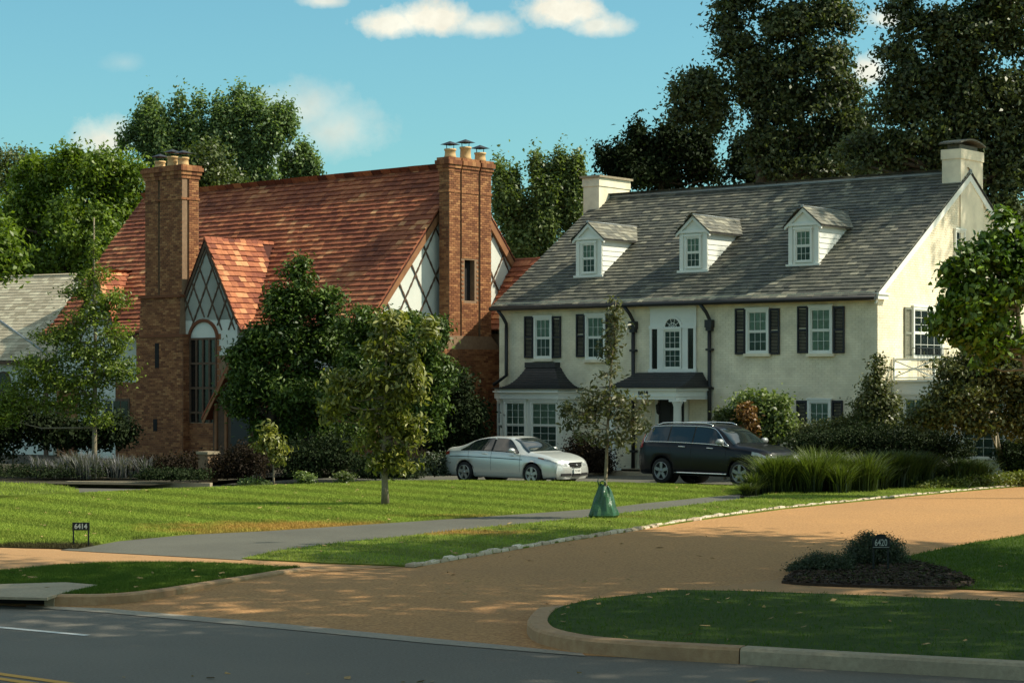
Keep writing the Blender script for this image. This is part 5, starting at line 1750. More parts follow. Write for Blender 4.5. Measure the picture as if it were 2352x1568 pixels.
m_silver = car_paint('silver_car_paint', (.58, .60, .56), .45, .34)
m_navy = car_paint('black_car_paint', (.006, .007, .010), .0, .3)
m_navy.node_tree.nodes['Principled BSDF'].inputs['Coat Weight'].default_value = .1
m_navy.node_tree.nodes['Principled BSDF'].inputs['Specular IOR Level'].default_value = .2
m_carglass = M('tinted_car_glass', (.012, .018, .018), None, rough=.04, spec=.7, coat=.3)
m_tyre = M('tyre_rubber', (.012, .012, .012), (.02, .02, .02), 10, .85)
m_alloy = M('alloy_rim', (.40, .42, .38), (.34, .36, .33), 5, .38, metal=.7, spec=.5)
m_alloyd = M('dull_alloy_rim', (.22, .23, .24), None, rough=.4, metal=.7)
m_chrome = M('chrome', (.75, .76, .76), None, rough=.18, metal=1.0)
m_lamp = M('headlight_lens', (.45, .48, .47), (.2, .21, .21), 14, .12, spec=.7, coat=.5)
m_amber = M('amber_lens', (.25, .10, .06), None, rough=.2, coat=.5)
m_redl = M('red_tail_lens', (.20, .01, .01), None, rough=.2, coat=.5)
m_plate = M('number_plate', (.62, .64, .60), None, rough=.5)
m_plastic = M('black_plastic', (.015, .015, .015), (.022, .022, .022), 6, .7)
m_inside = M('car_interior', (.03, .03, .028), None, rough=.8)


class Car:
    def __init__(s, top, belt, width, zb, wheels, wr, roofw, L):
        s.top, s.belt, s.w = interp(*top), interp(*belt), interp(*width)
        s.zb, s.wh, s.wr, s.rw, s.L = zb, wheels, wr, roofw, L

    def bottom(s, x):
        z = s.zb
        for xw in s.wh:
            d = abs(x - xw); R = s.wr + .055
            if d < R: z = max(z, s.wr + math.sqrt(R * R - d * d))
        return z

    def sect(s, x):
        w, bz, tz = s.w(x), s.belt(x), max(s.top(x), s.belt(x) + .012)
        h = tz - bz
        g = min(1, h / .42)
        yr = w * .80 * (1 - g) + s.rw * g
        zb = s.bottom(x)
        m = lambda f: max(zb, f)
        low = s.zb
        P = [(w * .90, zb), (w * .955, m(low + .05)), (w * .985, m(low + .16)), (w * 1.0, m(low + (bz - low) * .48)), (w * .995, m(low + (bz - low) * .70)), (w * .975, m(low + (bz - low) * .86)),
             (w * .95, m(bz - .015)), (w * .925, bz + .06 * h), (w * .925 + (yr - w * .925) * .5, bz + .47 * h), (yr + .01, bz + .87 * h), (yr * .93, bz + .945 * h), (yr * .72, bz + .98 * h), (yr * .36, bz + h), (0, bz + h * 1.005)]
        return P

    def pt(s, x, q):
        """q: float index into the section"""
        P = s.sect(x); i = int(min(len(P) - 2, max(0, math.floor(q)))); t = q - i
        return Vector((x, -(P[i][0] * (1 - t) + P[i + 1][0] * t), P[i][1] * (1 - t) + P[i + 1][1] * t))   # right side is -y

    def off(s, x, q, d, mirror=False):
        e = .01
        a = s.pt(x + e, q) - s.pt(x - e, q); b = s.pt(x, min(12.99, q + .04)) - s.pt(x, max(0, q - .04))
        n = a.cross(b)
        n = n.normalized() if n.length > 1e-9 else Vector((0, -1, 0))
        if n.y > 0.2 or (abs(n.y) <= .2 and n.z < 0): n = -n
        p = s.pt(x, q) + n * d
        if mirror: p.y = -p.y
        return p

    def qz(s, x, z):
        P = s.sect(x)
        for i in range(len(P) - 1):
            if P[i][1] <= z <= P[i + 1][1] + 1e-6 and P[i + 1][1] > P[i][1]:
                return i + (z - P[i][1]) / (P[i + 1][1] - P[i][1])
        return 6.5

    def body(s, mat, parent):
        xs = sorted(set([round(v, 4) for v in np.linspace(-s.L / 2, s.L / 2, 78)] + [round(w_ + d, 4) for w_ in s.wh for d in (-s.wr - .056, -s.wr - .054, s.wr + .054, s.wr + .056)]))
        secs = [[s.pt(x, q) for q in range(14)] for x in xs]
        V, Fc = [], []
        for sc in secs:
            V += [tuple(p) for p in sc] + [(p.x, -p.y, p.z) for p in sc[:-1]][::-1]
        n = 27
        for i in range(len(secs) - 1):
            for k in range(n - 1):
                a, b = i * n + k, (i + 1) * n + k
                Fc.append((a, b, b + 1, a + 1))
        Fc.append(tuple(range(n))); Fc.append(tuple(reversed(range((len(secs) - 1) * n, len(secs) * n))))
        me = bpy.data.meshes.new('body'); me.from_pydata(V, [], Fc); me.materials.append(mat)
        me.polygons.foreach_set('use_smooth', [True] * (len(Fc) - 2) + [False] * 2); me.update()
        o = link('body', me, parent)
        return o

    def panel(s, name, xs, qa, qb, d, mat, parent, mirror=False, nq=4, m_obj=None):
        """surface patch between q=qa(x) and q=qb(x)"""
        V, Fc = [], []
        for x in xs:
            a, b = qa(x), qb(x)
            for k in range(nq + 1):
                V.append(tuple(s.off(x, a + (b - a) * k / nq, d, mirror)))
        for i in range(len(xs) - 1):
            for k in range(nq):
                A = i * (nq + 1) + k; B = A + nq + 1
                f = (A, B, B + 1, A + 1)
                Fc.append(f if not mirror else f[::-1])
        me = bpy.data.meshes.new(name); me.from_pydata(V, [], Fc); me.materials.append(mat)
        me.polygons.foreach_set('use_smooth', [True] * len(Fc)); me.update()
        return link(name, me, parent)

    def seam(s, name, pts, parent, mat=m_plastic, r=.005, d=.001, mirror=False):
        MB().tube([s.off(x, q, d, mirror) for (x, q) in pts], r, 4).build(name, mat, parent)


def wheel(parent, x, y, r, wdt, side, rim_mat, spokes=5, deep=False):
    """side -1: outer face towards -y"""
    mb = MB(); mb.lathe((x, y, r), [(r * .62, -wdt / 2), (r * .9, -wdt / 2 - .005), (r * .98, -wdt / 2 + .03), (r, 0), (r * .98, wdt / 2 - .03), (r * .9, wdt / 2 + .005), (r * .62, wdt / 2)], 32, axis='y')
    ty = mb.build('wheel', m_tyre, parent)
    o = y + side * (wdt / 2 + .006)
    mb = MB(); rr = r * .69
    mb.lathe((x, y, r), [(rr, side * (wdt / 2 - .01)), (rr, side * (wdt / 2 + .012)), (rr * .92, side * (wdt / 2 + .012)), (rr * .90, side * (wdt / 2 - .05)), (rr * .9, 0)], 32, axis='y')
    for k in range(spokes):
        a = 2 * math.pi * k / spokes + .3
        d = Vector((math.cos(a), 0, math.sin(a))); q = Vector((-d.z, 0, d.x)); N = Vector((0, side, 0))
        c = Vector((x, y + side * (wdt / 2 - .035), r))
        P = [c + d * .03 - q * .045, c + d * rr * .93 - q * .05, c + d * rr * .93 + q * .05, c + d * .03 + q * .045]
        mb.prism(P, N * .04)
    mb.lathe((x, y, r), [(.001, side * (wdt / 2 + .012)), (.05, side * (wdt / 2 + .008)), (.075, side * (wdt / 2 - .03))], 14, axis='y')
    mb.build('rim', rim_mat, ty)
    mb = MB(); mb.lathe((x, y, r), [(.001, side * (wdt / 2 - .07)), (rr * .9, side * (wdt / 2 - .07))], 24, axis='y')
    mb.build('brake_disc', m_inside, ty)


# --- silver sedan
sedan = Car(([-2.365, -2.35, -2.28, -2.15, -1.85, -1.60, -1.1, -.6, -.1, .3, .62, 1.0, 1.22, 1.6, 1.95, 2.2, 2.32, 2.365], [.55, .80, .98, 1.055, 1.10, 1.15, 1.33, 1.425, 1.445, 1.425, 1.33, 1.10, .995, .94, .86, .76, .66, .52]),
            ([-2.365, -2.3, -2.1, -1.5, 0, .9, 1.3, 1.8, 2.15, 2.3, 2.365], [.52, .86, .96, .975, .95, .915, .90, .83, .73, .62, .50]),
            ([-2.365, -2.30, -2.1, -1.7, -1.0, 1.0, 1.6, 1.95, 2.15, 2.28, 2.365], [.58, .72, .83, .885, .915, .915, .895, .84, .77, .66, .50]), .20, (-1.34, 1.40), .325, .60, 4.73)
TH_S = 41.0
ps = Vector((.12, 62.4)); sz = dzx(.1) - .005
car1 = root('parked_car', (ps.x, ps.y, sz), math.radians(-TH_S), label='silver four door sedan parked in the drive before the bay window', cat='car')
sedan.body(m_silver, car1)
li = lambda a, b, n: list(np.linspace(a, b, n))
for mir in (False, True):
    # side glass, three lights
    for (nm, xa, xb, qa0) in (('rear_quarter_window', -1.50, -1.17, 7.25), ('rear_window', -1.13, -.28, 7.12), ('front_window', -.20, .78, 7.12)):
        top = (lambda x: 9.0 - max(0, (x - .25) / .55) ** 1.5 * 1.6 - max(0, (-1.0 - x) / .5) ** 1.3 * 1.5)
        sedan.panel(nm, li(xa, xb, 9), lambda x: 7.12, lambda x, top=top: max(7.14, top(x)), .006, m_carglass, car1, mir)
    sedan.panel('window_trim', li(-1.55, .84, 24), lambda x: 7.0, lambda x: max(7.02, 9.12 - max(0, (x - .25) / .57) ** 1.5 * 1.7 - max(0, (-1.0 - x) / .52) ** 1.3 * 1.6), .002, m_plastic, car1, mir)
    for xs_ in (-.24, .93):
        sedan.seam('door_seam', [(xs_, q) for q in (1.5, 2.5, 3.2, 4, 5, 6, 6.9)], car1, mirror=mir)
    sedan.seam('door_seam', [(-1.18 + .0 * k, q) for k, q in enumerate((6.9, 6, 5.2, 4.4))] + [(-.95, 2.6), (-.88, 1.5)], car1, mirror=mir)
    sedan.seam('side_moulding', [(x, 4.55) for x in li(-2.0, 1.02, 18)], car1, mat=m_plastic, r=.011, d=.004, mirror=mir)
    sedan.panel('sill_panel', li(-.85, .98, 10), lambda x: 1.0, lambda x: 1.9, .004, m_silver, car1, mir)  # strip along the sill in the same silver as the body
    for xh in (-.42, .72 - .02):
        MB().tube([sedan.off(x, 5.55, .035, mir) for x in (xh - .2, xh - .16, xh - .02, xh + .02)], [.008, .014, .014, .008], 6).build('door_handle', m_silver, car1)
    sy = -1 if not mir else 1
    mb = MB(); p = sedan.off(.70, 7.05, .0, mir); mb.tube([p, p + Vector((-.02, sy * .10, .05))], .03, 6)
    rings = []
    mb.tube([p + Vector((.03, sy * .06, .075)), p + Vector((.02, sy * .12, .08)), p + Vector((-.0, sy * .22, .085)), p + Vector((-.03, sy * .27, .085))], [.035, .072, .072, .03], 10)
    mb.build('wing_mirror', m_silver, car1)
    # headlight, amber corner
    sedan.panel('headlight', li(1.84, 2.22, 8), lambda x: 5.2 + (x - 1.84) * .9, lambda x: 6.25 + (x - 1.84) * .8, .006, m_lamp, car1, mir)
    sedan.panel('turn_light', li(1.62, 1.83, 4), lambda x: 5.45, lambda x: 5.9 + (x - 1.62) * 1.2, .005, m_amber, car1, mir)
    sedan.panel('tail_light', li(-2.30, -2.02, 5), lambda x: 5.0, lambda x: 6.3, .006, m_redl, car1, mir)
    for xw in sedan.wh:
        wheel(car1, xw, sy * .80, .325, .22, sy, m_alloy)
        mb = MB(); mb.lathe((xw, sy * .60, .325), [(.36, -.25), (.375, .0), (.375, .24 if sy > 0 else -.24)], 24, axis='y'); mb.build('wheel_arch_liner', m_plastic, car1)
# windscreen over the full width
def screen(car, name, x0, x1, qedge, parent, mat, d=.006):
    V, Fc = [], []; n = 10
    xs = li(x0, x1, 12)
    for x in xs:
        row = [car.off(x, q, d) for q in np.linspace(qedge(x), 12.98, n)]
        row = row + [Vector((p.x, -p.y, p.z)) for p in reversed(row[:-1])]
        V += [tuple(p) for p in row]
    m_ = 2 * n - 1
    for i in range(len(xs) - 1):
        for k in range(m_ - 1):
            A = i * m_ + k; Fc.append((A, A + m_, A + m_ + 1, A + 1))
    me = bpy.data.meshes.new(name); me.from_pydata(V, [], Fc); me.materials.append(mat); me.polygons.foreach_set('use_smooth', [True] * len(Fc)); me.update()
    return link(name, me, parent)


screen(sedan, 'windscreen', .46, 1.19, lambda x: 9.75 - (x - .46) * 2.2, car1, m_carglass)
screen(sedan, 'rear_screen', -1.62, -1.02, lambda x: 9.9, car1, m_carglass)
screen(sedan, 'sunroof', -.45, .05, lambda x: 11.4, car1, m_carglass, .004)
fxn = 2.365
def fbox(name, x, y0, y1, z0, z1, mat, parent, dep=.03, curve=.0):
    mb = MB(); n = 6
    for k in range(n):
        a, b = y0 + (y1 - y0) * k / n, y0 + (y1 - y0) * (k + 1) / n
        xa, xb = x - curve * a * a, x - curve * b * b
        mb.prism([Vector((xa, a, z0)), Vector((xb, b, z0)), Vector((xb, b, z1)), Vector((xa, a, z1))], (-dep, 0, 0))
    return mb.build(name, mat, parent)


# nose: rounded bumper cap in front of the loft's end
def nose_patch(name, mat, x, ws, zs, bul, t0, t1, z0, z1, parent, off=.006, skew=0.0):
    mb = MB(); n, m_ = 6, 3
    P = [[None] * (m_ + 1) for _ in range(n + 1)]
    for i in range(n + 1):
        for j in range(m_ + 1):
            t = t0 + (t1 - t0) * i / n; f = j / m_; z = z0 + (z1 - z0) * f + skew * (i / n)
            w_ = float(np.interp(z, zs, ws)); b = float(np.interp(z, zs, bul))
            P[i][j] = Vector((x + b * (1 - abs(t) ** 3) + off, t * w_ * (1 + off), z))
    for i in range(n):
        for j in range(m_):
            f_ = [P[i][j], P[i + 1][j], P[i + 1][j + 1], P[i][j + 1]]
            mb.face(f_ if t1 > t0 else f_[::-1], smooth=True)
    return mb.build(name, mat, parent)


def nose(car, name, mat, x, ws, zs, parent, bul=.09):
    mb = MB(); n = 12
    prev = None
    V = []
    rows_ = []
    for (z, w_, b) in zip(zs, ws, bul):
        rows_.append([Vector((x + b * (1 - (abs(t)) ** 3.0), t * w_, z)) for t in np.linspace(-1, 1, n + 1)])
    for i in range(len(rows_) - 1):
        for k in range(n):
            mb.face([rows_[i][k], rows_[i][k + 1], rows_[i + 1][k + 1], rows_[i + 1][k]], smooth=True)
    o = mb.build(name, mat, parent)
    import bmesh
    bm = bmesh.new(); bm.from_mesh(o.data); bmesh.ops.remove_doubles(bm, verts=bm.verts[:], dist=1e-4); bm.to_mesh(o.data); bm.free()
    return o


nose(sedan, 'front_bumper', m_silver, 2.25, [.60, .72, .76, .74, .70, .62, .50], [.20, .26, .38, .50, .60, .69, .75], car1, [.10, .145, .16, .15, .13, .08, .0])
for sg in (1, -1):
    nose_patch('headlight', m_lamp, 2.25, [.60, .72, .76, .74, .70, .62, .50], [.20, .26, .38, .50, .60, .69, .75], [.10, .145, .16, .15, .13, .08, .0], sg * .52, sg * .99, .585, .665, car1, skew=.03)
fbox('grille', 2.405, -.27, .27, .56, .67, m_plastic, car1, .05, .25)
fbox('grille_bar', 2.42, -.25, .25, .605, .625, m_chrome, car1, .03, .25)
fbox('grille_trim', 2.412, -.30, .30, .672, .695, m_chrome, car1, .04, .25)
fbox('grille_trim', 2.418, -.20, .20, .535, .555, m_chrome, car1, .04, .25)
mb = MB(); mb.tube([(2.43, -.045, .58), (2.43, -.012, .64)], .007, 5); mb.tube([(2.43, .045, .58), (2.43, .012, .64)], .007, 5); mb.tube([(2.43, -.03, .605), (2.43, .03, .605)], .006, 5)
mb.build('badge', m_chrome, car1)
fbox('lower_intake', 2.425, -.62, -.24, .29, .37, m_plastic, car1, .05, .22); fbox('lower_intake', 2.425, .24, .62, .29, .37, m_plastic, car1, .05, .22)
fbox('lower_intake', 2.428, -.20, .20, .27, .36, m_plastic, car1, .05, .22)
pl_ = fbox('number_plate', 2.455, -.16, .16, .36, .51, m_plate, car1, .03)
text_mesh('TL7 6H0', .075, m_sign, 'plate_text', pl_, basis(Vector((2.456, 0, .435)), Vector((0, 1, 0)), Vector((0, 0, 1)), Vector((1, 0, 0))), .001, .001, .9)
MB().box(-2.2, 2.2, -.80, .80, .19, .24).build('underbody', m_plastic, car1)
mb = MB(); mb.tube([(-1.3, 0, .25), (-1.5, 0, .2)], .1, 6); mb.build('rear_axle', m_plastic, car1)
MB().box(-.02, .06, -.35, -.28, .2, .9)
# --- black suv
suv = Car(([-2.40, -2.38, -2.30, -2.15, -2.0, -1.6, -.8, 0, .35, .62, 1.0, 1.22, 1.6, 2.0, 2.25, 2.36, 2.40], [.6, 1.08, 1.30, 1.55, 1.67, 1.725, 1.745, 1.735, 1.69, 1.58, 1.33, 1.19, 1.14, 1.07, .97, .84, .62]),
          ([-2.40, -2.33, -2.1, -1.5, 0, .9, 1.3, 1.8, 2.2, 2.34, 2.40], [.58, 1.04, 1.16, 1.165, 1.14, 1.11, 1.09, 1.02, .90, .78, .60]),
          ([-2.40, -2.34, -2.15, -1.7, -1.0, 1.0, 1.6, 2.0, 2.22, 2.34, 2.40], [.70, .80, .88, .93, .95, .95, .93, .87, .78, .68, .55]), .28, (-1.38, 1.48), .375, .66, 4.80)
TH_V = 44.0
pv = at(1652, 1112, 58.6)
car2 = root('parked_car', (pv.x, 58.8, dzx(pv.x) - .01), math.radians(-TH_V), label='black suv with chrome window surround parked before the entrance porch', cat='suv')
suv.body(m_navy, car2)
topv = lambda x: 9.05 - max(0, (x - .30) / .72) ** 1.6 * 1.9 - max(0, (-1.85 - x) / .28) ** 2 * 1.6
for mir in (False, True):
    for (nm, xa, xb) in (('rear_quarter_window', -2.08, -1.22), ('rear_window', -1.17, -.30), ('front_window', -.25, .98)):
        suv.panel(nm, li(xa, xb, 10), lambda x: 7.15, lambda x: max(7.17, topv(x)), .006, m_carglass, car2, mir)
    suv.panel('window_trim', li(-2.10, 1.02, 26), lambda x: 7.0, lambda x: max(7.03, topv(x) + .1), .002, m_plastic, car2, mir)
    loop = [(x, 7.05) for x in li(1.05, -2.10, 16)] + [(x, max(7.05, topv(x) + .12)) for x in li(-2.12, 1.05, 26)]
    suv.seam('chrome_trim', loop, car2, mat=m_chrome, r=.013, d=.012, mirror=mir)
    for xs_ in (-.28, .98):
        suv.seam('door_seam', [(xs_, q) for q in (1.2, 2.5, 3.2, 4, 5, 6, 6.9)], car2, mirror=mir)
    suv.seam('door_seam', [(-1.20, 6.9), (-1.18, 6), (-1.12, 5), (-1.0, 3.8), (-.92, 2.6), (-.90, 1.4)], car2, mirror=mir)
    suv.seam('sill_trim', [(x, 1.15) for x in li(-.92, 1.02, 12)], car2, mat=m_chrome, r=.026, d=.02, mirror=mir)
    sy = -1 if not mir else 1
    for xh in (-.62, .42):
        MB().tube([suv.off(x, 5.5, .03, mir) for x in (xh - .13, xh - .1, xh + .1, xh + .13)], [.008, .013, .013, .008], 6).build('door_handle', m_chrome, car2)
    mb = MB(); p = suv.off(.86, 7.1, .0, mir); mb.tube([p, p + Vector((-.02, sy * .10, .06))], .03, 6)
    mb.tube([p + Vector((.03, sy * .06, .10)), p + Vector((.02, sy * .12, .11)), p + Vector((0, sy * .24, .11)), p + Vector((-.03, sy * .30, .10))], [.045, .09, .09, .04], 10)
    mb.build('wing_mirror', m_leadgrey, car2)
    mb = MB(); pr_ = [suv.off(x, 10.5, .055 if -1.75 < x < .1 else .012, mir) for x in li(-1.95, .25, 14)]
    mb.tube(pr_, .017, 6); mb.build('roof_rail', m_chrome, car2)
    suv.panel('headlight', li(1.86, 2.26, 7), lambda x: 4.9 + (x - 1.86) * .6, lambda x: 6.0 + (x - 1.86) * .6, .008, m_lamp, car2, mir)
    suv.panel('tail_light', li(-2.33, -2.15, 4), lambda x: 5.2, lambda x: 9.2, .008, m_redl, car2, mir)
    for xw in suv.wh:
        wheel(car2, xw, sy * .82, .375, .25, sy, m_alloyd)
        mb = MB(); mb.lathe((xw, sy * .60, .375), [(.41, -.25), (.425, .0), (.425, .26 if sy > 0 else -.26)], 24, axis='y'); mb.build('wheel_arch_liner', m_plastic, car2)
screen(suv, 'windscreen', .52, 1.18, lambda x: 9.8 - (x - .52) * 2.4, car2, m_carglass)
screen(suv, 'rear_screen', -2.33, -2.14, lambda x: 10.2, car2, m_carglass)
nose(suv, 'front_bumper', m_navy, 2.30, [.70, .80, .84, .82, .76, .66, .52], [.28, .36, .52, .66, .80, .90, .97], car2, [.08, .12, .13, .12, .11, .07, .0])
for sg in (1, -1):
    nose_patch('headlight', m_lamp, 2.30, [.70, .80, .84, .82, .76, .66, .52], [.28, .36, .52, .66, .80, .90, .97], [.08, .12, .13, .12, .11, .07, .0], sg * .55, sg * .99, .70, .86, car2, skew=.03)
fbox('grille', 2.43, -.36, .36, .64, .86, m_plastic, car2, .05, .15); fbox('grille_trim', 2.44, -.38, .38, .862, .885, m_chrome, car2, .04, .15)
fbox('lower_intake', 2.44, -.6, .6, .36, .46, m_plastic, car2, .05, .15)
MB().box(-2.2, 2.2, -.82, .82, .26, .32).build('underbody', m_plastic, car2)

# ================================================================== PLANTS
def leaves(C, size, aspect, out, up=.35, droop=0.0, rnd=.8, hexa=False):
    """kite leaves at centres C; out: outward unit vectors"""
    n = len(C)
    nr = out * .7 + np.array([0, 0, up]) + rng.normal(0, rnd, (n, 3))
    nr /= np.linalg.norm(nr, axis=1, keepdims=True) + 1e-9
    ax_ = rng.normal(0, 1, (n, 3)) + out * .8 + np.array([0, 0, -droop])
    ax_ -= nr * (ax_ * nr).sum(1, keepdims=True)
    ax_ /= np.linalg.norm(ax_, axis=1, keepdims=True) + 1e-9
    sd = np.cross(nr, ax_)
    L = size * rng.uniform(.6, 1.35, n)[:, None]; Wd = L * aspect
    fold = nr * L * .10
    if hexa:
        V = np.stack([C - ax_ * L * .5, C + sd * Wd * .40 + fold - ax_ * L * .22, C + sd * Wd * .46 + fold + ax_ * L * .14, C + ax_ * L * .5 - nr * L * .12,
                      C - sd * Wd * .46 + fold + ax_ * L * .14, C - sd * Wd * .40 + fold - ax_ * L * .22], 1).reshape(-1, 3)
        return V, np.arange(n * 6).reshape(-1, 6)
    V = np.stack([C - ax_ * L * .5, C + sd * Wd * .5 + fold - ax_ * L * .05, C + ax_ * L * .5 - nr * L * .08, C - sd * Wd * .5 + fold - ax_ * L * .05], 1).reshape(-1, 3)
    return V, np.arange(n * 4).reshape(-1, 4)


def lobe_world(lobes, Y):
    out = []
    for l in lobes:
        cx, cy, rx, ry = l[:4]; dy = l[4] if len(l) > 4 else 0.0
        p = at(cx, cy, Y + dy); k = (Y + dy) / F
        out.append((np.array(p), np.array([rx * k, (rx * .6 + ry * .4) * k * .9, ry * k])))
    return out


def plant(name, base, lobes, mat, n, leaf, clump, per, label, cat, group=None, trunk=.15, aspect=.55, bark=None, limbs=True, up=.35, droop=0, hollow=2.2,
          parts=('trunk', 'crown'), twigs=60, lean=None, rnd=.8, zmin=.12, split=None, trunk_top=None, sub=0, shrink=.75, shape=(1, 1, .62)):
    base = Vector(base); bark = bark or m_bark
    r = root(name, base, label=label, cat=cat, group=group)
    B = np.array(base)
    if sub:
        ext_ = []
        for (c, r3) in lobes:
            ext_.append((c, r3 * shrink))
            for _ in range(sub):
                v = rng.normal(0, 1, 3); v /= np.linalg.norm(v); v[2] = abs(v[2]) * .9 + .1 if rng.random() < .6 else v[2]
                f_ = rng.uniform(.22, .38)
                ext_.append((c + v * r3 * (1 - f_ * .75), r3 * f_ * np.array([1, 1, rng.uniform(.9, 1.5)])))
        lobes = ext_
    vol = np.array([(l[1][0] * l[1][1] * l[1][2]) ** .64 for l in lobes]); vol = vol / vol.sum()
    nc = max(3, n // per)
    li_ = rng.choice(len(lobes), nc, p=vol)
    u = rng.normal(0, 1, (nc, 3)); u /= np.linalg.norm(u, axis=1, keepdims=True)
    rad = rng.uniform(0, 1, nc) ** (1 / hollow)
    cen = np.array([l[0] for l in lobes])[li_]; rr = np.array([l[1] for l in lobes])[li_]
    cc_ = cen + u * rr * rad[:, None]
    cc_[:, 2] = np.maximum(cc_[:, 2], zmin + clump * .3)
    cs = clump * rng.uniform(.55, 1.3, nc)
    tone = rng.normal(.5, .17, nc)
    k = np.repeat(np.arange(nc), per)
    d = rng.normal(0, 1, (len(k), 3)) * np.array(shape)
    P = cc_[k] + d * cs[k][:, None]
    P[:, 2] = np.maximum(P[:, 2], zmin + .02)
    mid = (cen * vol[li_][:, None]).sum(0) / vol[li_].sum()
    out = (P - mid); out /= np.linalg.norm(out, axis=1, keepdims=True) + 1e-9
    loc = d / (np.linalg.norm(d, axis=1, keepdims=True) + 1e-9)
    out = out * .6 + loc * .4
    hexa = abs(base.y) < 70 and base.y > 26 and n < 30000
    V, Fc = leaves(P - B, leaf, aspect, out, up, droop, rnd, hexa)
    t = np.clip(tone[k] + rng.normal(0, .16, len(k)), 0, 1)
    cr = npmesh(parts[1], V, Fc, np.repeat(t, 6 if hexa else 4), mat, r)
    # wood
    mb = MB()
    main = sorted(lobes, key=lambda l: l[0][2])
    cz = np.array([l[0] for l in main])
    topz = trunk_top if trunk_top is not None else float(np.percentile(cz[:, 2], 75))
    cxy = cz.mean(0)
    tp = Vector((base.x + (cxy[0] - base.x) * .55, base.y + (cxy[1] - base.y) * .55, max(topz, base.z + .3)))
    if lean is not None: tp = Vector(lean)
    path = []
    m_ = 9
    for i in range(m_ + 1):
        f = i / m_
        w = Vector((math.sin(f * 5 + base.x), math.cos(f * 4 + base.y), 0)) * trunk * .5 * math.sin(f * math.pi)
        path.append(base.lerp(tp, f) + w - base)
    rad_ = [trunk * (1.25 if i == 0 else 1) * (1 - .72 * i / m_) for i in range(m_ + 1)]
    mb.tube(path, rad_, 9)
    if limbs:
        for (c, r3) in ([m__ for m__ in main if m__[1][0] > .28 * max(q_[1][0] for q_ in main)][:60] if sub else main):
            c = Vector(c) - base
            f = max(.12, min(.92, (c.z - r3[2] * .9) / max(.1, tp.z - base.z)))
            i = f * m_; p0 = path[int(i)].lerp(path[min(m_, int(i) + 1)], i - int(i))
            rb = trunk * (1 - .72 * f) * .55
            md = p0.lerp(c, .5) + Vector((0, 0, -.06 * (c - p0).length)) + Vector(rng.normal(0, .04, 3)) * (c - p0).length
            mb.tube([p0, p0.lerp(md, .5), md, md.lerp(c, .5), c], [rb, rb * .8, rb * .6, rb * .42, rb * .22], 6)
        for j in rng.choice(nc, min(twigs, nc), replace=False):
            c = Vector(cen[j]) - base; e = Vector(cc_[j]) - base; w_ = trunk * .10 + .004
            mb.tube([c, c.lerp(e, .5) + Vector(rng.normal(0, .05, 3)) * (e - c).length, e], [w_, w_ * .6, w_ * .3], 4, caps=False)
    mb.build(parts[0], bark, r)
    return r


def tree_px(name, Y, lobes, mat, n, leaf, clump, per, label, base=None, **kw):
    L = lobe_world(lobes, Y)
    if base is None:
        c = np.mean([l[0] for l in L], 0); base = (c[0], Y, .05)
    return plant(name, base, L, mat, n, leaf, clump, per, label, kw.pop('cat', 'tree'), **kw)


GB = 'trees beyond the houses'
tree_px('broadleaf_tree', 100, [(110, 430, 80, 65, 2), (230, 425, 85, 75), (60, 540, 90, 90, 1), (190, 550, 110, 90, -1), (295, 405, 45, 45), (120, 640, 120, 60), (30, 640, 60, 80), (260, 600, 80, 90), (165, 385, 40, 35), (305, 480, 50, 60), (270, 530, 60, 70)],
        l_bright, 76000, 0.23, 0.34, 14, 'big bright green broadleaf tree rising behind the left end of the red roof', group=GB, trunk=.45, bark=m_barkd, twigs=90, sub=12, shrink=.6, shape=(.8, .8, .9))
tree_px('feathery_tree', 112, [(15, 370, 45, 40), (40, 400, 35, 45), (10, 430, 60, 40), (55, 360, 14, 34), (-40, 420, 60, 80)],
        l_olive, 6000, 0.18, 0.4, 16, 'thin brownish green tree top at the far left above the broadleaf tree', group=GB, trunk=.3, bark=m_barkd, sub=4)
tree_px('broadleaf_tree', 72, [(5, 590, 20, 50), (-20, 560, 30, 70)], l_bright, 4000, .22, .35, 16, 'sliver of green foliage at the left edge over the shingle roof', base=(-18.8, 72, 0), group=GB, trunk=.2)
tree_px('tall_tree', 116, [(350, 300, 40, 50), (335, 345, 26, 24), (425, 310, 40, 46), (505, 285, 44, 40), (560, 270, 52, 40), (622, 285, 44, 36), (658, 268, 16, 18), (560, 360, 64, 60), (470, 390, 70, 46), (400, 380, 60, 50), (413, 245, 10, 30), (460, 250, 12, 24), (548, 228, 24, 16), (288, 332, 22, 10), (345, 248, 14, 18), (600, 400, 34, 40), (480, 330, 50, 46), (620, 330, 26, 24), (395, 260, 8, 14), (590, 240, 16, 14), (500, 245, 12, 16), (640, 300, 40, 40), (655, 275, 24, 20), (600, 330, 50, 40), (580, 420, 60, 40), (310, 310, 30, 20), (380, 330, 50, 40)],
        l_tall, 52000, 0.23, 0.32, 12, 'tall rounded green tree standing behind the left brick chimney', group=GB, trunk=.5, bark=m_barkd, twigs=120, sub=12, shrink=.5, shape=(.6, .6, 1.3))
tree_px('brown_green_tree', 108, [(480, 370, 40, 50), (500, 420, 60, 40), (440, 410, 30, 50)], l_olive, 7000, 0.22, 0.4, 18, 'brownish green tree just above the red ridge beside the left brick chimney', group=GB, trunk=.25)
tree_px('small_tree', 118, [(695, 375, 32, 24), (700, 350, 18, 20), (655, 390, 22, 24), (690, 400, 50, 20), (722, 385, 16, 20), (655, 362, 8, 14)], l_tall, 6500, 0.23, 0.24, 9, 'small cone shaped tree top showing over the middle of the red ridge', group=GB, trunk=.25, bark=m_barkd, sub=10, shrink=.5, shape=(.6, .6, 1.3))
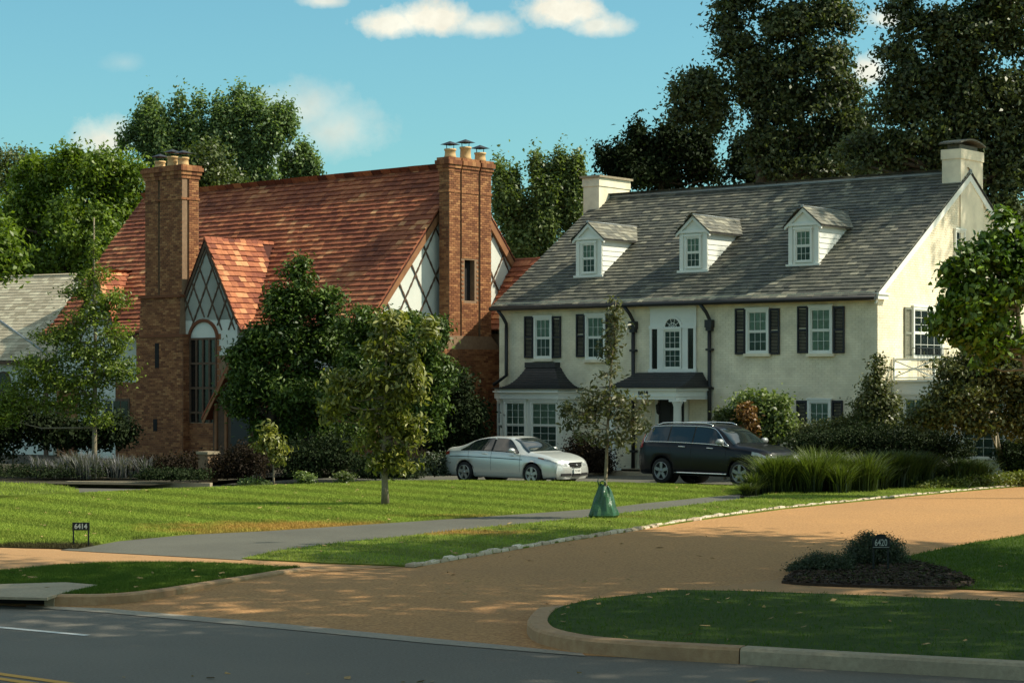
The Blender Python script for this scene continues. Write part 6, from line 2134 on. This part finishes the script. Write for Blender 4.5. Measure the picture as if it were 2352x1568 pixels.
tree_px('leafy_tree', 97, [(1175, 480, 40, 50), (1255, 455, 52, 44), (1230, 540, 80, 60), (1320, 430, 24, 44), (1200, 590, 60, 50), (1148, 420, 14, 40), (1310, 500, 40, 56), (1232, 395, 12, 34), (1285, 390, 10, 34), (1328, 380, 10, 26), (1215, 640, 40, 30), (1180, 420, 10, 24), (1260, 405, 10, 22), (1305, 400, 8, 26)],
        l_mid, 48000, 0.2, 0.28, 10, 'grey green tree filling the gap between the two houses', group=GB, trunk=.4, bark=m_barkd, twigs=120, sub=12, shrink=.55, shape=(.6, .6, 1.3))
tree_px('dark_tree', 99, [(1435, 375, 45, 40), (1500, 350, 55, 50), (1570, 365, 50, 50), (1455, 320, 25, 25), (1610, 400, 45, 30), (1628, 345, 12, 36), (1392, 370, 24, 24), (1540, 320, 50, 22), (1600, 320, 22, 24), (1490, 410, 90, 30)],
        l_shrub, 26000, 0.22, 0.28, 9, 'dark airy tree behind the left white chimney', group=GB, trunk=.35, bark=m_barkd, twigs=160, sub=12, shrink=.35, shape=(.6, .6, 1.2))
tree_px('dark_tree', 96, [(1690, 390, 42, 35), (1760, 400, 60, 40), (1695, 340, 18, 25), (1820, 400, 70, 40), (1720, 365, 30, 25), (1900, 375, 80, 45), (1990, 385, 80, 45), (2090, 390, 80, 40), (1850, 340, 50, 30)], l_shrub, 16000, 0.22, 0.28, 9, 'low shady tree line behind the middle and right of the grey roof ridge', group=GB, trunk=.3, bark=m_barkd, sub=9, shrink=.5, shape=(.7, .7, 1.1))
oakA = [(1585, 222, 52, 28), (1570, 255, 28, 26), (1620, 262, 34, 26), (1645, 205, 60, 36), (1600, 185, 34, 18), (1650, 290, 16, 28), (1590, 272, 24, 18), (1690, 130, 50, 45), (1665, 60, 36, 30), (1700, 20, 55, 30), (1760, 170, 65, 60), (1800, 80, 80, 75), (1850, 250, 80, 65), (1770, 265, 50, 40), (1655, 262, 26, 22),
        (1880, 160, 75, 70), (1900, 60, 70, 70), (1930, 320, 80, 70), (1830, 340, 70, 50), (1745, 320, 26, 30), (1765, 345, 60, 40), (1790, 395, 70, 36), (1880, 395, 80, 34), (1770, 240, 60, 50), (1720, 200, 50, 40), (1860, -60, 120, 70), (1740, -40, 80, 50), (1940, 230, 50, 50), (1640, 300, 12, 20)]
tree_px('oak_tree', 92, oakA, l_dark, 66000, 0.22, 0.34, 14, 'huge dark oak spreading above the middle of the grey roof', group=GB, trunk=.7, bark=m_barkd, twigs=260, hollow=2.6, sub=14, shrink=.36)
oakB = [(2100, 190, 70, 60), (2070, 270, 70, 60), (2140, 80, 90, 60), (2250, 130, 110, 110), (2300, 270, 90, 100), (2140, 340, 100, 60), (2320, 420, 60, 110), (2010, 360, 70, 60), (2070, 20, 40, 20), (2230, 330, 90, 80), (2200, -40, 150, 80), (2340, 30, 90, 120), (2340, 540, 50, 70), (2060, 130, 40, 25), (2400, 250, 80, 150), (2290, 480, 50, 60), (2180, 250, 60, 60), (2180, 180, 60, 50), (2200, 370, 70, 50)]
tree_px('oak_tree', 86, oakB, l_dark, 80000, 0.22, 0.34, 14, 'huge dark oak behind the right white chimney at the right edge', group=GB, trunk=.7, bark=m_barkd, twigs=260, hollow=2.6, sub=14, shrink=.36)

GF = 'trees and saplings in the front gardens'
# right foreground side: broad glossy tree and viburnum
tree_px('glossy_tree', 51, [(2255, 610, 60, 60), (2305, 560, 40, 50), (2215, 680, 60, 55), (2270, 720, 90, 80), (2335, 660, 50, 100), (2165, 740, 42, 26), (2290, 800, 80, 60), (2300, 505, 16, 22), (2190, 630, 30, 25), (2220, 780, 60, 40), (2345, 590, 30, 60)],
        l_rightt, 15000, 0.18, 0.15, 9, 'glossy leaved green tree at the right edge in front of the cream gable wall', base=(13.4, 51, .1), group=GF, trunk=.13, aspect=.5, up=.3, droop=.4, twigs=160, rnd=.6, sub=10, shrink=.5)
tree_px('small_rounded_tree', 56, [(2205, 865, 60, 48), (2270, 835, 70, 50), (2165, 925, 50, 42), (2230, 920, 90, 56), (2320, 870, 60, 66), (2345, 950, 50, 56), (2190, 960, 70, 30), (2270, 980, 60, 22), (2120, 960, 40, 24), (2380, 880, 50, 76)],
        l_vibur, 26000, 0.12, 0.18, 18, 'olive brown rounded small tree with pale trunk beside the driveway top', base=tuple(G(2310, 1101, .1)), group=GF, trunk=.12, aspect=.55, twigs=120, trunk_top=2.6, sub=5, shrink=.8)
# olive magnolia sapling
mg = tuple(G(885, 1159, .13))
tree_px('magnolia_sapling', mg[1], [(905, 735, 40, 32), (870, 800, 50, 42), (800, 890, 55, 42), (935, 830, 46, 50), (925, 900, 50, 50), (955, 900, 28, 40), (870, 970, 46, 50), (925, 980, 46, 45), (900, 1045, 50, 42), (950, 1010, 20, 45), (775, 935, 42, 22), (850, 890, 56, 50), (985, 760, 26, 40), (870, 1065, 34, 25), (905, 1075, 40, 20), (760, 960, 20, 16), (830, 1020, 24, 20)],
        l_magn, 7000, 0.17, 0.13, 10, 'young olive leaved magnolia with bare pale trunk alone on the sunny lawn', base=mg, group=GF, trunk=.085, aspect=.36, up=.1, droop=1.3, twigs=140, rnd=.55, trunk_top=4.0, sub=4, shrink=.7)
# sapling with watering bag
bg = tuple(G(1386, 1188, .13))
tree_px('sapling', bg[1], [(1412, 712, 12, 26), (1411, 735, 20, 18), (1408, 765, 26, 20), (1404, 795, 26, 20), (1400, 825, 22, 20), (1394, 858, 24, 22), (1380, 910, 54, 30), (1425, 930, 46, 42), (1345, 950, 54, 32), (1452, 960, 42, 38), (1370, 1000, 62, 24), (1302, 935, 22, 22), (1312, 975, 36, 12), (1420, 1010, 46, 18), (1483, 930, 12, 32), (1425, 755, 22, 12)],
        l_bagt, 2100, 0.125, 0.1, 6, 'slim sapling with sparse dull leaves growing out of the green watering bag', base=bg, group=GF, trunk=.042, aspect=.36, twigs=190, up=.2, lean=at(1414, 690, bg[1]), rnd=.6, bark=m_bark)
# tiny golden sapling
ts = tuple(G(629, 1111, .13))
tree_px('sapling', ts[1], [(618, 1000, 18, 28), (635, 1030, 26, 22), (600, 1022, 16, 12), (640, 1055, 18, 12), (612, 980, 8, 14)], l_magn, 900, .15, .10, 6,
        'tiny golden leaved sapling at the dark planting edge left of the magnolia', base=ts, group=GF, trunk=.03, aspect=.4, twigs=50, droop=1.0, rnd=.6)
# big evergreens before the tudor house
tree_px('evergreen_magnolia', 66, [(685, 640, 34, 50), (665, 720, 60, 50), (750, 715, 50, 50), (620, 800, 66, 55), (700, 810, 100, 70), (600, 890, 76, 60), (700, 930, 100, 80), (780, 800, 60, 60), (560, 830, 44, 34), (560, 930, 46, 50), (645, 690, 30, 30), (640, 990, 80, 40), (780, 900, 60, 70), (770, 1000, 60, 40)],
        l_holly, 50000, 0.17, 0.18, 10, 'big dark glossy evergreen with pointed top hiding the tudor house front', base=(-8.0, 66, .1), group=GF, trunk=.2, aspect=.42, bark=m_barkd, twigs=120, rnd=.6, sub=12, shrink=.6)
tree_px('evergreen_magnolia', 64, [(830, 760, 70, 55), (860, 850, 80, 70), (910, 760, 60, 50), (965, 790, 54, 60), (960, 880, 66, 60), (910, 950, 76, 56), (1005, 770, 22, 44), (820, 940, 66, 70), (1000, 870, 40, 60), (980, 960, 50, 50)],
        l_holly, 36000, 0.16, 0.17, 10, 'wide dark evergreen behind the magnolia sapling beside the right brick chimney', base=(-4.0, 64, .1), group=GF, trunk=.18, aspect=.42, bark=m_barkd, twigs=120, sub=12, shrink=.6)
# feathery light tree at the left
lt = (at(217, 1060, 64).x, 64, .1)
tree_px('feathery_tree', 64, [(216, 560, 10, 46), (212, 630, 40, 26), (185, 670, 50, 20), (250, 690, 55, 28), (205, 730, 66, 28), (140, 770, 70, 24), (265, 775, 44, 32), (210, 810, 84, 30), (90, 840, 76, 30), (235, 860, 80, 36), (150, 880, 76, 32), (50, 885, 60, 28), (190, 925, 66, 26), (285, 850, 34, 38), (225, 965, 40, 16), (110, 930, 50, 20), (20, 925, 40, 28), (0, 960, 50, 24)],
        l_feather, 17000, 0.12, 0.15, 11, 'pale trunked feathery tree in front of the left end of the tudor house', base=lt, group=GF, trunk=.085, aspect=.42, twigs=360, lean=at(216, 500, 64), hollow=2.0, rnd=.7)
# dark undergrowth under it
def shrub(lobes, Y, mat, n, leaf, clump, label, group='shrubs planted along the house fronts', name='shrub', **kw):
    return tree_px(name, Y, lobes, mat, n, leaf, clump, kw.pop('per', 14), label, cat='shrub', group=group, trunk=kw.pop('trunk', .04), parts=('stem', 'foliage'), twigs=kw.pop('twigs', 30), base=(at(lobes[0][0], 0, Y).x, Y, .08), **kw)


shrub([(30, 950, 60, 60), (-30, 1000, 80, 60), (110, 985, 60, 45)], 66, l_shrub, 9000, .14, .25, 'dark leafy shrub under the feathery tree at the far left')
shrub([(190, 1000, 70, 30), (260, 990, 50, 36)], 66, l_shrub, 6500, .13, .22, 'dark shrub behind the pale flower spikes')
shrub([(370, 1075, 60, 28), (440, 1070, 60, 34), (320, 1080, 40, 24)], 63, l_red, 8000, .08, .16, 'low dark red clipped shrub at the foot of the left brick chimney')
shrub([(520, 1075, 50, 36), (570, 1060, 50, 45)], 61.5, l_red, 7000, .08, .17, 'dark reddish shrub left of the tiny golden sapling')
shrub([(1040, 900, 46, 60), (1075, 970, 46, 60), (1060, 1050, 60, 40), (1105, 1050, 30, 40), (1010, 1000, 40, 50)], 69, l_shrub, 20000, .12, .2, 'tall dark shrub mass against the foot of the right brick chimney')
shrub([(690, 1060, 60, 45), (770, 1050, 60, 55)], 62.5, l_shrub, 9000, .09, .2, 'dark shrub below the pointed evergreen')
shrub([(1000, 1075, 45, 32), (965, 1085, 30, 26)], 63.5, l_grey, 7500, .08, .16, 'grey green mounded shrub behind the tail of the silver sedan')
shrub([(1340, 1040, 40, 45), (1380, 1060, 30, 36), (1310, 1060, 25, 32)], 65.5, l_red, 8000, .08, .17, 'dark bronze shrub between the bay window and the porch column')
shrub([(860, 1075, 50, 30), (920, 1085, 40, 24)], 61.5, l_shrub, 6500, .09, .18, 'dark low shrub behind the bare magnolia trunk')
shrub([(575, 1108, 24, 9), (600, 1110, 14, 7)], 57.8, l_mid, 1300, .07, .07, 'small pale green fern clump left of the tiny golden sapling', name='fern', per=8)
shrub([(703, 1099, 22, 11), (690, 1092, 10, 8)], 57.6, l_mid, 1300, .07, .07, 'small pale green fern clump right of the tiny golden sapling', name='fern', per=8)
shrub([(790, 1095, 26, 9)], 58.0, l_olive, 900, .07, .07, 'low yellowish tuft of leaves at the lawn edge left of the magnolia trunk', name='fern', per=8)
shrub([(120, 1082, 190, 15)], 63, l_shrub, 9000, .07, .12, 'low dark green ground cover strip at the far left before the flower spikes', name='ground_cover_shrub')
shrub([(395, 1090, 90, 13)], 60.5, l_shrub, 5000, .07, .1, 'low dark edging plants by the light kerb left of the entry')
# right-hand shrubs
shrub([(1740, 920, 36, 22), (1770, 950, 45, 35), (1800, 985, 36, 26), (1760, 990, 50, 26), (1705, 925, 16, 20), (1795, 925, 14, 20)], 61.5, l_mid, 7000, .12, .17, 'leafy green shrub in front of the ground floor window right of the suv', twigs=80)
shrub([(1665, 955, 24, 14), (1690, 965, 28, 20)], 61.8, l_olive, 2200, .11, .12, 'small olive shrub between the downpipe and the rusty leaved shrub')
shrub([(1716, 950, 16, 26), (1724, 985, 12, 16)], 60.8, l_orange, 1100, .11, .1, 'rusty orange leaved shrub beside the suv roof')
shrub([(1905, 985, 40, 22), (1870, 1000, 34, 18), (1950, 975, 30, 18), (1850, 990, 20, 15)], 60.3, l_vibur, 6500, .07, .14, 'rounded olive bush below the right ground floor window')
tree_px('narrow_conifer', 60, [(2016, 850, 14, 28), (2012, 890, 30, 30), (2000, 930, 42, 30), (2040, 930, 30, 30), (2010, 965, 55, 26), (2018, 822, 5, 14)], l_vibur, 6500, .10, .14, 12, 'narrow pointed dark conifer at the corner of the cream house',
        base=(at(2012, 0, 60).x, 60, .1), group=GF, trunk=.06, bark=m_barkd, twigs=120, rnd=.6)
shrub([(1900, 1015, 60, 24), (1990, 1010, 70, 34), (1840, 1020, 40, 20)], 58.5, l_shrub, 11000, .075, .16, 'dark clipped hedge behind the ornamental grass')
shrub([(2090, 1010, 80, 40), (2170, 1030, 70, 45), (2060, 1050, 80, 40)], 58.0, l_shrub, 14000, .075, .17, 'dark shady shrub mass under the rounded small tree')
shrub([(2330, 1050, 40, 45), (2370, 1040, 40, 60)], 60.0, l_shrub, 6500, .09, .17, 'dark shrub right of the pale trunk at the right edge')


def grass_clump(lobes, Y, n, h, label, mat=l_grassb, name='ornamental_grass', cat='grass clump', wid=.012, lean=.35, z0=.08, group='ornamental grasses by the driveway', kind=None):
    """arching blades rooted under the lobes; lobe = (cx, base half-width px, height scale, depth)"""
    r = root(name, (at(lobes[0][0], 0, Y).x, Y, z0), label=label, cat=cat, group=group)
    if kind: r['kind'] = kind
    X = []; big_ = lobes; lobes = []
    for l in big_:
        q_ = 6 if l[1] > 15 else 1
        for _ in range(q_):
            lobes.append((l[0] + (rng.uniform(-1, 1) * l[1] if q_ > 1 else 0), l[1] * (.42 if q_ > 1 else 1), l[2] * rng.uniform(.72, 1.12), l[3] + (rng.uniform(-.7, .7) if q_ > 1 else 0)))
    tot = sum(l[1] for l in lobes)
    for l in lobes:
        k = int(n * l[1] / tot)
        c = at(l[0], 0, Y + l[3]).x; w = l[1] * Y / F
        x = c + rng.normal(0, .5, k) * w; y = Y + l[3] + rng.normal(0, .5, k) * min(w, 1.6)
        X.append(np.stack([x, y, np.full(k, z0), np.full(k, l[2]), np.full(k, c), np.full(k, w)], 1))
    X = np.concatenate(X); k = len(X)
    hh = h * X[:, 3] * rng.uniform(.6, 1.12, k)
    ang = rng.uniform(0, 2 * np.pi, k)
    dirx = np.stack([np.cos(ang), np.sin(ang)], 1) * .8
    dirx[:, 0] += (X[:, 0] - X[:, 4]) / X[:, 5] * .7
    ln = hh * lean * rng.uniform(.2, 2.0, k)
    side = np.stack([-np.sin(ang), np.cos(ang), np.zeros(k)], 1) * wid
    b = X[:, :3] - np.array(r.location)
    pts = []
    for f, wv_ in ((0, 1.), (.4, .95), (.75, .7), (1, .05)):
        p = b.copy(); p[:, 0] += dirx[:, 0] * ln * f ** 2; p[:, 1] += dirx[:, 1] * ln * f ** 2; p[:, 2] += hh * (f - .18 * f ** 3)
        pts += [p - side * wv_, p + side * wv_]
    V = np.stack(pts, 1).reshape(-1, 3)
    base = np.arange(k)[:, None] * 8
    Fc = np.concatenate([base + np.array([[0, 1, 3, 2]]), base + np.array([[2, 3, 5, 4]]), base + np.array([[4, 5, 7, 6]])])
    t = np.clip(rng.normal(.35, .2, k)[:, None] + np.array([-.25, -.25, 0, 0, .25, .25, .45, .45])[None], 0, 1).ravel()  # darker root, paler tip: shaded body and lit tips put into the tint
    o = npmesh('blades', V, Fc, t, mat, r); o['kind'] = 'stuff'
    return r


grass_clump([(1790, 34, .95, 0), (1840, 40, 1.1, .3), (1900, 44, 1.12, .4), (1960, 40, 1.0, .3), (1745, 20, .7, -.2)], 53.5, 15000, 1.15, 'large clump of arching ornamental grass beside the suv bonnet')
grass_clump([(2020, 44, 1.0, 0), (2080, 40, .95, .4)], 55.5, 7000, 1.15, 'shaded middle clump of ornamental grass right of the largest clump', mat=l_grassd)
grass_clump([(2160, 44, 1.0, 0), (2230, 34, 1.0, .3)], 57, 8000, 1.0, 'ornamental grass clump below the olive rounded tree near the pale trunk', mat=l_grassd)
grass_clump([(1715, 7, .6, 0)], 52.3, 260, .7, 'small dark arching grass tuft at the left foot of the largest clump', lean=.9)
grass_clump([(240, 60, 1.0, 0), (180, 46, 1.1, .2), (310, 30, .9, .1), (110, 34, .9, .1)], 62.8, 2200, .85, 'bed of pale flower spikes before the dark hedge at left', mat=l_flower, name='flowering_spikes', cat='flowers', wid=.014, lean=.3, group='garden flowers')
# yellow green ground cover by the drive top right
tree_px('ground_cover', 56, [(2180, 1112, 60, 10, 0), (2260, 1104, 70, 12, .5), (2330, 1098, 50, 12, 1), (2130, 1120, 30, 8, -.6), (2400, 1092, 60, 12, 1.6)], l_cover, 14000, .07, .10, 12,
        'yellow green ground cover between the hedge and the stone edging', cat='ground cover', base=(at(2220, 0, 55.5).x, 55.5, .1), trunk=.01, limbs=False, parts=('stem', 'foliage'))

# planting round the 6420 sign
def shrub2(lobes, Y, mat, n, leaf, clump, label, **kw):
    return tree_px('shrub', Y, lobes, mat, n, leaf, clump, kw.pop('per', 12), label, cat='shrub', group='shrubs round the 6420 sign', trunk=.02, parts=('stem', 'foliage'), twigs=kw.pop('twigs', 60), base=(at(lobes[0][0], 0, Y).x, Y, .13), rnd=.7, **kw)


shrub2([(1880, 1295, 48, 26), (1840, 1310, 28, 22), (1925, 1300, 30, 28)], 31.0, l_grey, 15000, .034, .06, 'low spreading grey green shrub left of the 6420 sign', aspect=.4)
shrub2([(1985, 1265, 42, 34), (2035, 1260, 42, 34), (1960, 1285, 28, 28), (2060, 1285, 26, 28), (1995, 1235, 18, 14)], 32.0, l_grey, 17000, .034, .06, 'rounded wispy shrub right behind the 6420 sign', aspect=.4, twigs=120)


# ================================================================== SIGNS, BAG, SMALL THINGS
p = G(186, 1253, .13); kx = p.y / F
sg = root('house_number_sign', p, math.radians(-4), label='small black sign with pale numerals 6414 on two legs at the lawn edge', cat='sign')
w = 40 * kx; ht_ = 18 * kx; zt = (1253 - 1199) * kx
mb = MB(); mb.box(-w / 2, w / 2, -.012, .012, zt - ht_, zt); plt = mb.build('plate', m_sign, sg)
mb = MB(); mb.box(-w / 2, w / 2, -.016, -.0125, zt - ht_, zt - ht_ + .006); mb.box(-w / 2, w / 2, -.016, -.0125, zt - .006, zt); mb.build('plate_rim', m_sign, plt)
for s in (-1, 1):
    MB().box(s * w * .44 - .012, s * w * .44 + .012, -.010, .010, -.06, zt - ht_).build('leg', m_sign, sg)
text_mesh('6414', .125, m_num, 'numerals', plt, basis((0, -.014, zt - ht_ / 2 - .003), (1, 0, 0), (0, 0, 1), (0, -1, 0)), .002, .0035, .92)
p = G(2023, 1309, .145); kx = p.y / F
sg = root('house_number_sign', p, math.radians(3), label='arched black sign with dull numerals 6420 in the mulch bed', cat='sign')
w = 40 * kx; z0_ = (1309 - 1258) * kx; z1_ = (1309 - 1236) * kx; z2_ = (1309 - 1226) * kx
pts = [Vector((-w / 2, -.012, z0_)), Vector((w / 2, -.012, z0_)), Vector((w / 2, -.012, z1_))] + [Vector((w * .32 * math.cos(math.pi * k / 8), -.012, z1_ + .01 + (z2_ - z1_ - .01) * math.sin(math.pi * k / 8))) for k in range(9)] + [Vector((-w / 2, -.012, z1_))]
mb = MB(); mb.prism(pts, (0, .024, 0)); plt = mb.build('plate', m_sign, sg)
rim = MB(); q = [Vector((a.x, -.014, a.z)) for a in pts]; rim.tube(q + [q[0]], .006, 5); rim.build('plate_rim', m_sign, plt)
MB().box(-w / 2, w / 2, -.018, -.0125, z0_ + .012, z0_ + .018).build('plate_line', m_numd, plt)
for s in (-1, 1):
    MB().box(s * w * .42 - .013, s * w * .42 + .013, -.010, .010, -.06, z0_).build('leg', m_sign, sg)
text_mesh('6420', .145, m_numd, 'numerals', plt, basis((0, -.014, (z0_ + z1_) / 2 + .008), (1, 0, 0), (0, 0, 1), (0, -1, 0)), .002, .001, .68)

# watering bag, wrapped round the sapling's foot
bp_ = Vector(bg)
wb = root('watering_bag', bp_, label='green plastic watering bag zipped round the foot of the slim sapling', cat='watering bag')
mb = MB(); nA, nZ = 28, 14
grid = []
for j in range(nZ + 1):
    f = j / nZ; z = .70 * f
    row = []
    for i in range(nA):
        a = 2 * math.pi * i / nA
        rb = (.245 * (1 - f) ** .75 + .085) if f < 1 else .085
        if f < .12: rb = .27 + .05 * (f / .12) ** .5
        rb *= (1 - .25 * f * abs(math.sin(a)))
        fold_ = .022 * math.sin(5 * a + 3 * f) + .014 * math.sin(11 * a - 7 * f) + .010 * math.sin(3 * a + 9 * f)
        row.append(Vector(((rb + fold_ * (1 - .4 * f)) * math.cos(a), (rb + fold_) * .8 * math.sin(a), z + (.03 * math.sin(2 * a) if j == nZ else 0))))
    grid.append(row)
for j in range(nZ):
    for i in range(nA):
        k = (i + 1) % nA; mb.face([grid[j][i], grid[j][k], grid[j + 1][k], grid[j + 1][i]], smooth=False)
body_ = mb.build('bag', m_bag, wb)
import bmesh
bm = bmesh.new(); bm.from_mesh(body_.data); bmesh.ops.remove_doubles(bm, verts=bm.verts[:], dist=1e-4); bm.to_mesh(body_.data); bm.free()
mb = MB(); mb.tube([(-.06, -.05, .69), (-.075, -.07, .76), (-.03, -.08, .785), (.03, -.08, .775), (.055, -.06, .70)], .014, 6); mb.build('handle', m_bag, wb)
mb = MB(); mb.tube([(-.09, .02, .68), (-.12, .03, .77), (-.11, .04, .84)], [.02, .014, .008], 6); mb.build('strap', m_bag, wb)

# light path kerb before the tudor hedge
kb = root('path_kerb', (at(430, 0, 61).x, 61, 0), label='pale stone kerb strip at the dark planting left of the entry', cat='kerb')
a, b = Vector((*at(150, 0, 61.0).xy, 0)), Vector((*at(482, 0, 60.0).xy, 0))
mb = MB(); d = (b - a).normalized(); q = Vector((-d.y, d.x, 0)); mb.obox(a - kb.location, d, q, (0, 0, 1), 0, (b - a).length, 0, .22, -.1, .05); mb.build('kerb_stone', m_conc, kb)
kb = root('path_kerb', (3, 66.4, 0), label='pale kerb step at the drive edge before the entrance porch', cat='kerb')
a, b = Vector((.9, 67.75, 0)), Vector((5.9, 63.85, 0)); d = (b - a).normalized(); q = Vector((-d.y, d.x, 0))
mb = MB(); mb.obox(a - kb.location, d, q, (0, 0, 1), 0, (b - a).length, 0, 1.2, -.2, .16); mb.build('kerb_stone', m_conc, kb)
# brick pier beside the entry
bp2 = at(478, 1090, 61.6)
pr_ = root('brick_pier', (bp2.x, 61.6, 0), math.radians(-41), label='low brown brick pier at the left side of the tudor entry', cat='pier')
MB().box(-.22, .22, -.2, .2, 0, .85, tint=.1).build('shaft', m_mortar, pr_); MB().box(-.27, .27, -.25, .25, .85, .93).build('cap', m_conc, pr_)

# ================================================================== STREET TREES OUTSIDE THE FRAME, CASTING THE SHADE
def street_tree(x, y, zc, R, n, label, seed_lobes=9, leaf=.36, trunk=.3, hz=None):
    L = []
    hz = hz or R * .62
    for k in range(seed_lobes):
        a = 2 * math.pi * k / seed_lobes + rng.uniform(-.3, .3); f = rng.uniform(.35, .72)
        L.append((np.array([x + R * f * math.cos(a), y + R * f * math.sin(a), zc + rng.uniform(-.5, .5) * hz]), np.array([R * .42, R * .42, hz * .5])))
    L.append((np.array([x, y, zc + hz * .4]), np.array([R * .5, R * .5, hz * .6])))
    plant('street_tree', (x, y, .1), L, l_mid, n, leaf, .55, 16, label, 'tree', group='street trees outside the view', trunk=trunk, bark=m_barkd, twigs=60, aspect=.6)


street_tree(8.6, 25.5, 14.0, 7.0, 15000, 'tall street tree by the right-hand verge, crown above the view')
street_tree(14.5, 33.0, 13.0, 6.5, 15000, 'tall street tree beside the driveway to the right of the view')
street_tree(8.5, 16.5, 13.0, 7.0, 24000, 'tall street tree near the road to the right of the camera')
street_tree(18.5, 22.0, 15.0, 7.0, 12000, 'tall street tree further right by the pavement')
street_tree(28.0, 67.8, 24.0, 3.1, 5200, 'tall tree right of the cream house throwing dappled shade on its roof', hz=4.5)

# trees across the road, behind the viewer
ORD = ['leftmost', 'middle one', 'rightmost']
for q, (x, y, zc, R_) in enumerate(((-30, -30, 7, 6), (2, -36, 7, 6), (32, -30, 7, 6))):
    street_tree(x, y, zc, R_, 7000, ORD[q] + ' of the three broad street trees across the road behind the viewer', leaf=.6)
